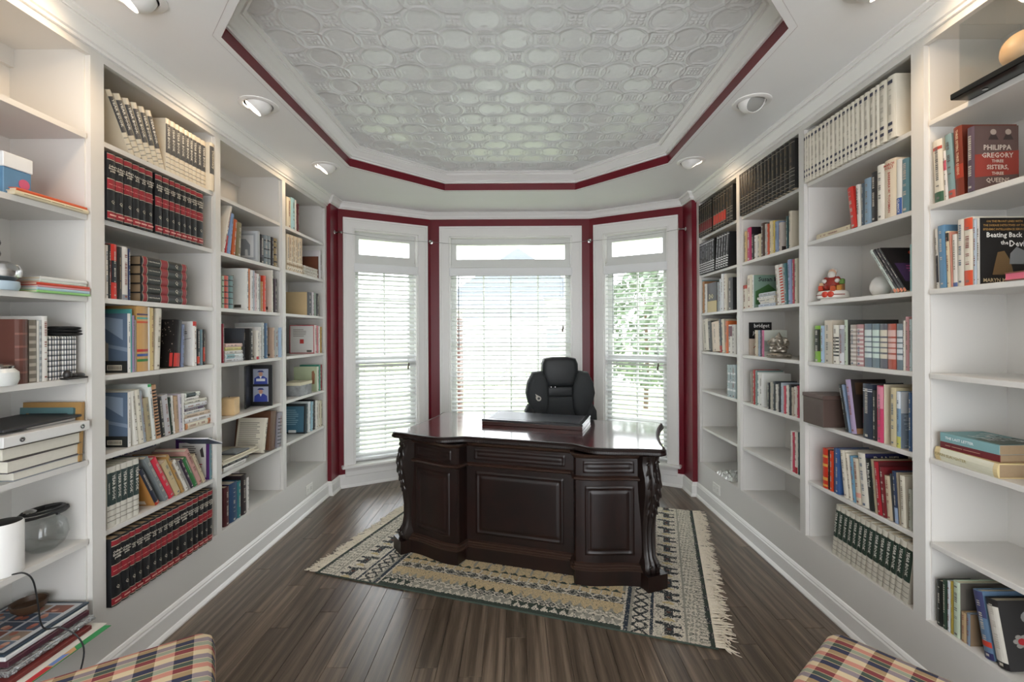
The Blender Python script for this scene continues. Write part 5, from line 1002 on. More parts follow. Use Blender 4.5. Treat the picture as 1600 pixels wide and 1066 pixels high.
juts('picture_frame', 0.025, 10, 138, 0.018, mat('#4a2430', 0.4, 0.1), 'dark purple frame in the bottom left pile', 'picture frame')
juts('picture_frame', 0.015, 6, 136, 0.014, mat('#d4d6d6', 0.5), 'white mat frame just under the photo collage', 'picture frame')
o, w_, h = juts('photo_collage', 0.01, 4, 138, 0.008, mat('#2c3a48', 0.35), 'framed collage of family photos on the bottom left pile', 'picture frame')
MB().box(-w_*.9, w_*.9, -h*.92, h*.92, 0.0082, 0.0086).build('mat_board', ink('#b9bcc0'), o)
q_ = random.Random(4)
for k in range(5):
    for m_ in range(3):
        u0, v0 = -h*.86+k*h*.345, -w_*.82+m_*w_*.56
        ph = MB().box(v0, v0+w_*.48, u0, u0+h*.31, 0.0088, 0.0092).build('photo_print', ink(q_.choice(['#7d4a3c','#5a6a7c','#8a7a6a','#3d4a5c','#a08a78'])), o)
        for _ in range(2):
            a_, b_ = v0+w_*q_.uniform(.1,.38), u0+h*q_.uniform(.07,.24); MB().lathe([(0.001,0.0093),(0.012,0.0093),(0.001,0.0095)], 10, (a_, b_, 0)).build('face_print', ink(q_.choice(['#b5705c','#c99a84','#9a5a48'])), ph)
x, y, z = at('left', 132, 0.16, zz); o = empty('wooden_bowl', (x, 1.74, zz)); tag(o, 'small brown wooden bowl behind the photo collage', 'bowl')
MB().lathe([(0.001,0),(0.03,0),(0.05,0.02),(0.055,0.04),(0.05,0.04),(0.045,0.022),(0.001,0.006)], 20).build('bowl_body', DKW, o, smooth=True)
# power cable hanging from the speaker
c0 = Vector((XL+0.012, 1.50, Z[6]+0.004)); P_ = [(-1.745,1.535,Z[6]+0.006),(-1.715,1.545,Z[6]+0.006),(XL+0.016,1.56,Z[6]+0.003),(XL+0.03,1.575,Z[6]-0.03),(XL+0.03,1.59,0.53),(XL+0.03,1.60,0.45),(XL+0.035,1.615,0.415),(XL+0.06,1.64,0.405),(XL+0.10,1.66,0.36),(XL+0.125,1.66,0.30),(XL+0.125,1.63,0.2),(XL+0.12,1.6,0.1),(XL+0.12,1.5,0.006),(XL+0.1,1.2,0.006)]
def smooth_pts(P, n=6):
    out = []; P = [Vector(p) for p in P]
    for i in range(len(P)-1):
        a, b, c, d = P[max(i-1,0)], P[i], P[i+1], P[min(i+2,len(P)-1)]
        for k in range(n):
            t = k/n; out.append(0.5*((2*b)+(c-a)*t+(2*a-5*b+4*c-d)*t*t+(3*b-a-3*c+d)*t**3))
    return out+[P[-1]]
o = MB().tube(smooth_pts(P_), 0.0026, 6).build('power_cable', BLACK, smooth=True); tag(o, 'thin black power cable hanging down from the white speaker', 'cable')
# bay 2: glass ball
o = empty('glass_ball', at('left', 326, 0.07, Z[2])); tag(o, 'clear glass ball beside the encyclopedias, left bookcase', 'glass ball')
MB().ball((0,0,0.05), 0.048, n=20, m=14).build('glass', CLEAR, o, smooth=True); MB().lathe([(0.022,0),(0.026,0.0),(0.026,0.008),(0.022,0.008)], 16).build('stand_ring', CHROME, o, smooth=True)
o = empty('booklet', (XL-0.03, 2.50, 0.872)); tag(o, 'open white booklet lying across the leaning books, left bookcase', 'booklet'); o.rotation_euler = (R(-24), 0, 0)
MB().bbox(-0.1,0.08,-0.06,0.07,0,0.006,0.001).build('pages', mat('#e2e2e4',0.6), o); MB().bbox(-0.1,0.08,-0.06,0.072,-0.003,-0.0002,0.0008).build('cover', mat('#39455c',0.5), o)
# bay 3: candle, folding frame, reader
x, y, z = at('left', 360, 0.07, Z[5]); o = empty('square_candle', (x-0.01, y, z), R(12)); tag(o, 'square cream and amber candle, third bay of left bookcase', 'candle')
MB().bbox(-0.045,0.045,-0.045,0.045,0,0.105,0.004).build('wax', mat('#d9b98a', 0.5, 0.25, 9, name='marbled_wax'), o); MB().tube([(0,0,0.105),(0.001,0,0.116)], 0.0012, 5).build('wick', BLACK, o)
FRB = mat('#1a1b1f', 0.4, 0.05)
x, y, z = at('left', 409, 0.07, Z[5]); o = empty('folding_photo_frame', (x, 3.16, z)); tag(o, 'black folding frame with two graduation photos, left bookcase', 'picture frame')
def leaf(nm, org, ang, wd_, ht, photos):
    M = Matrix.Translation(org) @ Matrix.Rotation(ang, 4, 'Z')
    l = MB().bbox(0, wd_, 0, 0.012, 0, ht, 0.002).build(nm, FRB, o); l.matrix_basis = M
    for k in range(photos):
        z0 = 0.03+k*(ht-0.04)/2; 
        c = MB().add([(wd_*.16,-0.0006,z0),(wd_*.84,-0.0006,z0),(wd_*.84,-0.0006,z0+0.105),(wd_*.16,-0.0006,z0+0.105)], [(0,1,2,3)]).build('photo_print', ink('#9aa0b2'), l)
    return l
lr = leaf('frame_leaf', (-0.075, 0.0, 0), R(4), 0.15, 0.285, 2); ll = leaf('frame_leaf', (-0.078, -0.002, 0), R(-72), 0.13, 0.285, 0)
for k in range(2):
    z0 = 0.03+k*0.1225; cx = 0.075
    def shp(nm, pts, c, y): MB().add([(cx+u, y, z0+v) for u, v in pts], [tuple(range(len(pts)))]).build(nm, ink(c), lr)
    shp('gown_print', [(-.045,.0),(.045,.0),(.042,.04),(.02,.055),(-.02,.055),(-.042,.04)], '#2f3f8f', -0.0010)
    shp('face_print', [(.014*math.cos(t*.5236), .07+.017*math.sin(t*.5236)) for t in range(12)], '#b98a74', -0.0014)
    shp('cap_print', [(-.024,.083),(.024,.083),(.012,.094),(-.012,.094)], '#1f2a6a', -0.0018); shp('collar_print', [(-.008,.055),(.008,.055),(0,.035)], '#e2e2e6', -0.0018)
    if k == 1: shp('diploma_print', [(-.03,.02),(.03,.02),(.03,.038),(-.03,.038)], '#d5d7dc', -0.0018)
o = empty('e_reader', (*at('left', 364, 0.09, Z[6]+0.0705)[:2], Z[6]+0.0705)); tag(o, 'grey e-reader lying on the cream magazines, left bookcase', 'e-reader')
MB().bbox(-0.055,0.06,-0.075,0.075,0,0.009,0.003).build('case', mat('#55585c',0.4), o); MB().box(-0.042,0.048,-0.058,0.062,0.0092,0.0096).build('screen', mat('#a3a8aa',0.2), o)
# bay 4: brown album, lidded box
x, y, z = at('left', 499, 0.03, Z[2]); o = empty('brown_album', (x-0.11, y-0.008, z)); tag(o, 'square brown album standing behind the white stack, left bookcase', 'album')
MB().bbox(-0.11,0.11,-0.006,0.006,0,0.2,0.002).build('cover', mat('#5b3224',0.45,0.1), o); MB().bbox(-0.1,0.105,-0.011,-0.0065,0.006,0.194,0.001).build('front_board', mat('#6b3c2a',0.45,0.1), o)
x, y, z = at('left', 466, 0.07, Z[5]); gift('patterned_box', (x-0.02, y+0.02, z), 0.15, 0.20, 0.11, mat('#8a8d8f', 0.6, 0.75, 22, name='black_white_pattern'), 'black and white patterned box with cream lid, left bookcase', 'box', mat('#d9d3b8', 0.6), lidh=0.025)

# ------------------------------------------------------------------ small things on the right bookcase
Z = ROWR
o = empty('bearded_man_figurine', at('right', 1302, 0.09, Z[3])); tag(o, 'seated bearded man figurine in red coat on white base, right bookcase', 'figurine'); o.rotation_euler = (0,0,R(-55))
CER = mat('#e2dfd8', 0.25, 0.03); SR = mat('#8a2a20', 0.35, 0.15, 40); SB = mat('#a8744a', 0.5, 0.2, 40)
MB().lathe([(0.001,0),(0.058,0),(0.058,0.01),(0.001,0.01)], 24).lathe([(0.058,0.01),(0.072,0.014),(0.074,0.03),(0.070,0.045),(0.062,0.052),(0.001,0.052)], 24).build('base', CER, o, smooth=True)
MB().tube([(0.075*math.cos(a*.1),0.075*math.sin(a*.1),0.03) for a in range(-27,-4)], 0.0025, 6).build('ribbon', SR, o, smooth=True)
MB().ball((-0.012,-0.072,0.032),0.016,0.006,0.016).ball((0.014,-0.072,0.032),0.016,0.006,0.016).build('bow', mat('#c8402c',0.35), o, smooth=True)
MB().bbox(-0.045,0.045,-0.01,0.035,0.052,0.10,0.006).build('armchair', SB, o)
MB().lathe([(0.035,0.055),(0.04,0.075),(0.034,0.10),(0.022,0.125),(0.010,0.135)], 14, (0,-0.005,0)).ball((-0.028,-0.015,0.105),0.014,0.014,0.024).ball((0.028,-0.015,0.105),0.014,0.014,0.024).ball((-0.015,-0.04,0.07),0.013,0.026,0.013).ball((0.015,-0.04,0.07),0.013,0.026,0.013).build('coat', SR, o, smooth=True)
MB().ball((0,-0.008,0.148),0.019,0.018,0.022).build('head', mat('#caa58c',0.4), o, smooth=True)
MB().ball((0,-0.02,0.138),0.018,0.012,0.02).ball((0,0.002,0.158),0.022,0.02,0.018).ball((-0.03,-0.03,0.105),0.012).ball((0.03,-0.03,0.105),0.012).build('beard', mat('#c9c5bf',0.6,0.1,60), o, smooth=True)
for (a_, b_, c_, hx) in ((-.045,-.03,.068,'#c0452c'),(.042,-.035,.066,'#b9823c'),(.045,-.012,.10,'#5d7f3c'),(-.048,-.008,.085,'#d3b08a'),(.02,-.055,.062,'#b5502c')): MB().bbox(a_-.012,a_+.012,b_-.012,b_+.012,c_-.014,c_+.014,.004).build('gift', mat(hx,0.4), o)
o = empty('white_egg', at('right', 1376, 0.10, Z[3])); tag(o, 'smooth white egg-shaped ornament beside the leaning magazines', 'ornament')
MB().lathe([(0.001,0),(0.018,0.0),(0.030,0.008),(0.041,0.03),(0.042,0.05),(0.033,0.075),(0.018,0.09),(0.001,0.094)], 24).build('egg', mat('#dcd9d4',0.3,0.02), o, smooth=True); MB().lathe([(0.02,0),(0.024,0),(0.024,0.006),(0.02,0.006)], 14).build('foot_ring', mat('#dcd9d4',0.3), o, smooth=True)
SIL = mat('#9c958a', 0.38, 0.35, 60, bump=0.4, metal=0.75, name='antiqued_silver')
o = empty('elephant_figurine', at('right', 1217, 0.05, Z[4])); tag(o, 'antique silver elephant-god figurine on round base, right bookcase', 'figurine'); o.rotation_euler = (0,0,R(-40))
MB().lathe([(0.001,0),(0.066,0),(0.070,0.006),(0.064,0.012),(0.067,0.022),(0.058,0.03),(0.001,0.032)], 26).build('base', SIL, o, smooth=True)
mb = MB(); [mb.ball((0.064*math.cos(a*.2618),0.064*math.sin(a*.2618),0.0165),0.006,0.006,0.006,6,4) for a in range(24)]; t = mb.build('base_beads', SIL, o, smooth=True); t['kind'] = 'stuff'
MB().ball((0,0.005,0.062),0.036,0.032,0.034).ball((-0.022,-0.02,0.045),0.026,0.02,0.015).ball((0.022,-0.02,0.045),0.026,0.02,0.015).build('body', SIL, o, smooth=True)
MB().ball((0,-0.005,0.108),0.024,0.023,0.024).tube(smooth_pts([(0,-0.024,0.106),(0,-0.036,0.094),(0.004,-0.038,0.078),(0.014,-0.036,0.066)]), 0.007, 8).build('head', SIL, o, smooth=True)
MB().ball((-0.034,0.0,0.108),0.017,0.005,0.02).ball((0.034,0.0,0.108),0.017,0.005,0.02).build('ears', SIL, o, smooth=True)
MB().lathe([(0.02,0.124),(0.022,0.13),(0.014,0.14),(0.010,0.15),(0.004,0.158),(0.001,0.163)], 12, (0,0.0,0)).build('crown', SIL, o, smooth=True)
for s in (-1, 1):
    MB().tube(smooth_pts([(s*.028,0,.085),(s*.05,-.012,.085),(s*.052,-.026,.105)]), 0.008, 8).build('arm', SIL, o, smooth=True); MB().tube(smooth_pts([(s*.026,.006,.075),(s*.046,-.01,.062),(s*.038,-.034,.064)]), 0.008, 8).build('arm', SIL, o, smooth=True)
x, y, z = at('right', 1270, -0.02, Z[5]); b = gift('wooden_box', (XR-0.022+0.09, 2.44, z), 0.18, 0.165, 0.165, mat('#54443e', 0.45, 0.12, 8, name='walnut_veneer'), 'lidded dark walnut box jutting from the fifth shelf, right bookcase', 'box', mat('#5c4a44', 0.45, 0.12, 8), lidh=0.02)
o = empty('plastic_packet', (*at('right', 1139, 0.06, Z[7])[:2], Z[7]+0.001)); tag(o, 'crumpled clear plastic packet on bottom shelf beside right outlet', 'packet'); q_ = random.Random(8)
hs = [[q_.uniform(0.004,0.03) for _ in range(15)] for _ in range(11)]
MB().grid(14, 10, lambda u, v: (-0.06+0.16*v, -0.13+0.26*u, hs[int(round(v*10))][int(round(u*14))] if 0 < u < 1 and 0 < v < 1 else 0.002)).build('wrapper', mat('#c9cac8', 0.12, 0.45, 40, coat=0.6, name='crinkled_film'), o)
o = empty('pink_booklet', (*at('right', 1592, 0.02, Z[3])[:2], Z[3]+0.0005)); tag(o, 'small pink-edged book lying before the black hardback, right bookcase', 'booklet')
MB().bbox(-0.01,0.09,-0.12,0.035,0,0.004,0.001).bbox(-0.01,0.09,-0.12,0.035,0.024,0.028,0.001).build('cover', mat('#7a4a3c',0.5), o); MB().box(-0.008,0.085,-0.115,0.032,0.004,0.024).build('page_block', mat('#d86a80',0.6), o)
# acrylic display case on the top shelf, black base overhanging the edge
x0_ = XR-0.05; o = empty('display_case', (XR+0.07, 1.50, Z[1]+0.0005)); tag(o, 'clear acrylic display case with ball on black base, top right', 'display case')
MB().bbox(-0.125,0.125,-0.13,0.13,0,0.022,0.003).build('base', mat('#141414',0.2,0.05), o)
MB().box(-0.11,-0.107,-0.11,0.11,0.0225,0.26).box(0.107,0.11,-0.11,0.11,0.0225,0.26).box(-0.107,0.107,-0.11,-0.107,0.0225,0.26).box(-0.107,0.107,0.107,0.11,0.0225,0.26).box(-0.107,0.107,-0.107,0.107,0.257,0.26).build('cover', CLEAR, o)
MB().ball((0,0,0.105),0.06,n=20,m=14).build('ball', mat('#d9b48a',0.5,0.1,10), o, smooth=True); MB().lathe([(0.03,0.0225),(0.035,0.0225),(0.028,0.05),(0.022,0.05)], 16).build('ball_stand', BLACK, o, smooth=True)
MB().lathe([(0.001,0),(0.008,0),(0.006,0.002),(0.001,0.002)], 12, (-0.08,0.05,-0.002)).build('rubber_foot', CHROME, o)
o = empty('crystal_ornament', (*at('right', 1536, 0.05, Z[1])[:2], Z[1]+0.0005)); tag(o, 'small clear crystal ornament beside the acrylic display case', 'ornament'); o.location.y = 1.66; o.location.x = XR+0.06
MB().ball((0,0,0.022),0.022,0.022,0.022,7,5).ball((0.02,-0.022,0.014),0.014,0.014,0.014,7,5).build('crystal', CLEAR, o); MB().bbox(-0.012,0.012,-0.012,0.012,0,0.003,0.001).build('foot', CLEAR, o)
# ------------------------------------------------------------------ rug
RUGZ = 0.010
RA = math.atan2(-0.732, 2.287); RU, RV = 2.26, 1.68       # woven part; fringe at both short ends
rug = empty('area_rug', (-1.296+0.07*math.cos(RA), 2.794+0.07*math.sin(RA), 0.0), RA); tag(rug, 'fringed cream and black tribal-pattern rug under the desk', 'rug')
CRM, TAN, DRK, NAV, GRN, GRY, RST = '#ded6c6', '#d3bd94', '#34383a', '#333c48', '#3c473e', '#a39f92', '#5e3c32'
def rug_color(u, v):
    """u along the long side from the left end, v from the near long edge"""
    def tri(x, p): x = (x/p) % 1.0; return 1-abs(2*x-1)
    e = min(u, RU-u)
    if e < 0.50:                                            # end borders: columns across the rug
        if e < 0.035: return GRN if (v*9) % 1 < 0.55 else DRK
        if e < 0.075: return CRM if ((v*40) % 1 < 0.6) else GRY
        if e < 0.13: return CRM if (math.sin(v*170)+math.sin(e*300+v*31)) > -0.4 else GRY
        if e < 0.14: return GRY
        if e < 0.29:                                        # stylised animals
            p = (v % 0.145)/0.145; q = (e-0.14)/0.15
            a = abs(p-0.5) < 0.30 and abs(q-0.5) < 0.14; legs = abs(q-0.25) < 0.14 and (abs(p-0.28) < 0.07 or abs(p-0.68) < 0.07); hd = 0.5 < q < 0.92 and abs(p-0.78) < 0.09
            dm = abs(p-0.04)+abs(q-0.5)*0.7 < 0.16
            return DRK if (a or legs or hd) and not (abs(p-.5) < .06 and abs(q-.5) < .06) else (RST if abs(p-.5) < .06 and abs(q-.5) < .06 else ('#c9b88c' if dm else CRM))
        if e < 0.305: return NAV
        if e < 0.315: return CRM
        if e < 0.395:
            p = ((v % 0.062)/0.062-0.5)*2; q = (e-0.355)/0.04
            return DRK if abs(abs(p)-abs(q)) < 0.26 else CRM
        if e < 0.41: return GRY
        if e < 0.43: return NAV
        if e < 0.44: return CRM
    if v < 0.03 or v > RV-0.03: return GRN
    w_ = v if v < RV/2 else RV-v
    jig = int(u/0.31) % 3
    def diam(u_, w0, w1, p, ph=0.0):                        # 0 at the rim of a lozenge row, 1 at its heart
        x_ = ((u_+ph)/p) % 1.0; q_ = (w_-w0)/(w1-w0); return 1-(abs(2*x_-1)+abs(2*q_-1))
    if w_ < 0.075: return CRM if tri(u, 0.05) > (w_-0.03)/0.045 else (GRN if jig == 1 else GRY)
    if w_ < 0.125:
        d = diam(u, 0.075, 0.125, 0.05, 0.025); return DRK if 0.0 < d < 0.35 and jig != 2 else (GRY if d > 0.35 else (CRM if d > -0.6 else GRN))
    if w_ < 0.165: return TAN if tri(u, 0.055) > (0.165-w_)/0.04*0.8 else (GRN if jig == 0 else GRY)
    if w_ < 0.215: return TAN
    if w_ < 0.275:
        d = diam(u, 0.215, 0.275, 0.075); return DRK if 0 < d < .28 or (d > .5) else (GRY if d > 0 else (NAV if jig == 2 and d < -.55 else (RST if jig == 0 and d < -.7 else DRK if d < -.72 else CRM)))
    if w_ < 0.315: return TAN if tri(u+0.02, 0.06) < 0.8 else CRM
    if w_ < 0.345: return GRN if tri(u, 0.06) > (w_-0.315)/0.03 else TAN
    if w_ < 0.40: return TAN if ((u*11) % 1) < .85 else GRY
    if w_ < 0.45:
        d = diam(u, 0.40, 0.45, 0.065); return NAV if 0 < d < .4 else (CRM if d > 0 else TAN)
    r = int(w_/0.016)
    return (CRM if ((u*16+r*0.37) % 1) < 0.22 else NAV) if r % 3 else GRY
def make_rug():
    nu, nv = 420, 310; me = bpy.data.meshes.new('weave')
    vs = [(RU*i/nu, RV*j/nv, RUGZ) for j in range(nv+1) for i in range(nu+1)]
    fs = [(j*(nu+1)+i, j*(nu+1)+i+1, (j+1)*(nu+1)+i+1, (j+1)*(nu+1)+i) for j in range(nv) for i in range(nu)]
    me.from_pydata(vs, [], fs)
    ca = me.color_attributes.new('weave', 'BYTE_COLOR', 'CORNER'); buf = []; q = random.Random(9); cache = {}
    for j in range(nv):
        for i in range(nu):
            wob = 0.004*math.sin(j*0.31)+0.003*math.sin(i*0.17)
            c = rug_color(RU*(i+.5)/nu+0.0015*q.uniform(-1,1), min(RV-1e-4, max(0, RV*(j+.5)/nv + (wob if 12 < j < nv-12 else 0)+0.0015*q.uniform(-1,1))))
            if c in (CRM, TAN) and q.random() < (0.16 if c == CRM else 0.05): c = GRY if q.random() < .7 else DRK
            elif c in (DRK, NAV) and q.random() < 0.12: c = GRY
            if c not in cache: cache[c] = lin(c)
            k = q.uniform(0.78, 1.12) * (0.9 if q.random() < .2 else 1); r = cache[c]; buf += [min(1, r[0]*k), min(1, r[1]*k), min(1, r[2]*k), 1.0]*4
    ca.data.foreach_set('color', buf)
    m, nt, b = nodes_of('woven_wool'); L = nt.links; at_ = N(nt, 'ShaderNodeVertexColor', layer_name='weave'); L.new(at_.outputs[0], b.inputs['Base Color']); b.inputs['Roughness'].default_value = 0.95
    tc = N(nt, 'ShaderNodeTexCoord'); nz = N(nt, 'ShaderNodeTexNoise', Scale=420.0, Detail=2.0); L.new(tc.outputs['Object'], nz.inputs['Vector']); bp = N(nt, 'ShaderNodeBump', Strength=0.6, Distance=0.003); L.new(nz.outputs['Fac'], bp.inputs['Height']); L.new(bp.outputs[0], b.inputs['Normal'])
    me.materials.append(m); put('weave', me, rug)
make_rug()
MB().box(0.001, RU-0.001, 0.0, RV, 0.0008, RUGZ-0.0003).build('backing', mat(GRN, 0.9, 0.15, 60), rug)
FR = mat('#e4dac8', 0.95, 0.22, 120, name='fringe_wool'); mb = MB(); q = random.Random(6)
for (u0, s) in ((0.0, -1), (RU, 1)):
    v = 0.004
    while v < RV:
        ln = q.uniform(0.05, 0.095); dv = q.uniform(-0.035, 0.035); r = q.uniform(0.002, 0.0036)
        mb.tube([(u0-s*0.012, v, RUGZ+0.001), (u0+s*ln*.4, v-dv*.35, RUGZ*.8+q.uniform(0,.010)), (u0+s*ln*.75, v+dv, 0.006), (u0+s*ln, v+dv*1.3+q.uniform(-.008,.008), 0.004)], [r, r*1.2, r*1.1, r*.6], 5); v += q.uniform(0.0042, 0.0072)
fr = mb.build('fringe', FR, rug, smooth=True); fr['kind'] = 'stuff'

# ------------------------------------------------------------------ desk
def desk_wood():
    m, nt, b = nodes_of('dark_cherry_wood'); L = nt.links; tc = N(nt, 'ShaderNodeTexCoord'); mp = N(nt, 'ShaderNodeMapping'); mp.inputs['Scale'].default_value = (3, 22, 3); L.new(tc.outputs['Object'], mp.inputs[0])
    nz = N(nt, 'ShaderNodeTexNoise', Scale=1.6, Detail=6.0, Distortion=1.0); L.new(mp.outputs[0], nz.inputs['Vector']); cr = N(nt, 'ShaderNodeValToRGB'); L.new(nz.outputs['Fac'], cr.inputs[0])
    e = cr.color_ramp.elements; e[0].position = .3; e[0].color = lin('#140b09'); e[1].position = .75; e[1].color = lin('#23110d'); L.new(cr.outputs[0], b.inputs['Base Color']); b.inputs['Roughness'].default_value = 0.36; b.inputs['Coat Weight'].default_value = 0.1; b.inputs['Coat Roughness'].default_value = 0.2; b.inputs['Specular IOR Level'].default_value = 0.35
    return m
DW = desk_wood()
def top_wood():
    m, nt, b = nodes_of('polished_cherry_top'); L = nt.links; tc = N(nt, 'ShaderNodeTexCoord'); nz = N(nt, 'ShaderNodeTexNoise', Scale=5.0, Detail=6.0, Distortion=1.2); L.new(tc.outputs['Object'], nz.inputs['Vector'])
    cr = N(nt, 'ShaderNodeValToRGB'); L.new(nz.outputs['Fac'], cr.inputs[0]); e = cr.color_ramp.elements; e[0].position = .3; e[0].color = lin('#3a1a1b'); e[1].position = .72; e[1].color = lin('#642a2a'); L.new(cr.outputs[0], b.inputs['Base Color'])
    b.inputs['Roughness'].default_value = 0.16; b.inputs['Coat Weight'].default_value = 1.0; b.inputs['Coat Roughness'].default_value = 0.08; return m
TW = top_wood(); CARV = mat('#1a100d', 0.4, 0.25, 40, coat=0.2, name='carved_dark_wood')
DA = math.atan2(-0.50, 1.66)
desk = empty('executive_desk', (0.111, 3.163, RUGZ), DA); tag(desk, 'dark carved executive desk with serpentine front and polished top', 'desk')
HL, HD, DH = 0.79, 0.345, 0.79        # half length and half depth of the carcase, height of the top
def sm(a, b, x): t = min(1, max(0, (x-a)/(b-a))); return t*t*(3-2*t)
def dfront(s):                        # how far the front bows out at s from the middle
    a = abs(s)
    if a <= 0.345: return 0.0
    st = 0.052*sm(0.345, 0.365, a)
    return st + 0.038*(math.cos(min(1, max(0, (a-0.40)/(0.74-0.40)))*math.pi)) * sm(0.345, 0.375, a) 
def dtop(s):
    a = abs(s); return 0.02 + 0.040*sm(0.28, 0.42, a) + 0.028*math.cos(min(1, max(0, (a-0.42)/(0.74-0.42)))*math.pi)*sm(0.30, 0.44, a) + 0.03*sm(0.74, 0.85, a)
def fy(s, extra=0): return -HD - dfront(s) - extra
NS = 150
front = [(-HL+0.05 + (2*HL-0.10)*k/NS) for k in range(NS+1)]
def plan(off=0.0):                    # closed carcase outline, offset outwards by off, starting at the back left
    P_ = [(-HL-off, HD+off), (-HL-off, -HD+0.05-off*.4), (-HL+0.05-off*.4, -HD-0.028-off)] if False else [(-HL-off, HD+off), (-HL-off, -HD+0.02)]
    P_ += [(s*(HL+off*.5)/HL, fy(s, off)) for s in front] + [(HL+off, -HD+0.02), (HL+off, HD+off)]
    return P_
# plinth and its stepped moulding
kn = 0.36                             # half width of the knee space at the back
def ped_plan(sg, off=0.0):
    fr_ = [s for s in front if s*sg > 0.345]; fr_ = fr_ if sg < 0 else fr_
    F_ = [(s, fy(s, off)) for s in fr_]
    if sg < 0: return [(-HL-off, HD+off), (-HL-off, -HD+0.02), *F_, (-kn, -HD+0.05), (-kn, HD+off)]
    return [(kn, HD+off), (kn, -HD+0.05), *F_, (HL+off, -HD+0.02), (HL+off, HD+off)]
for sg in (-1, 1):
    mb = MB(); pl = ped_plan(sg, 0.022); mb.prism(pl, 0.0, 0.085); p = mb.build('plinth', DW, desk)
    MB().prism(ped_plan(sg, 0.0), 0.085, 0.735).build('pedestal', DW, desk)
pc = [s for s in front if abs(s) <= 0.345]
MB().prism([(-0.36, -HD+0.05)] + [(s, -HD-0.022) for s in (-0.36, 0.36)] + [(0.36, -HD+0.05)], 0.0, 0.085).build('center_plinth', DW, desk)
MB().box(-0.36, 0.36, -HD-0.0, -HD+0.03, 0.085, 0.735).build('modesty_panel', DW, desk)
fl = [(-HL, -HD+0.15)] + [(-HL, -HD+0.02)] + [(s, fy(s)) for s in front] + [(HL, -HD+0.02), (HL, -HD+0.15)]
fl = [(-HL, HD-0.01)] + fl[1:-1] + [(HL, HD-0.01)]
MLD = mat('#33221b', 0.3, 0.2, 30, coat=0.3, name='worn_moulding_wood')
def mould(name, prof): 
    o = MB().sweep(fl, prof, cap=True).build(name, MLD, desk, smooth=True); return o
mould('base_moulding', [(0,0.085),(0.026,0.085),(0.027,0.093),(0.020,0.097),(0.021,0.105),(0.013,0.109),(0.014,0.117),(0.006,0.122),(0,0.124)])
mould('waist_moulding', [(0,0.594),(0.008,0.597),(0.017,0.604),(0.018,0.613),(0.010,0.619),(0,0.622)])
mould('cornice_moulding', [(0,0.722),(0.010,0.728),(0.018,0.738),(0.024,0.750),(0,0.750)])
# raised frames and fielded panels that follow the curve of the front
def fielded(name, s0, s1, z0, z1, bead, depth):
    n1 = max(8, int((s1-s0)/0.008)); n2 = max(6, int((z1-z0)/0.008))
    def f(i, j):
        s, z = s0+(s1-s0)*i, z0+(z1-z0)*j; e = min(s-s0, s1-s, z-z0, z1-z)
        h = 0.0005
        if e < bead: t = e/bead; h += 0.0065*math.sin(math.pi*t)**0.8 if t < 1 else 0
        else: h += -0.0 + depth*sm(bead, bead+0.02, e)
        return (s, fy(s, h), z)
    return MB().grid(n1, n2, f).build(name, DW, desk, smooth='all')
for sg in (-1, 1):
    a, b = sorted((sg*0.425, sg*0.70)); fielded('fielded_panel', a, b, 0.165, 0.565, 0.022, 0.006)
    a, b = sorted((sg*0.415, sg*0.70)); fielded('frieze_panel', a, b, 0.638, 0.708, 0.014, 0.004)
fielded('fielded_panel', -0.285, 0.285, 0.165, 0.565, 0.022, 0.006); fielded('frieze_panel', -0.295, 0.295, 0.638, 0.708, 0.014, 0.004)
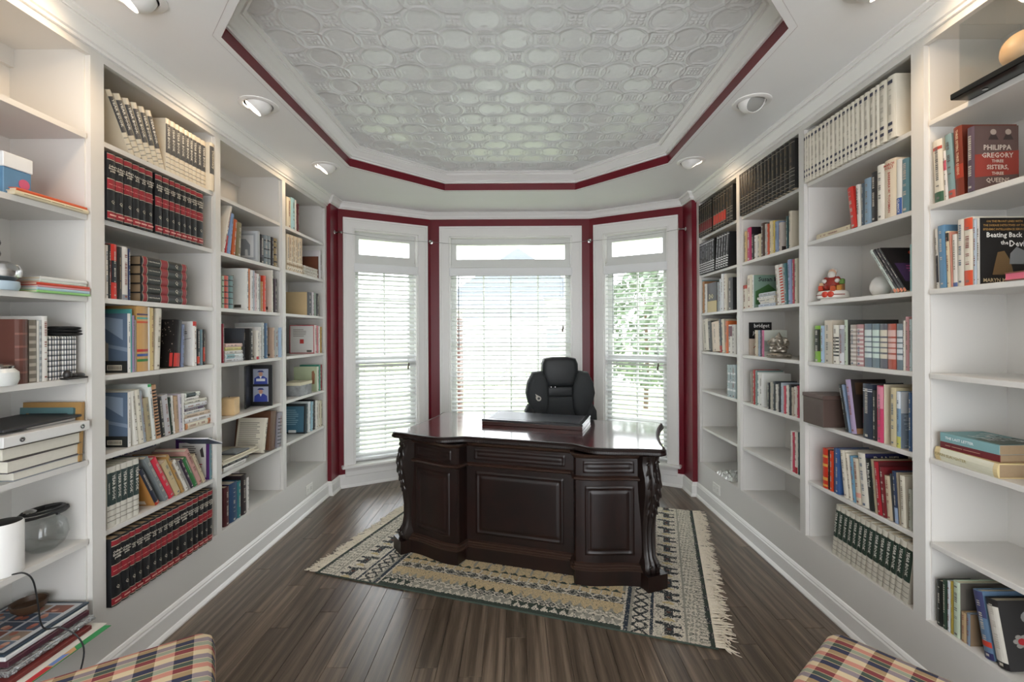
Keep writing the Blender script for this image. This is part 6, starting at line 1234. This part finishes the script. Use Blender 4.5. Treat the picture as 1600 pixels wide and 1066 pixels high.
# carved corner legs, canted at 45 degrees
def corner(sx):
    C_ = Vector((sx*(HL-0.012), -HD+0.0)); dv = Vector((sx*0.62, -0.78)).normalized(); tv = Vector((-dv.y, dv.x))
    prof = [(0.085,0.034,0.050),(0.10,0.040,0.052),(0.125,0.040,0.052),(0.145,0.030,0.046),(0.165,0.016,0.040),(0.22,0.006,0.038),(0.30,0.004,0.040),(0.38,0.012,0.044),(0.46,0.028,0.050),(0.53,0.044,0.054),(0.58,0.050,0.056),(0.63,0.044,0.056),(0.67,0.030,0.056),(0.70,0.024,0.056),(0.722,0.026,0.058),(0.75,0.034,0.060)]
    K = 17; vs = []
    for z, o_, w_ in prof:
        for k in range(K):
            t = -1+2*k/(K-1); rp_ = 0.012*(1-abs(t)**2.5) + 0.004*math.cos(t*9.4)
            p_ = C_ + dv*(o_+rp_) + tv*(t*w_); vs.append((p_.x, p_.y, z))
        for t in (1, -1): p_ = C_ - dv*0.05 + tv*(t*w_); vs.append((p_.x, p_.y, z))
    n = K+2; fs = [(i*n+k, i*n+(k+1)%n, (i+1)*n+(k+1)%n, (i+1)*n+k) for i in range(len(prof)-1) for k in range(n)] + [tuple(range(n-1,-1,-1)), tuple((len(prof)-1)*n+k for k in range(n))]
    leg = MB().add(vs, fs).build('carved_leg', CARV, desk, smooth=True)
    def on(z, t, lift=0.0):
        for q in range(len(prof)-1):
            if prof[q][0] <= z <= prof[q+1][0]:
                f = (z-prof[q][0])/(prof[q+1][0]-prof[q][0]); o_ = prof[q][1]*(1-f)+prof[q+1][1]*f; w_ = prof[q][2]*(1-f)+prof[q+1][2]*f; break
        p_ = C_ + dv*(o_+0.012*(1-abs(t)**2.5)+lift) + tv*(t*w_); return (p_.x, p_.y, z)
    rot = Matrix(((tv.x, dv.x, 0),(tv.y, dv.y, 0),(0,0,1)))
    for k, (z, ln, w_) in enumerate(((0.66,0.05,0.011),(0.60,0.055,0.012),(0.54,0.05,0.011),(0.48,0.045,0.009),(0.43,0.04,0.007))):       # acanthus leaves
        for t in (-0.62, 0.62): MB().ball(on(z, t), w_, 0.008, ln*.62, 8, 6, M=rot @ Matrix.Rotation(0.35*(1 if t < 0 else -1), 3, 'Y')).build('acanthus_leaf', CARV, leg, smooth=True)
        MB().ball(on(z-0.02, 0, 0.002), w_*.8, 0.008, ln*.5, 8, 6, M=rot).build('acanthus_leaf', CARV, leg, smooth=True)
    for t in (-0.55, 0.55):
        for z0_, r0 in ((0.705, 0.014), (0.125, 0.013)): MB().tube([Vector(on(z0_, t, 0.004)) + Vector((tv.x*math.cos(a*.5)*r0*(1-a*.05), tv.y*math.cos(a*.5)*r0*(1-a*.05), math.sin(a*.5)*r0*(1-a*.05))) for a in range(16)], 0.0042, 6).build('scroll', CARV, leg, smooth=True)
    return C_, dv
for sx in (-1, 1): corner(sx)
for sx in (-1, 1):
    C_ = (sx*(HL+0.0), -HD-0.0); dvx = Vector((sx*0.62, -0.78)).normalized(); tvx = Vector((-dvx.y, dvx.x)); P0 = Vector(C_)
    pts4 = [P0+dvx*0.062+tvx*0.066, P0+dvx*0.062-tvx*0.066, P0-dvx*0.04-tvx*0.066, P0-dvx*0.04+tvx*0.066]
    MB().prism([(p_.x, p_.y) for p_ in pts4], 0.0, 0.085).build('corner_foot', DW, desk)
# side panels and drawers of the knee side
for sx in (-1, 1):
    x_ = sx*(HL+0.0005)
    def side(i, j, sx=sx): 
        y_, z_ = -HD+0.09+(2*HD-0.15)*i, 0.16+0.41*j; e = min(i*(2*HD-0.15), (1-i)*(2*HD-0.15), j*.41, (1-j)*.41); h = 0.008*math.sin(math.pi*min(1, e/0.02)) if e < .02 else 0.004*sm(.02,.04,e); return (sx*(HL+0.001+h), y_, z_)
    MB().grid(50, 40, side).build('side_panel', DW, desk, smooth='all')
    for k in range(3):
        z0_ = 0.11+k*0.205; a, b = sorted((sx*(kn+0.02), sx*(HL-0.02)))
        dr = MB().bbox(a, b, HD+0.0005, HD+0.016, z0_, z0_+0.19, 0.003).build('drawer', DW, desk); MB().ball(((a+b)/2, HD+0.03, z0_+0.095), 0.014, 0.014, 0.014, 10, 8).build('knob', mat('#8a6a3c', 0.3, 0.1, 20, metal=0.9), dr, smooth=True)
dr = MB().box(-kn, kn, HD-0.03, HD+0.0, 0.64, 0.735).build('apron_drawer', DW, desk)
# top: shaped slab with a moulded rim
def top_plan(off=0.0):
    e = 0.075+off; Ls, Ds = HL+e, HD+0.055+off
    P_ = []
    for k in range(41):                                       # left side, back to front, hollow
        t = k/40; hol = 0.032*math.sin(math.pi*min(1, max(0, (t-0.06)/0.86)))**0.7
        P_.append((-Ls+hol, Ds - t*(Ds+HD+0.030)))
    P_ += [(s*(HL+0.055+off)/(HL-0.05), -HD-0.015-dtop(s)-off) for s in front]
    for k in range(40, -1, -1):
        t = k/40; hol = 0.032*math.sin(math.pi*min(1, max(0, (t-0.06)/0.86)))**0.7
        P_.append((Ls-hol, Ds - t*(Ds+HD+0.030)))
    return P_
tp = top_plan(0.0)
dt = MB().prism(top_plan(-0.012), 0.750, DH).build('desk_top', TW, desk)
for sgn_ in (1,):
    rim = MB().sweep(tp[::1], [(-0.012,0.750),(0.0,0.752),(0.008,0.758),(0.010,0.768),(0.006,0.776),(0.003,0.779),(0.004,0.786),(-0.002,0.7895),(-0.014,0.790),(-0.014,0.750)], closed=True).build('top_rim', DW, desk, smooth=True)
# carved gadroon along the rim
mb = MB(); acc = 0.0; last = None
for (x_, y_) in tp:
    if last is not None:
        seg = Vector((x_-last[0], y_-last[1])); ln = seg.length
        if ln > 1e-6:
            d_ = seg/ln; n_ = Vector((d_.y, -d_.x)); pos = 0.0
            while acc+ (ln-pos) >= 0.0125:
                pos += 0.0125-acc; acc = 0.0; c = Vector(last)+d_*pos+n_*(-0.009 if False else 0.009)
                mb.obox((c.x, c.y, 0.766), 0.0072, 0.006, 0.013, Matrix(((d_.x, n_.x, 0),(d_.y, n_.y, 0),(0,0,1))))
            acc += ln-pos
    last = (x_, y_)
g = mb.build('gadroon_carving', CARV, desk); g['kind'] = 'stuff'
# flat wooden case on the desk
DT = RUGZ+DH+0.0005
cs_ = empty('wooden_case', (0.152, 3.326, DT), math.atan2(-0.305, 0.952)); tag(cs_, 'flat dark wooden case with black lid lying on the desk', 'case')
CW = mat('#3a1f1c', 0.28, 0.15, 16, coat=0.3)
MB().bbox(-0.362,0.362,-0.178,0.178,0,0.026,0.002).build('case_body', CW, cs_)
MB().bbox(-0.364,0.364,-0.18,0.18,0.0275,0.041,0.003).build('lid', mat('#2b2b30', 0.25, 0.08, 12, coat=0.3), cs_)
MB().box(-0.33,0.33,-0.14,0.15,0.0411,0.0418).build('lid_inlay', mat('#3a3b42', 0.3, 0.05), cs_)
MB().tube([(-0.36,-0.181,0.0268),(0.36,-0.181,0.0268)], 0.0012, 5).build('edge_strip', CHROME, cs_)

# ------------------------------------------------------------------ office chair behind the desk
ch = empty('office_chair', (0.378, 3.97, RUGZ), R(4)); ch.scale = (1.06, 1.0, 1.0); tag(ch, 'black padded gaming-style office chair behind the desk', 'chair')
LT = mat('#1f2224', 0.55, 0.12, 40, bump=0.05, name='black_leather'); FB = mat('#2b2e30', 0.75, 0.15, 120, bump=0.15, name='charcoal_fabric'); WP = mat('#c9cccc', 0.6)
def rr(x0, x1, z0, z1, r0, r1, n=5):   # rounded outline, r0 below, r1 above
    P_ = []
    for (cx, cz, r, a0) in ((x1-r0, z0+r0, r0, -90), (x1-r1, z1-r1, r1, 0), (x0+r1, z1-r1, r1, 90), (x0+r0, z0+r0, r0, 180)):
        P_ += [(cx+r*math.cos(R(a0+90*k/n)), cz+r*math.sin(R(a0+90*k/n))) for k in range(n+1)]
    return P_
MB().pillow([(-.105,.985),(.105,.985),(.125,1.02),(.150,1.10),(.148,1.18),(.130,1.225),(.06,1.238),(-.06,1.238),(-.130,1.225),(-.148,1.18),(-.150,1.10),(-.125,1.02)], -0.075, 0.075, 6).build('headrest', LT, ch, smooth='all')
MB().pillow(rr(-.20,.20,.50,1.00,.06,.05), -0.005, 0.085, 5).build('backrest_shell', FB, ch, smooth='all')
MB().pillow(rr(-.125,.125,.895,.985,.03,.03), -0.055, 0.04, 5).build('upper_cushion', LT, ch, smooth='all')
MB().pillow(rr(-.145,.145,.60,.90,.05,.03), -0.06, 0.04, 5).build('back_cushion', FB, ch, smooth='all')
for s in (-1, 1):
    w_ = MB().pillow([(s*.10,.80),(s*.13,.70),(s*.20,.71),(s*.265,.85),(s*.282,.93),(s*.268,1.02),(s*.225,1.108),(s*.145,1.118),(s*.105,1.02),(s*.095,.93)], -0.10, 0.06, 6).build('side_wing', FB, ch, smooth='all')
    MB().tube(smooth_pts([(s*.20,-.02,.745),(s*.262,-.02,.86),(s*.275,-.02,.93),(s*.263,-.02,1.02),(s*.22,-.02,1.10)]), 0.0028, 6).build('piping', WP, w_, smooth=True)
    MB().pillow([(s*.17,.55),(s*.25,.55),(s*.295,.66),(s*.29,.78),(s*.262,.835),(s*.22,.80),(s*.18,.68)], -0.11, 0.05, 5).build('lower_wing', FB, ch, smooth='all')
    ar = MB().tube(smooth_pts([(s*.26,.02,.50),(s*.30,-.05,.60),(s*.30,-.18,.655)]), 0.018, 8).build('armrest', BLACK, ch, smooth=True); MB().bbox(s*.30-.035, s*.30+.035, -.30, -.06, .665, .69, .01).build('arm_pad', LT, ar)
    MB().lathe([(0.001,0),(0.0055,0),(0.004,0.004),(0.001,0.005)], 10, (s*0.016-0.06, -0.062, 0.982), M=Matrix.Rotation(R(90),3,'X')).build('stud', CHROME, ch, smooth=True)
lg = [(-.026,.055),(-.016,.03),(-.022,.035),(-.02,.012),(-.008,-.004),(.008,-.006),(.020,.004),(.022,.02),(.014,.032),(.002,.038)]
MB().add([(-.185+x_, -.104, .875+z_) for x_, z_ in lg] + [(-.185+x_, -.1015, .875+z_) for x_, z_ in lg], [tuple(range(9,-1,-1)), tuple(range(10,20))]+[(i,(i+1)%10,10+(i+1)%10,10+i) for i in range(10)]).build('emblem', mat('#b9b4aa',0.5), ch)
MB().lathe([(0.001,0),(0.011,0),(0.011,0.001),(0.001,0.001)], 12, (-.183,-.1055,.892), M=Matrix.Rotation(R(90),3,'X')).build('emblem_center', mat('#3a3c3e',0.5), ch)
MB().pillow([(.27*math.cos(t*.3142)*(1 if abs(math.cos(t*.3142))<.9 else .95), .50+.055*math.sin(t*.3142)) for t in range(20)], -0.46, 0.02, 6).build('seat', FB, ch, smooth='all')
MB().lathe([(0.03,0.10),(0.03,0.30),(0.02,0.30),(0.02,0.445),(0.06,0.446),(0.06,0.455)], 16, (0,-0.2,0)).build('gas_lift', BLACK, ch, smooth=True)
for k in range(5):
    a = R(72*k+18); l = MB().tube([(0,-.2,.11),(.16*math.cos(a),-.2+.16*math.sin(a),.095),(.29*math.cos(a),-.2+.29*math.sin(a),.07)], [.026,.02,.015], 8).build('base_arm', BLACK, ch, smooth=True)
    MB().lathe([(0.001,-.011),(.026,-.011),(.029,-.006),(.029,.006),(.026,.011),(.001,.011)], 16, (.29*math.cos(a), -.2+.29*math.sin(a), .0295), M=Matrix.Rotation(a,3,'Z') @ Matrix.Rotation(R(90),3,'X')).build('caster', BLACK, l, smooth=True)
# ------------------------------------------------------------------ pen on the rug
pn = empty('pen', (-0.21, 2.935, RUGZ+0.0045), DA-0.05); tag(pn, 'purple and silver pen on the rug at the foot of the desk', 'pen')
# (placed in front of the plinth)
MB().lathe([(0.001,-.07),(0.002,-.068),(0.004,-.055),(0.0042,.02)], 10, M=Matrix.Rotation(R(90),3,'Y')).build('barrel', mat('#5a3560',0.3), pn, smooth=True); MB().lathe([(0.0044,.018),(0.0044,.062),(0.002,.07),(0.001,.07)], 10, M=Matrix.Rotation(R(90),3,'Y')).build('cap', CHROME, pn, smooth=True)
# ------------------------------------------------------------------ plaid ottomans in the foreground
PLAID = plaid_mat('multicolour_plaid', ([(0,'#e6d3b0'),(.25,'#b9a08a'),(.5,'#e8d8bc'),(.75,'#b9a08a')], [(0,'#e8cfa4'),(.2,'#a3987c'),(.25,'#4a4a72'),(.5,'#5f7a62'),(.72,'#c9c2a8'),(.76,'#c25a52')]), 0.10)
def plaid_cloth():
    m, nt, b = nodes_of('plaid_upholstery'); L = nt.links; tc = N(nt, 'ShaderNodeTexCoord'); sp = N(nt, 'ShaderNodeSeparateXYZ'); L.new(tc.outputs['UV'], sp.inputs[0])
    def frac(ax, per):
        mu = N(nt, 'ShaderNodeMath', operation='MULTIPLY'); mu.inputs[1].default_value = 1/per; L.new(sp.outputs[ax], mu.inputs[0]); fr_ = N(nt, 'ShaderNodeMath', operation='FRACT'); L.new(mu.outputs[0], fr_.inputs[0]); return fr_
    def ramp(src, stops):
        cr = N(nt, 'ShaderNodeValToRGB'); cr.color_ramp.interpolation = 'CONSTANT'; L.new(src.outputs[0], cr.inputs[0]); e = cr.color_ramp.elements
        while len(e) < len(stops): e.new(0.5)
        for k, (p_, c) in enumerate(stops): e[k].position = p_; e[k].color = lin(c)
        return cr
    fv, fu = frac(1, 0.092), frac(0, 0.096)
    dark = ramp(fv, [(0,'#a88c68'),(.22,'#343650'),(.46,'#c9b48c'),(.49,'#46544a'),(.70,'#c9b48c'),(.73,'#843c40'),(.96,'#c9b48c')])
    light = ramp(fv, [(0,'#dcc8a4'),(.22,'#94868c'),(.46,'#d9c6a4'),(.49,'#9ca08c'),(.70,'#d9c6a4'),(.73,'#cc8c7c'),(.96,'#d9c6a4')])
    st = N(nt, 'ShaderNodeMath', operation='GREATER_THAN'); st.inputs[1].default_value = 0.5; L.new(fu.outputs[0], st.inputs[0])
    mx = N(nt, 'ShaderNodeMix', data_type='RGBA'); L.new(st.outputs[0], mx.inputs[0]); L.new(dark.outputs[0], mx.inputs[6]); L.new(light.outputs[0], mx.inputs[7]); L.new(mx.outputs[2], b.inputs['Base Color']); b.inputs['Roughness'].default_value = 0.9
    nz = N(nt, 'ShaderNodeTexNoise', Scale=700.0); L.new(tc.outputs['UV'], nz.inputs['Vector']); bp = N(nt, 'ShaderNodeBump', Strength=0.3, Distance=0.001); L.new(nz.outputs['Fac'], bp.inputs['Height']); L.new(bp.outputs[0], b.inputs['Normal']); return m
PC = plaid_cloth()
def ottoman(corner, du, dv, w_, l_, label, sgn):
    """corner = far corner of the top; du along the far edge, dv along the side towards the camera"""
    du, dv = Vector(du).normalized(), Vector(dv).normalized(); H = 0.45
    o = empty('plaid_ottoman', (corner[0]+du.x*w_/2+dv.x*l_/2, corner[1]+du.y*w_/2+dv.y*l_/2, 0)); tag(o, label, 'ottoman', 'plaid ottomans')
    ax = dv if sgn < 0 else du; o.rotation_euler = (0, 0, math.atan2(du.y, du.x)); cross = du.x*dv.y-du.y*dv.x
    hw, hl = w_/2, l_/2; rings = []
    def ring(inset, z): return [(x_, y_, z) for x_, y_ in rr(-hw+inset, hw-inset, -hl+inset, hl-inset, max(.012,.045-inset*.3), max(.012,.045-inset*.3), 5)]
    levels = [(0.012,0.10),(0.004,0.13),(0.0,0.20),(0.0,0.38),(0.002,0.42),(0.008,0.440),(0.02,0.452),(0.05,0.458),(0.12,0.462)]
    vs = []; 
    for i_, z_ in levels: vs += ring(i_, z_)
    k = 24; mb = MB().add(vs, [(i*k+q_, i*k+(q_+1)%k, (i+1)*k+(q_+1)%k, (i+1)*k+q_) for i in range(len(levels)-1) for q_ in range(k)] + [tuple((len(levels)-1)*k+q_ for q_ in range(k)), tuple(range(k-1,-1,-1))])
    body = mb.build('cushion', PC, o, smooth='all'); me = body.data; uv = me.uv_layers.new(name='UVMap')
    for p_ in me.polygons:
        n = p_.normal; 
        for li in p_.loop_indices:
            c = me.vertices[me.loops[li].vertex_index].co
            if abs(n.z) > 0.5: uv.data[li].uv = (c.x, c.y)
            elif abs(n.x) > abs(n.y): uv.data[li].uv = (math.copysign(hw, n.x)+math.copysign(0.45-c.z, n.x), c.y)
            else: uv.data[li].uv = (c.x, math.copysign(hl, n.y)+math.copysign(0.45-c.z, n.y))
    for sx in (-1, 1):
        for sy in (-1, 1): MB().lathe([(0.001,0),(0.016,0),(0.022,0.03),(0.026,0.10),(0.001,0.10)], 12, (sx*(hw-.06), sy*(hl-.06), 0)).build('leg', DKW, o, smooth=True)
KO = EYE-0.458
ottoman((-1.054*KO-0.005, 1.5356*KO+0.022), (-.213,-.1416), (.191,-.2334), 0.50, 0.44, 'plaid upholstered ottoman in the lower left corner', -1)
ottoman((1.0726*KO+0.0, 1.519*KO+0.026), (.18,-.217), (-.283,-.217), 0.46, 0.50, 'plaid upholstered ottoman in the lower right corner', 1)
# ------------------------------------------------------------------ unseen globe lamp added behind the camera to brighten the room
lp = empty('fill_globe_lamp', (0.0, -0.85, ZC)); tag(lp, 'unseen white globe fill lamp added behind the camera', 'fill lamp')
MB().lathe([(0.001,0),(0.07,0),(0.07,-0.012),(0.05,-0.03),(0.008,-0.034),(0.006,-0.034)], 24).build('canopy', CHROME, lp, smooth=True)
MB().tube([(0,0,-0.03),(0,0,-0.33)], 0.005, 8).build('stem', CHROME, lp, smooth=True)
MB().lathe([(0.001,-0.315),(0.045,-0.315),(0.055,-0.34),(0.05,-0.35)], 24).build('globe_holder', CHROME, lp, smooth=True)
MB().ball((0,0,-0.47), 0.135, n=28, m=20).build('globe', emit_mat('fill_globe_glow', '#ffe9d0', 5.0), lp, smooth=True)
ld = bpy.data.lights.new('fill_light', 'POINT'); ld.shadow_soft_size = 0.145; ld.energy = REARW; ld.color = (1.0, 0.80, 0.60)
lo = bpy.data.objects.new('fill_light', ld); COL.objects.link(lo); lo.parent = lp; lo.location = (0, 0, -0.47)
# ------------------------------------------------------------------ outdoors
GZ = -0.75
def grass_mat():
    m, nt, b = nodes_of('lawn_grass'); L = nt.links; tc = N(nt, 'ShaderNodeTexCoord'); nz = N(nt, 'ShaderNodeTexNoise', Scale=1.4, Detail=8.0); L.new(tc.outputs['Object'], nz.inputs['Vector']); cr = N(nt, 'ShaderNodeValToRGB'); L.new(nz.outputs['Fac'], cr.inputs[0])
    e = cr.color_ramp.elements; e[0].position = .3; e[0].color = lin('#9aae78'); e[1].position = .7; e[1].color = lin('#c4d0a0'); L.new(cr.outputs[0], b.inputs['Base Color']); b.inputs['Roughness'].default_value = 1.0; return m
g = struct('ground', MB().box(-60, 60, 5.0, 19.5, GZ-0.3, GZ).box(-60, 60, 25, 120, GZ-0.3, GZ), grass_mat())
struct('ground_street', MB().box(-60, 60, 19.5, 25, GZ-0.31, GZ-0.03), mat('#b5b2ab', 0.9, 0.06, 3, name='pale_asphalt'))
def tree(x, y, hh, r, label, c='#5d7350', n=420, seed=1, cat='tree', trunk=True):
    o = empty('leafy_tree' if trunk else 'garden_shrub', (x, y, GZ)); tag(o, label, cat); q = random.Random(seed); mb = MB()
    if trunk: MB().tube([(0,0,0),(0.05,0,hh*.35),(0,0.05,hh*.8)], [.07,.06,.03], 8).build('trunk', mat('#5d4c3e', 0.9, 0.2), o, smooth=True)
    for k in range(n):
        a, b_ = q.uniform(0, 6.283), math.acos(q.uniform(-1, 1)); rr_ = q.uniform(.55, 1)**.5; p_ = Vector((r*rr_*math.sin(b_)*math.cos(a), r*rr_*math.sin(b_)*math.sin(a), (hh*.56 if trunk else hh*.5)+ (hh*.42 if trunk else hh*.48)*rr_*math.cos(b_)))
        s = q.uniform(.5, 1)*(.2 if trunk else .055); u_ = Vector((q.uniform(-1,1), q.uniform(-1,1), q.uniform(-1,1))).normalized(); v_ = u_.orthogonal().normalized(); w2 = u_.cross(v_)
        mb.add([p_-v_*s, p_+w2*s*.5, p_+v_*s, p_-w2*s*.5], [(0,1,2,3)])
    f = mb.build('foliage', mat(c, 0.7, 0.25, 3), o); f['kind'] = 'stuff'
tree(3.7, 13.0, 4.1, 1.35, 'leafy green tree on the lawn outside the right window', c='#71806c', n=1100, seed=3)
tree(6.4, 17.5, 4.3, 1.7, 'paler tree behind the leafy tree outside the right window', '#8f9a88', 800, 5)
tree(1.75, 5.55, 0.85, 0.42, 'low green shrub just outside the right window', '#7f9d4a', 700, 4, 'shrub', False)
for k in range(7): tree(-7.2+k*2.1, 18.6, 0.95, 0.95, f'clipped dark hedge shrub by the street, {ORD[k+1]} from left', '#6a7862', 420, 20+k, 'shrub', False)
# the house across the street
hs_ = empty('neighbor_house', (0.2, 36, GZ)); tag(hs_, 'white house with grey hipped roof across the street', 'house')
SID = mat('#dedcd4', 0.7, 0.04, 2, name='pale_siding'); RF = mat('#666c75', 0.85, 0.12, 4, name='grey_shingles')
MB().box(-4.9,4.9,-4,5,0,4.6).build('house_wall', SID, hs_)
MB().add([(-5.2,-4.5,4.6),(5.2,-4.5,4.6),(5.2,5.5,4.6),(-5.2,5.5,4.6),(-0.05,0.2,9.0),(0.05,0.6,9.0)], [(0,1,4),(1,2,5,4),(2,3,5),(3,0,4,5),(0,3,2,1)]).build('roof', RF, hs_)
MB().box(-6.2,1.3,-9,-4,0,2.9).build('garage_wall', SID, hs_)
MB().add([(-6.6,-9.5,2.9),(1.7,-9.5,2.9),(1.7,-4,2.9),(-6.6,-4,2.9),(-6.6,-4,4.9),(1.7,-4,4.9)], [(0,1,5,4),(1,2,5),(3,0,4),(2,3,4,5),(0,3,2,1)]).build('garage_roof', RF, hs_)
MB().box(-6.7,1.8,-9.6,-9.5,2.75,2.9).build('gutter', mat('#e6e6e2',0.5), hs_)
for x_ in (-4.6,-1.2): MB().box(x_-1.3,x_+1.3,-9.05,-9.0,0.05,2.2).build('garage_door', mat('#c9c7c0',0.6), hs_)
for x_ in (2.4, 4.0):
    f = MB().box(x_-.5,x_+.5,-4.06,-4.0,1.0,2.6).build('house_window', mat('#e6e6e2',0.5), hs_); MB().box(x_-.42,x_+.42,-4.08,-4.06,1.08,2.52).build('pane', mat('#7d8a94',0.1), f)
# brick pier of the porch at the left of the middle window
bp_ = empty('brick_pier', (-1.01, 7.4, GZ)); tag(bp_, 'red brick pier outside the middle window', 'pier')
MB().box(-.12,.12,-.2,.2,0,2.55).build('mortar_core', mat('#b5aca0',0.9), bp_)
br = MB().bbox(-.128,.128,-.208,.208,0,0.062,.004).mesh('brick_course', mat('#5f433e',0.85,0.2,8))
for k in range(33): put('brick_course', br, bp_, loc=(0,0,.008+k*.074))
MB().bbox(-.16,.16,-.24,.24,2.55,2.62,.01).build('capstone', mat('#c9c4ba',0.8), bp_)
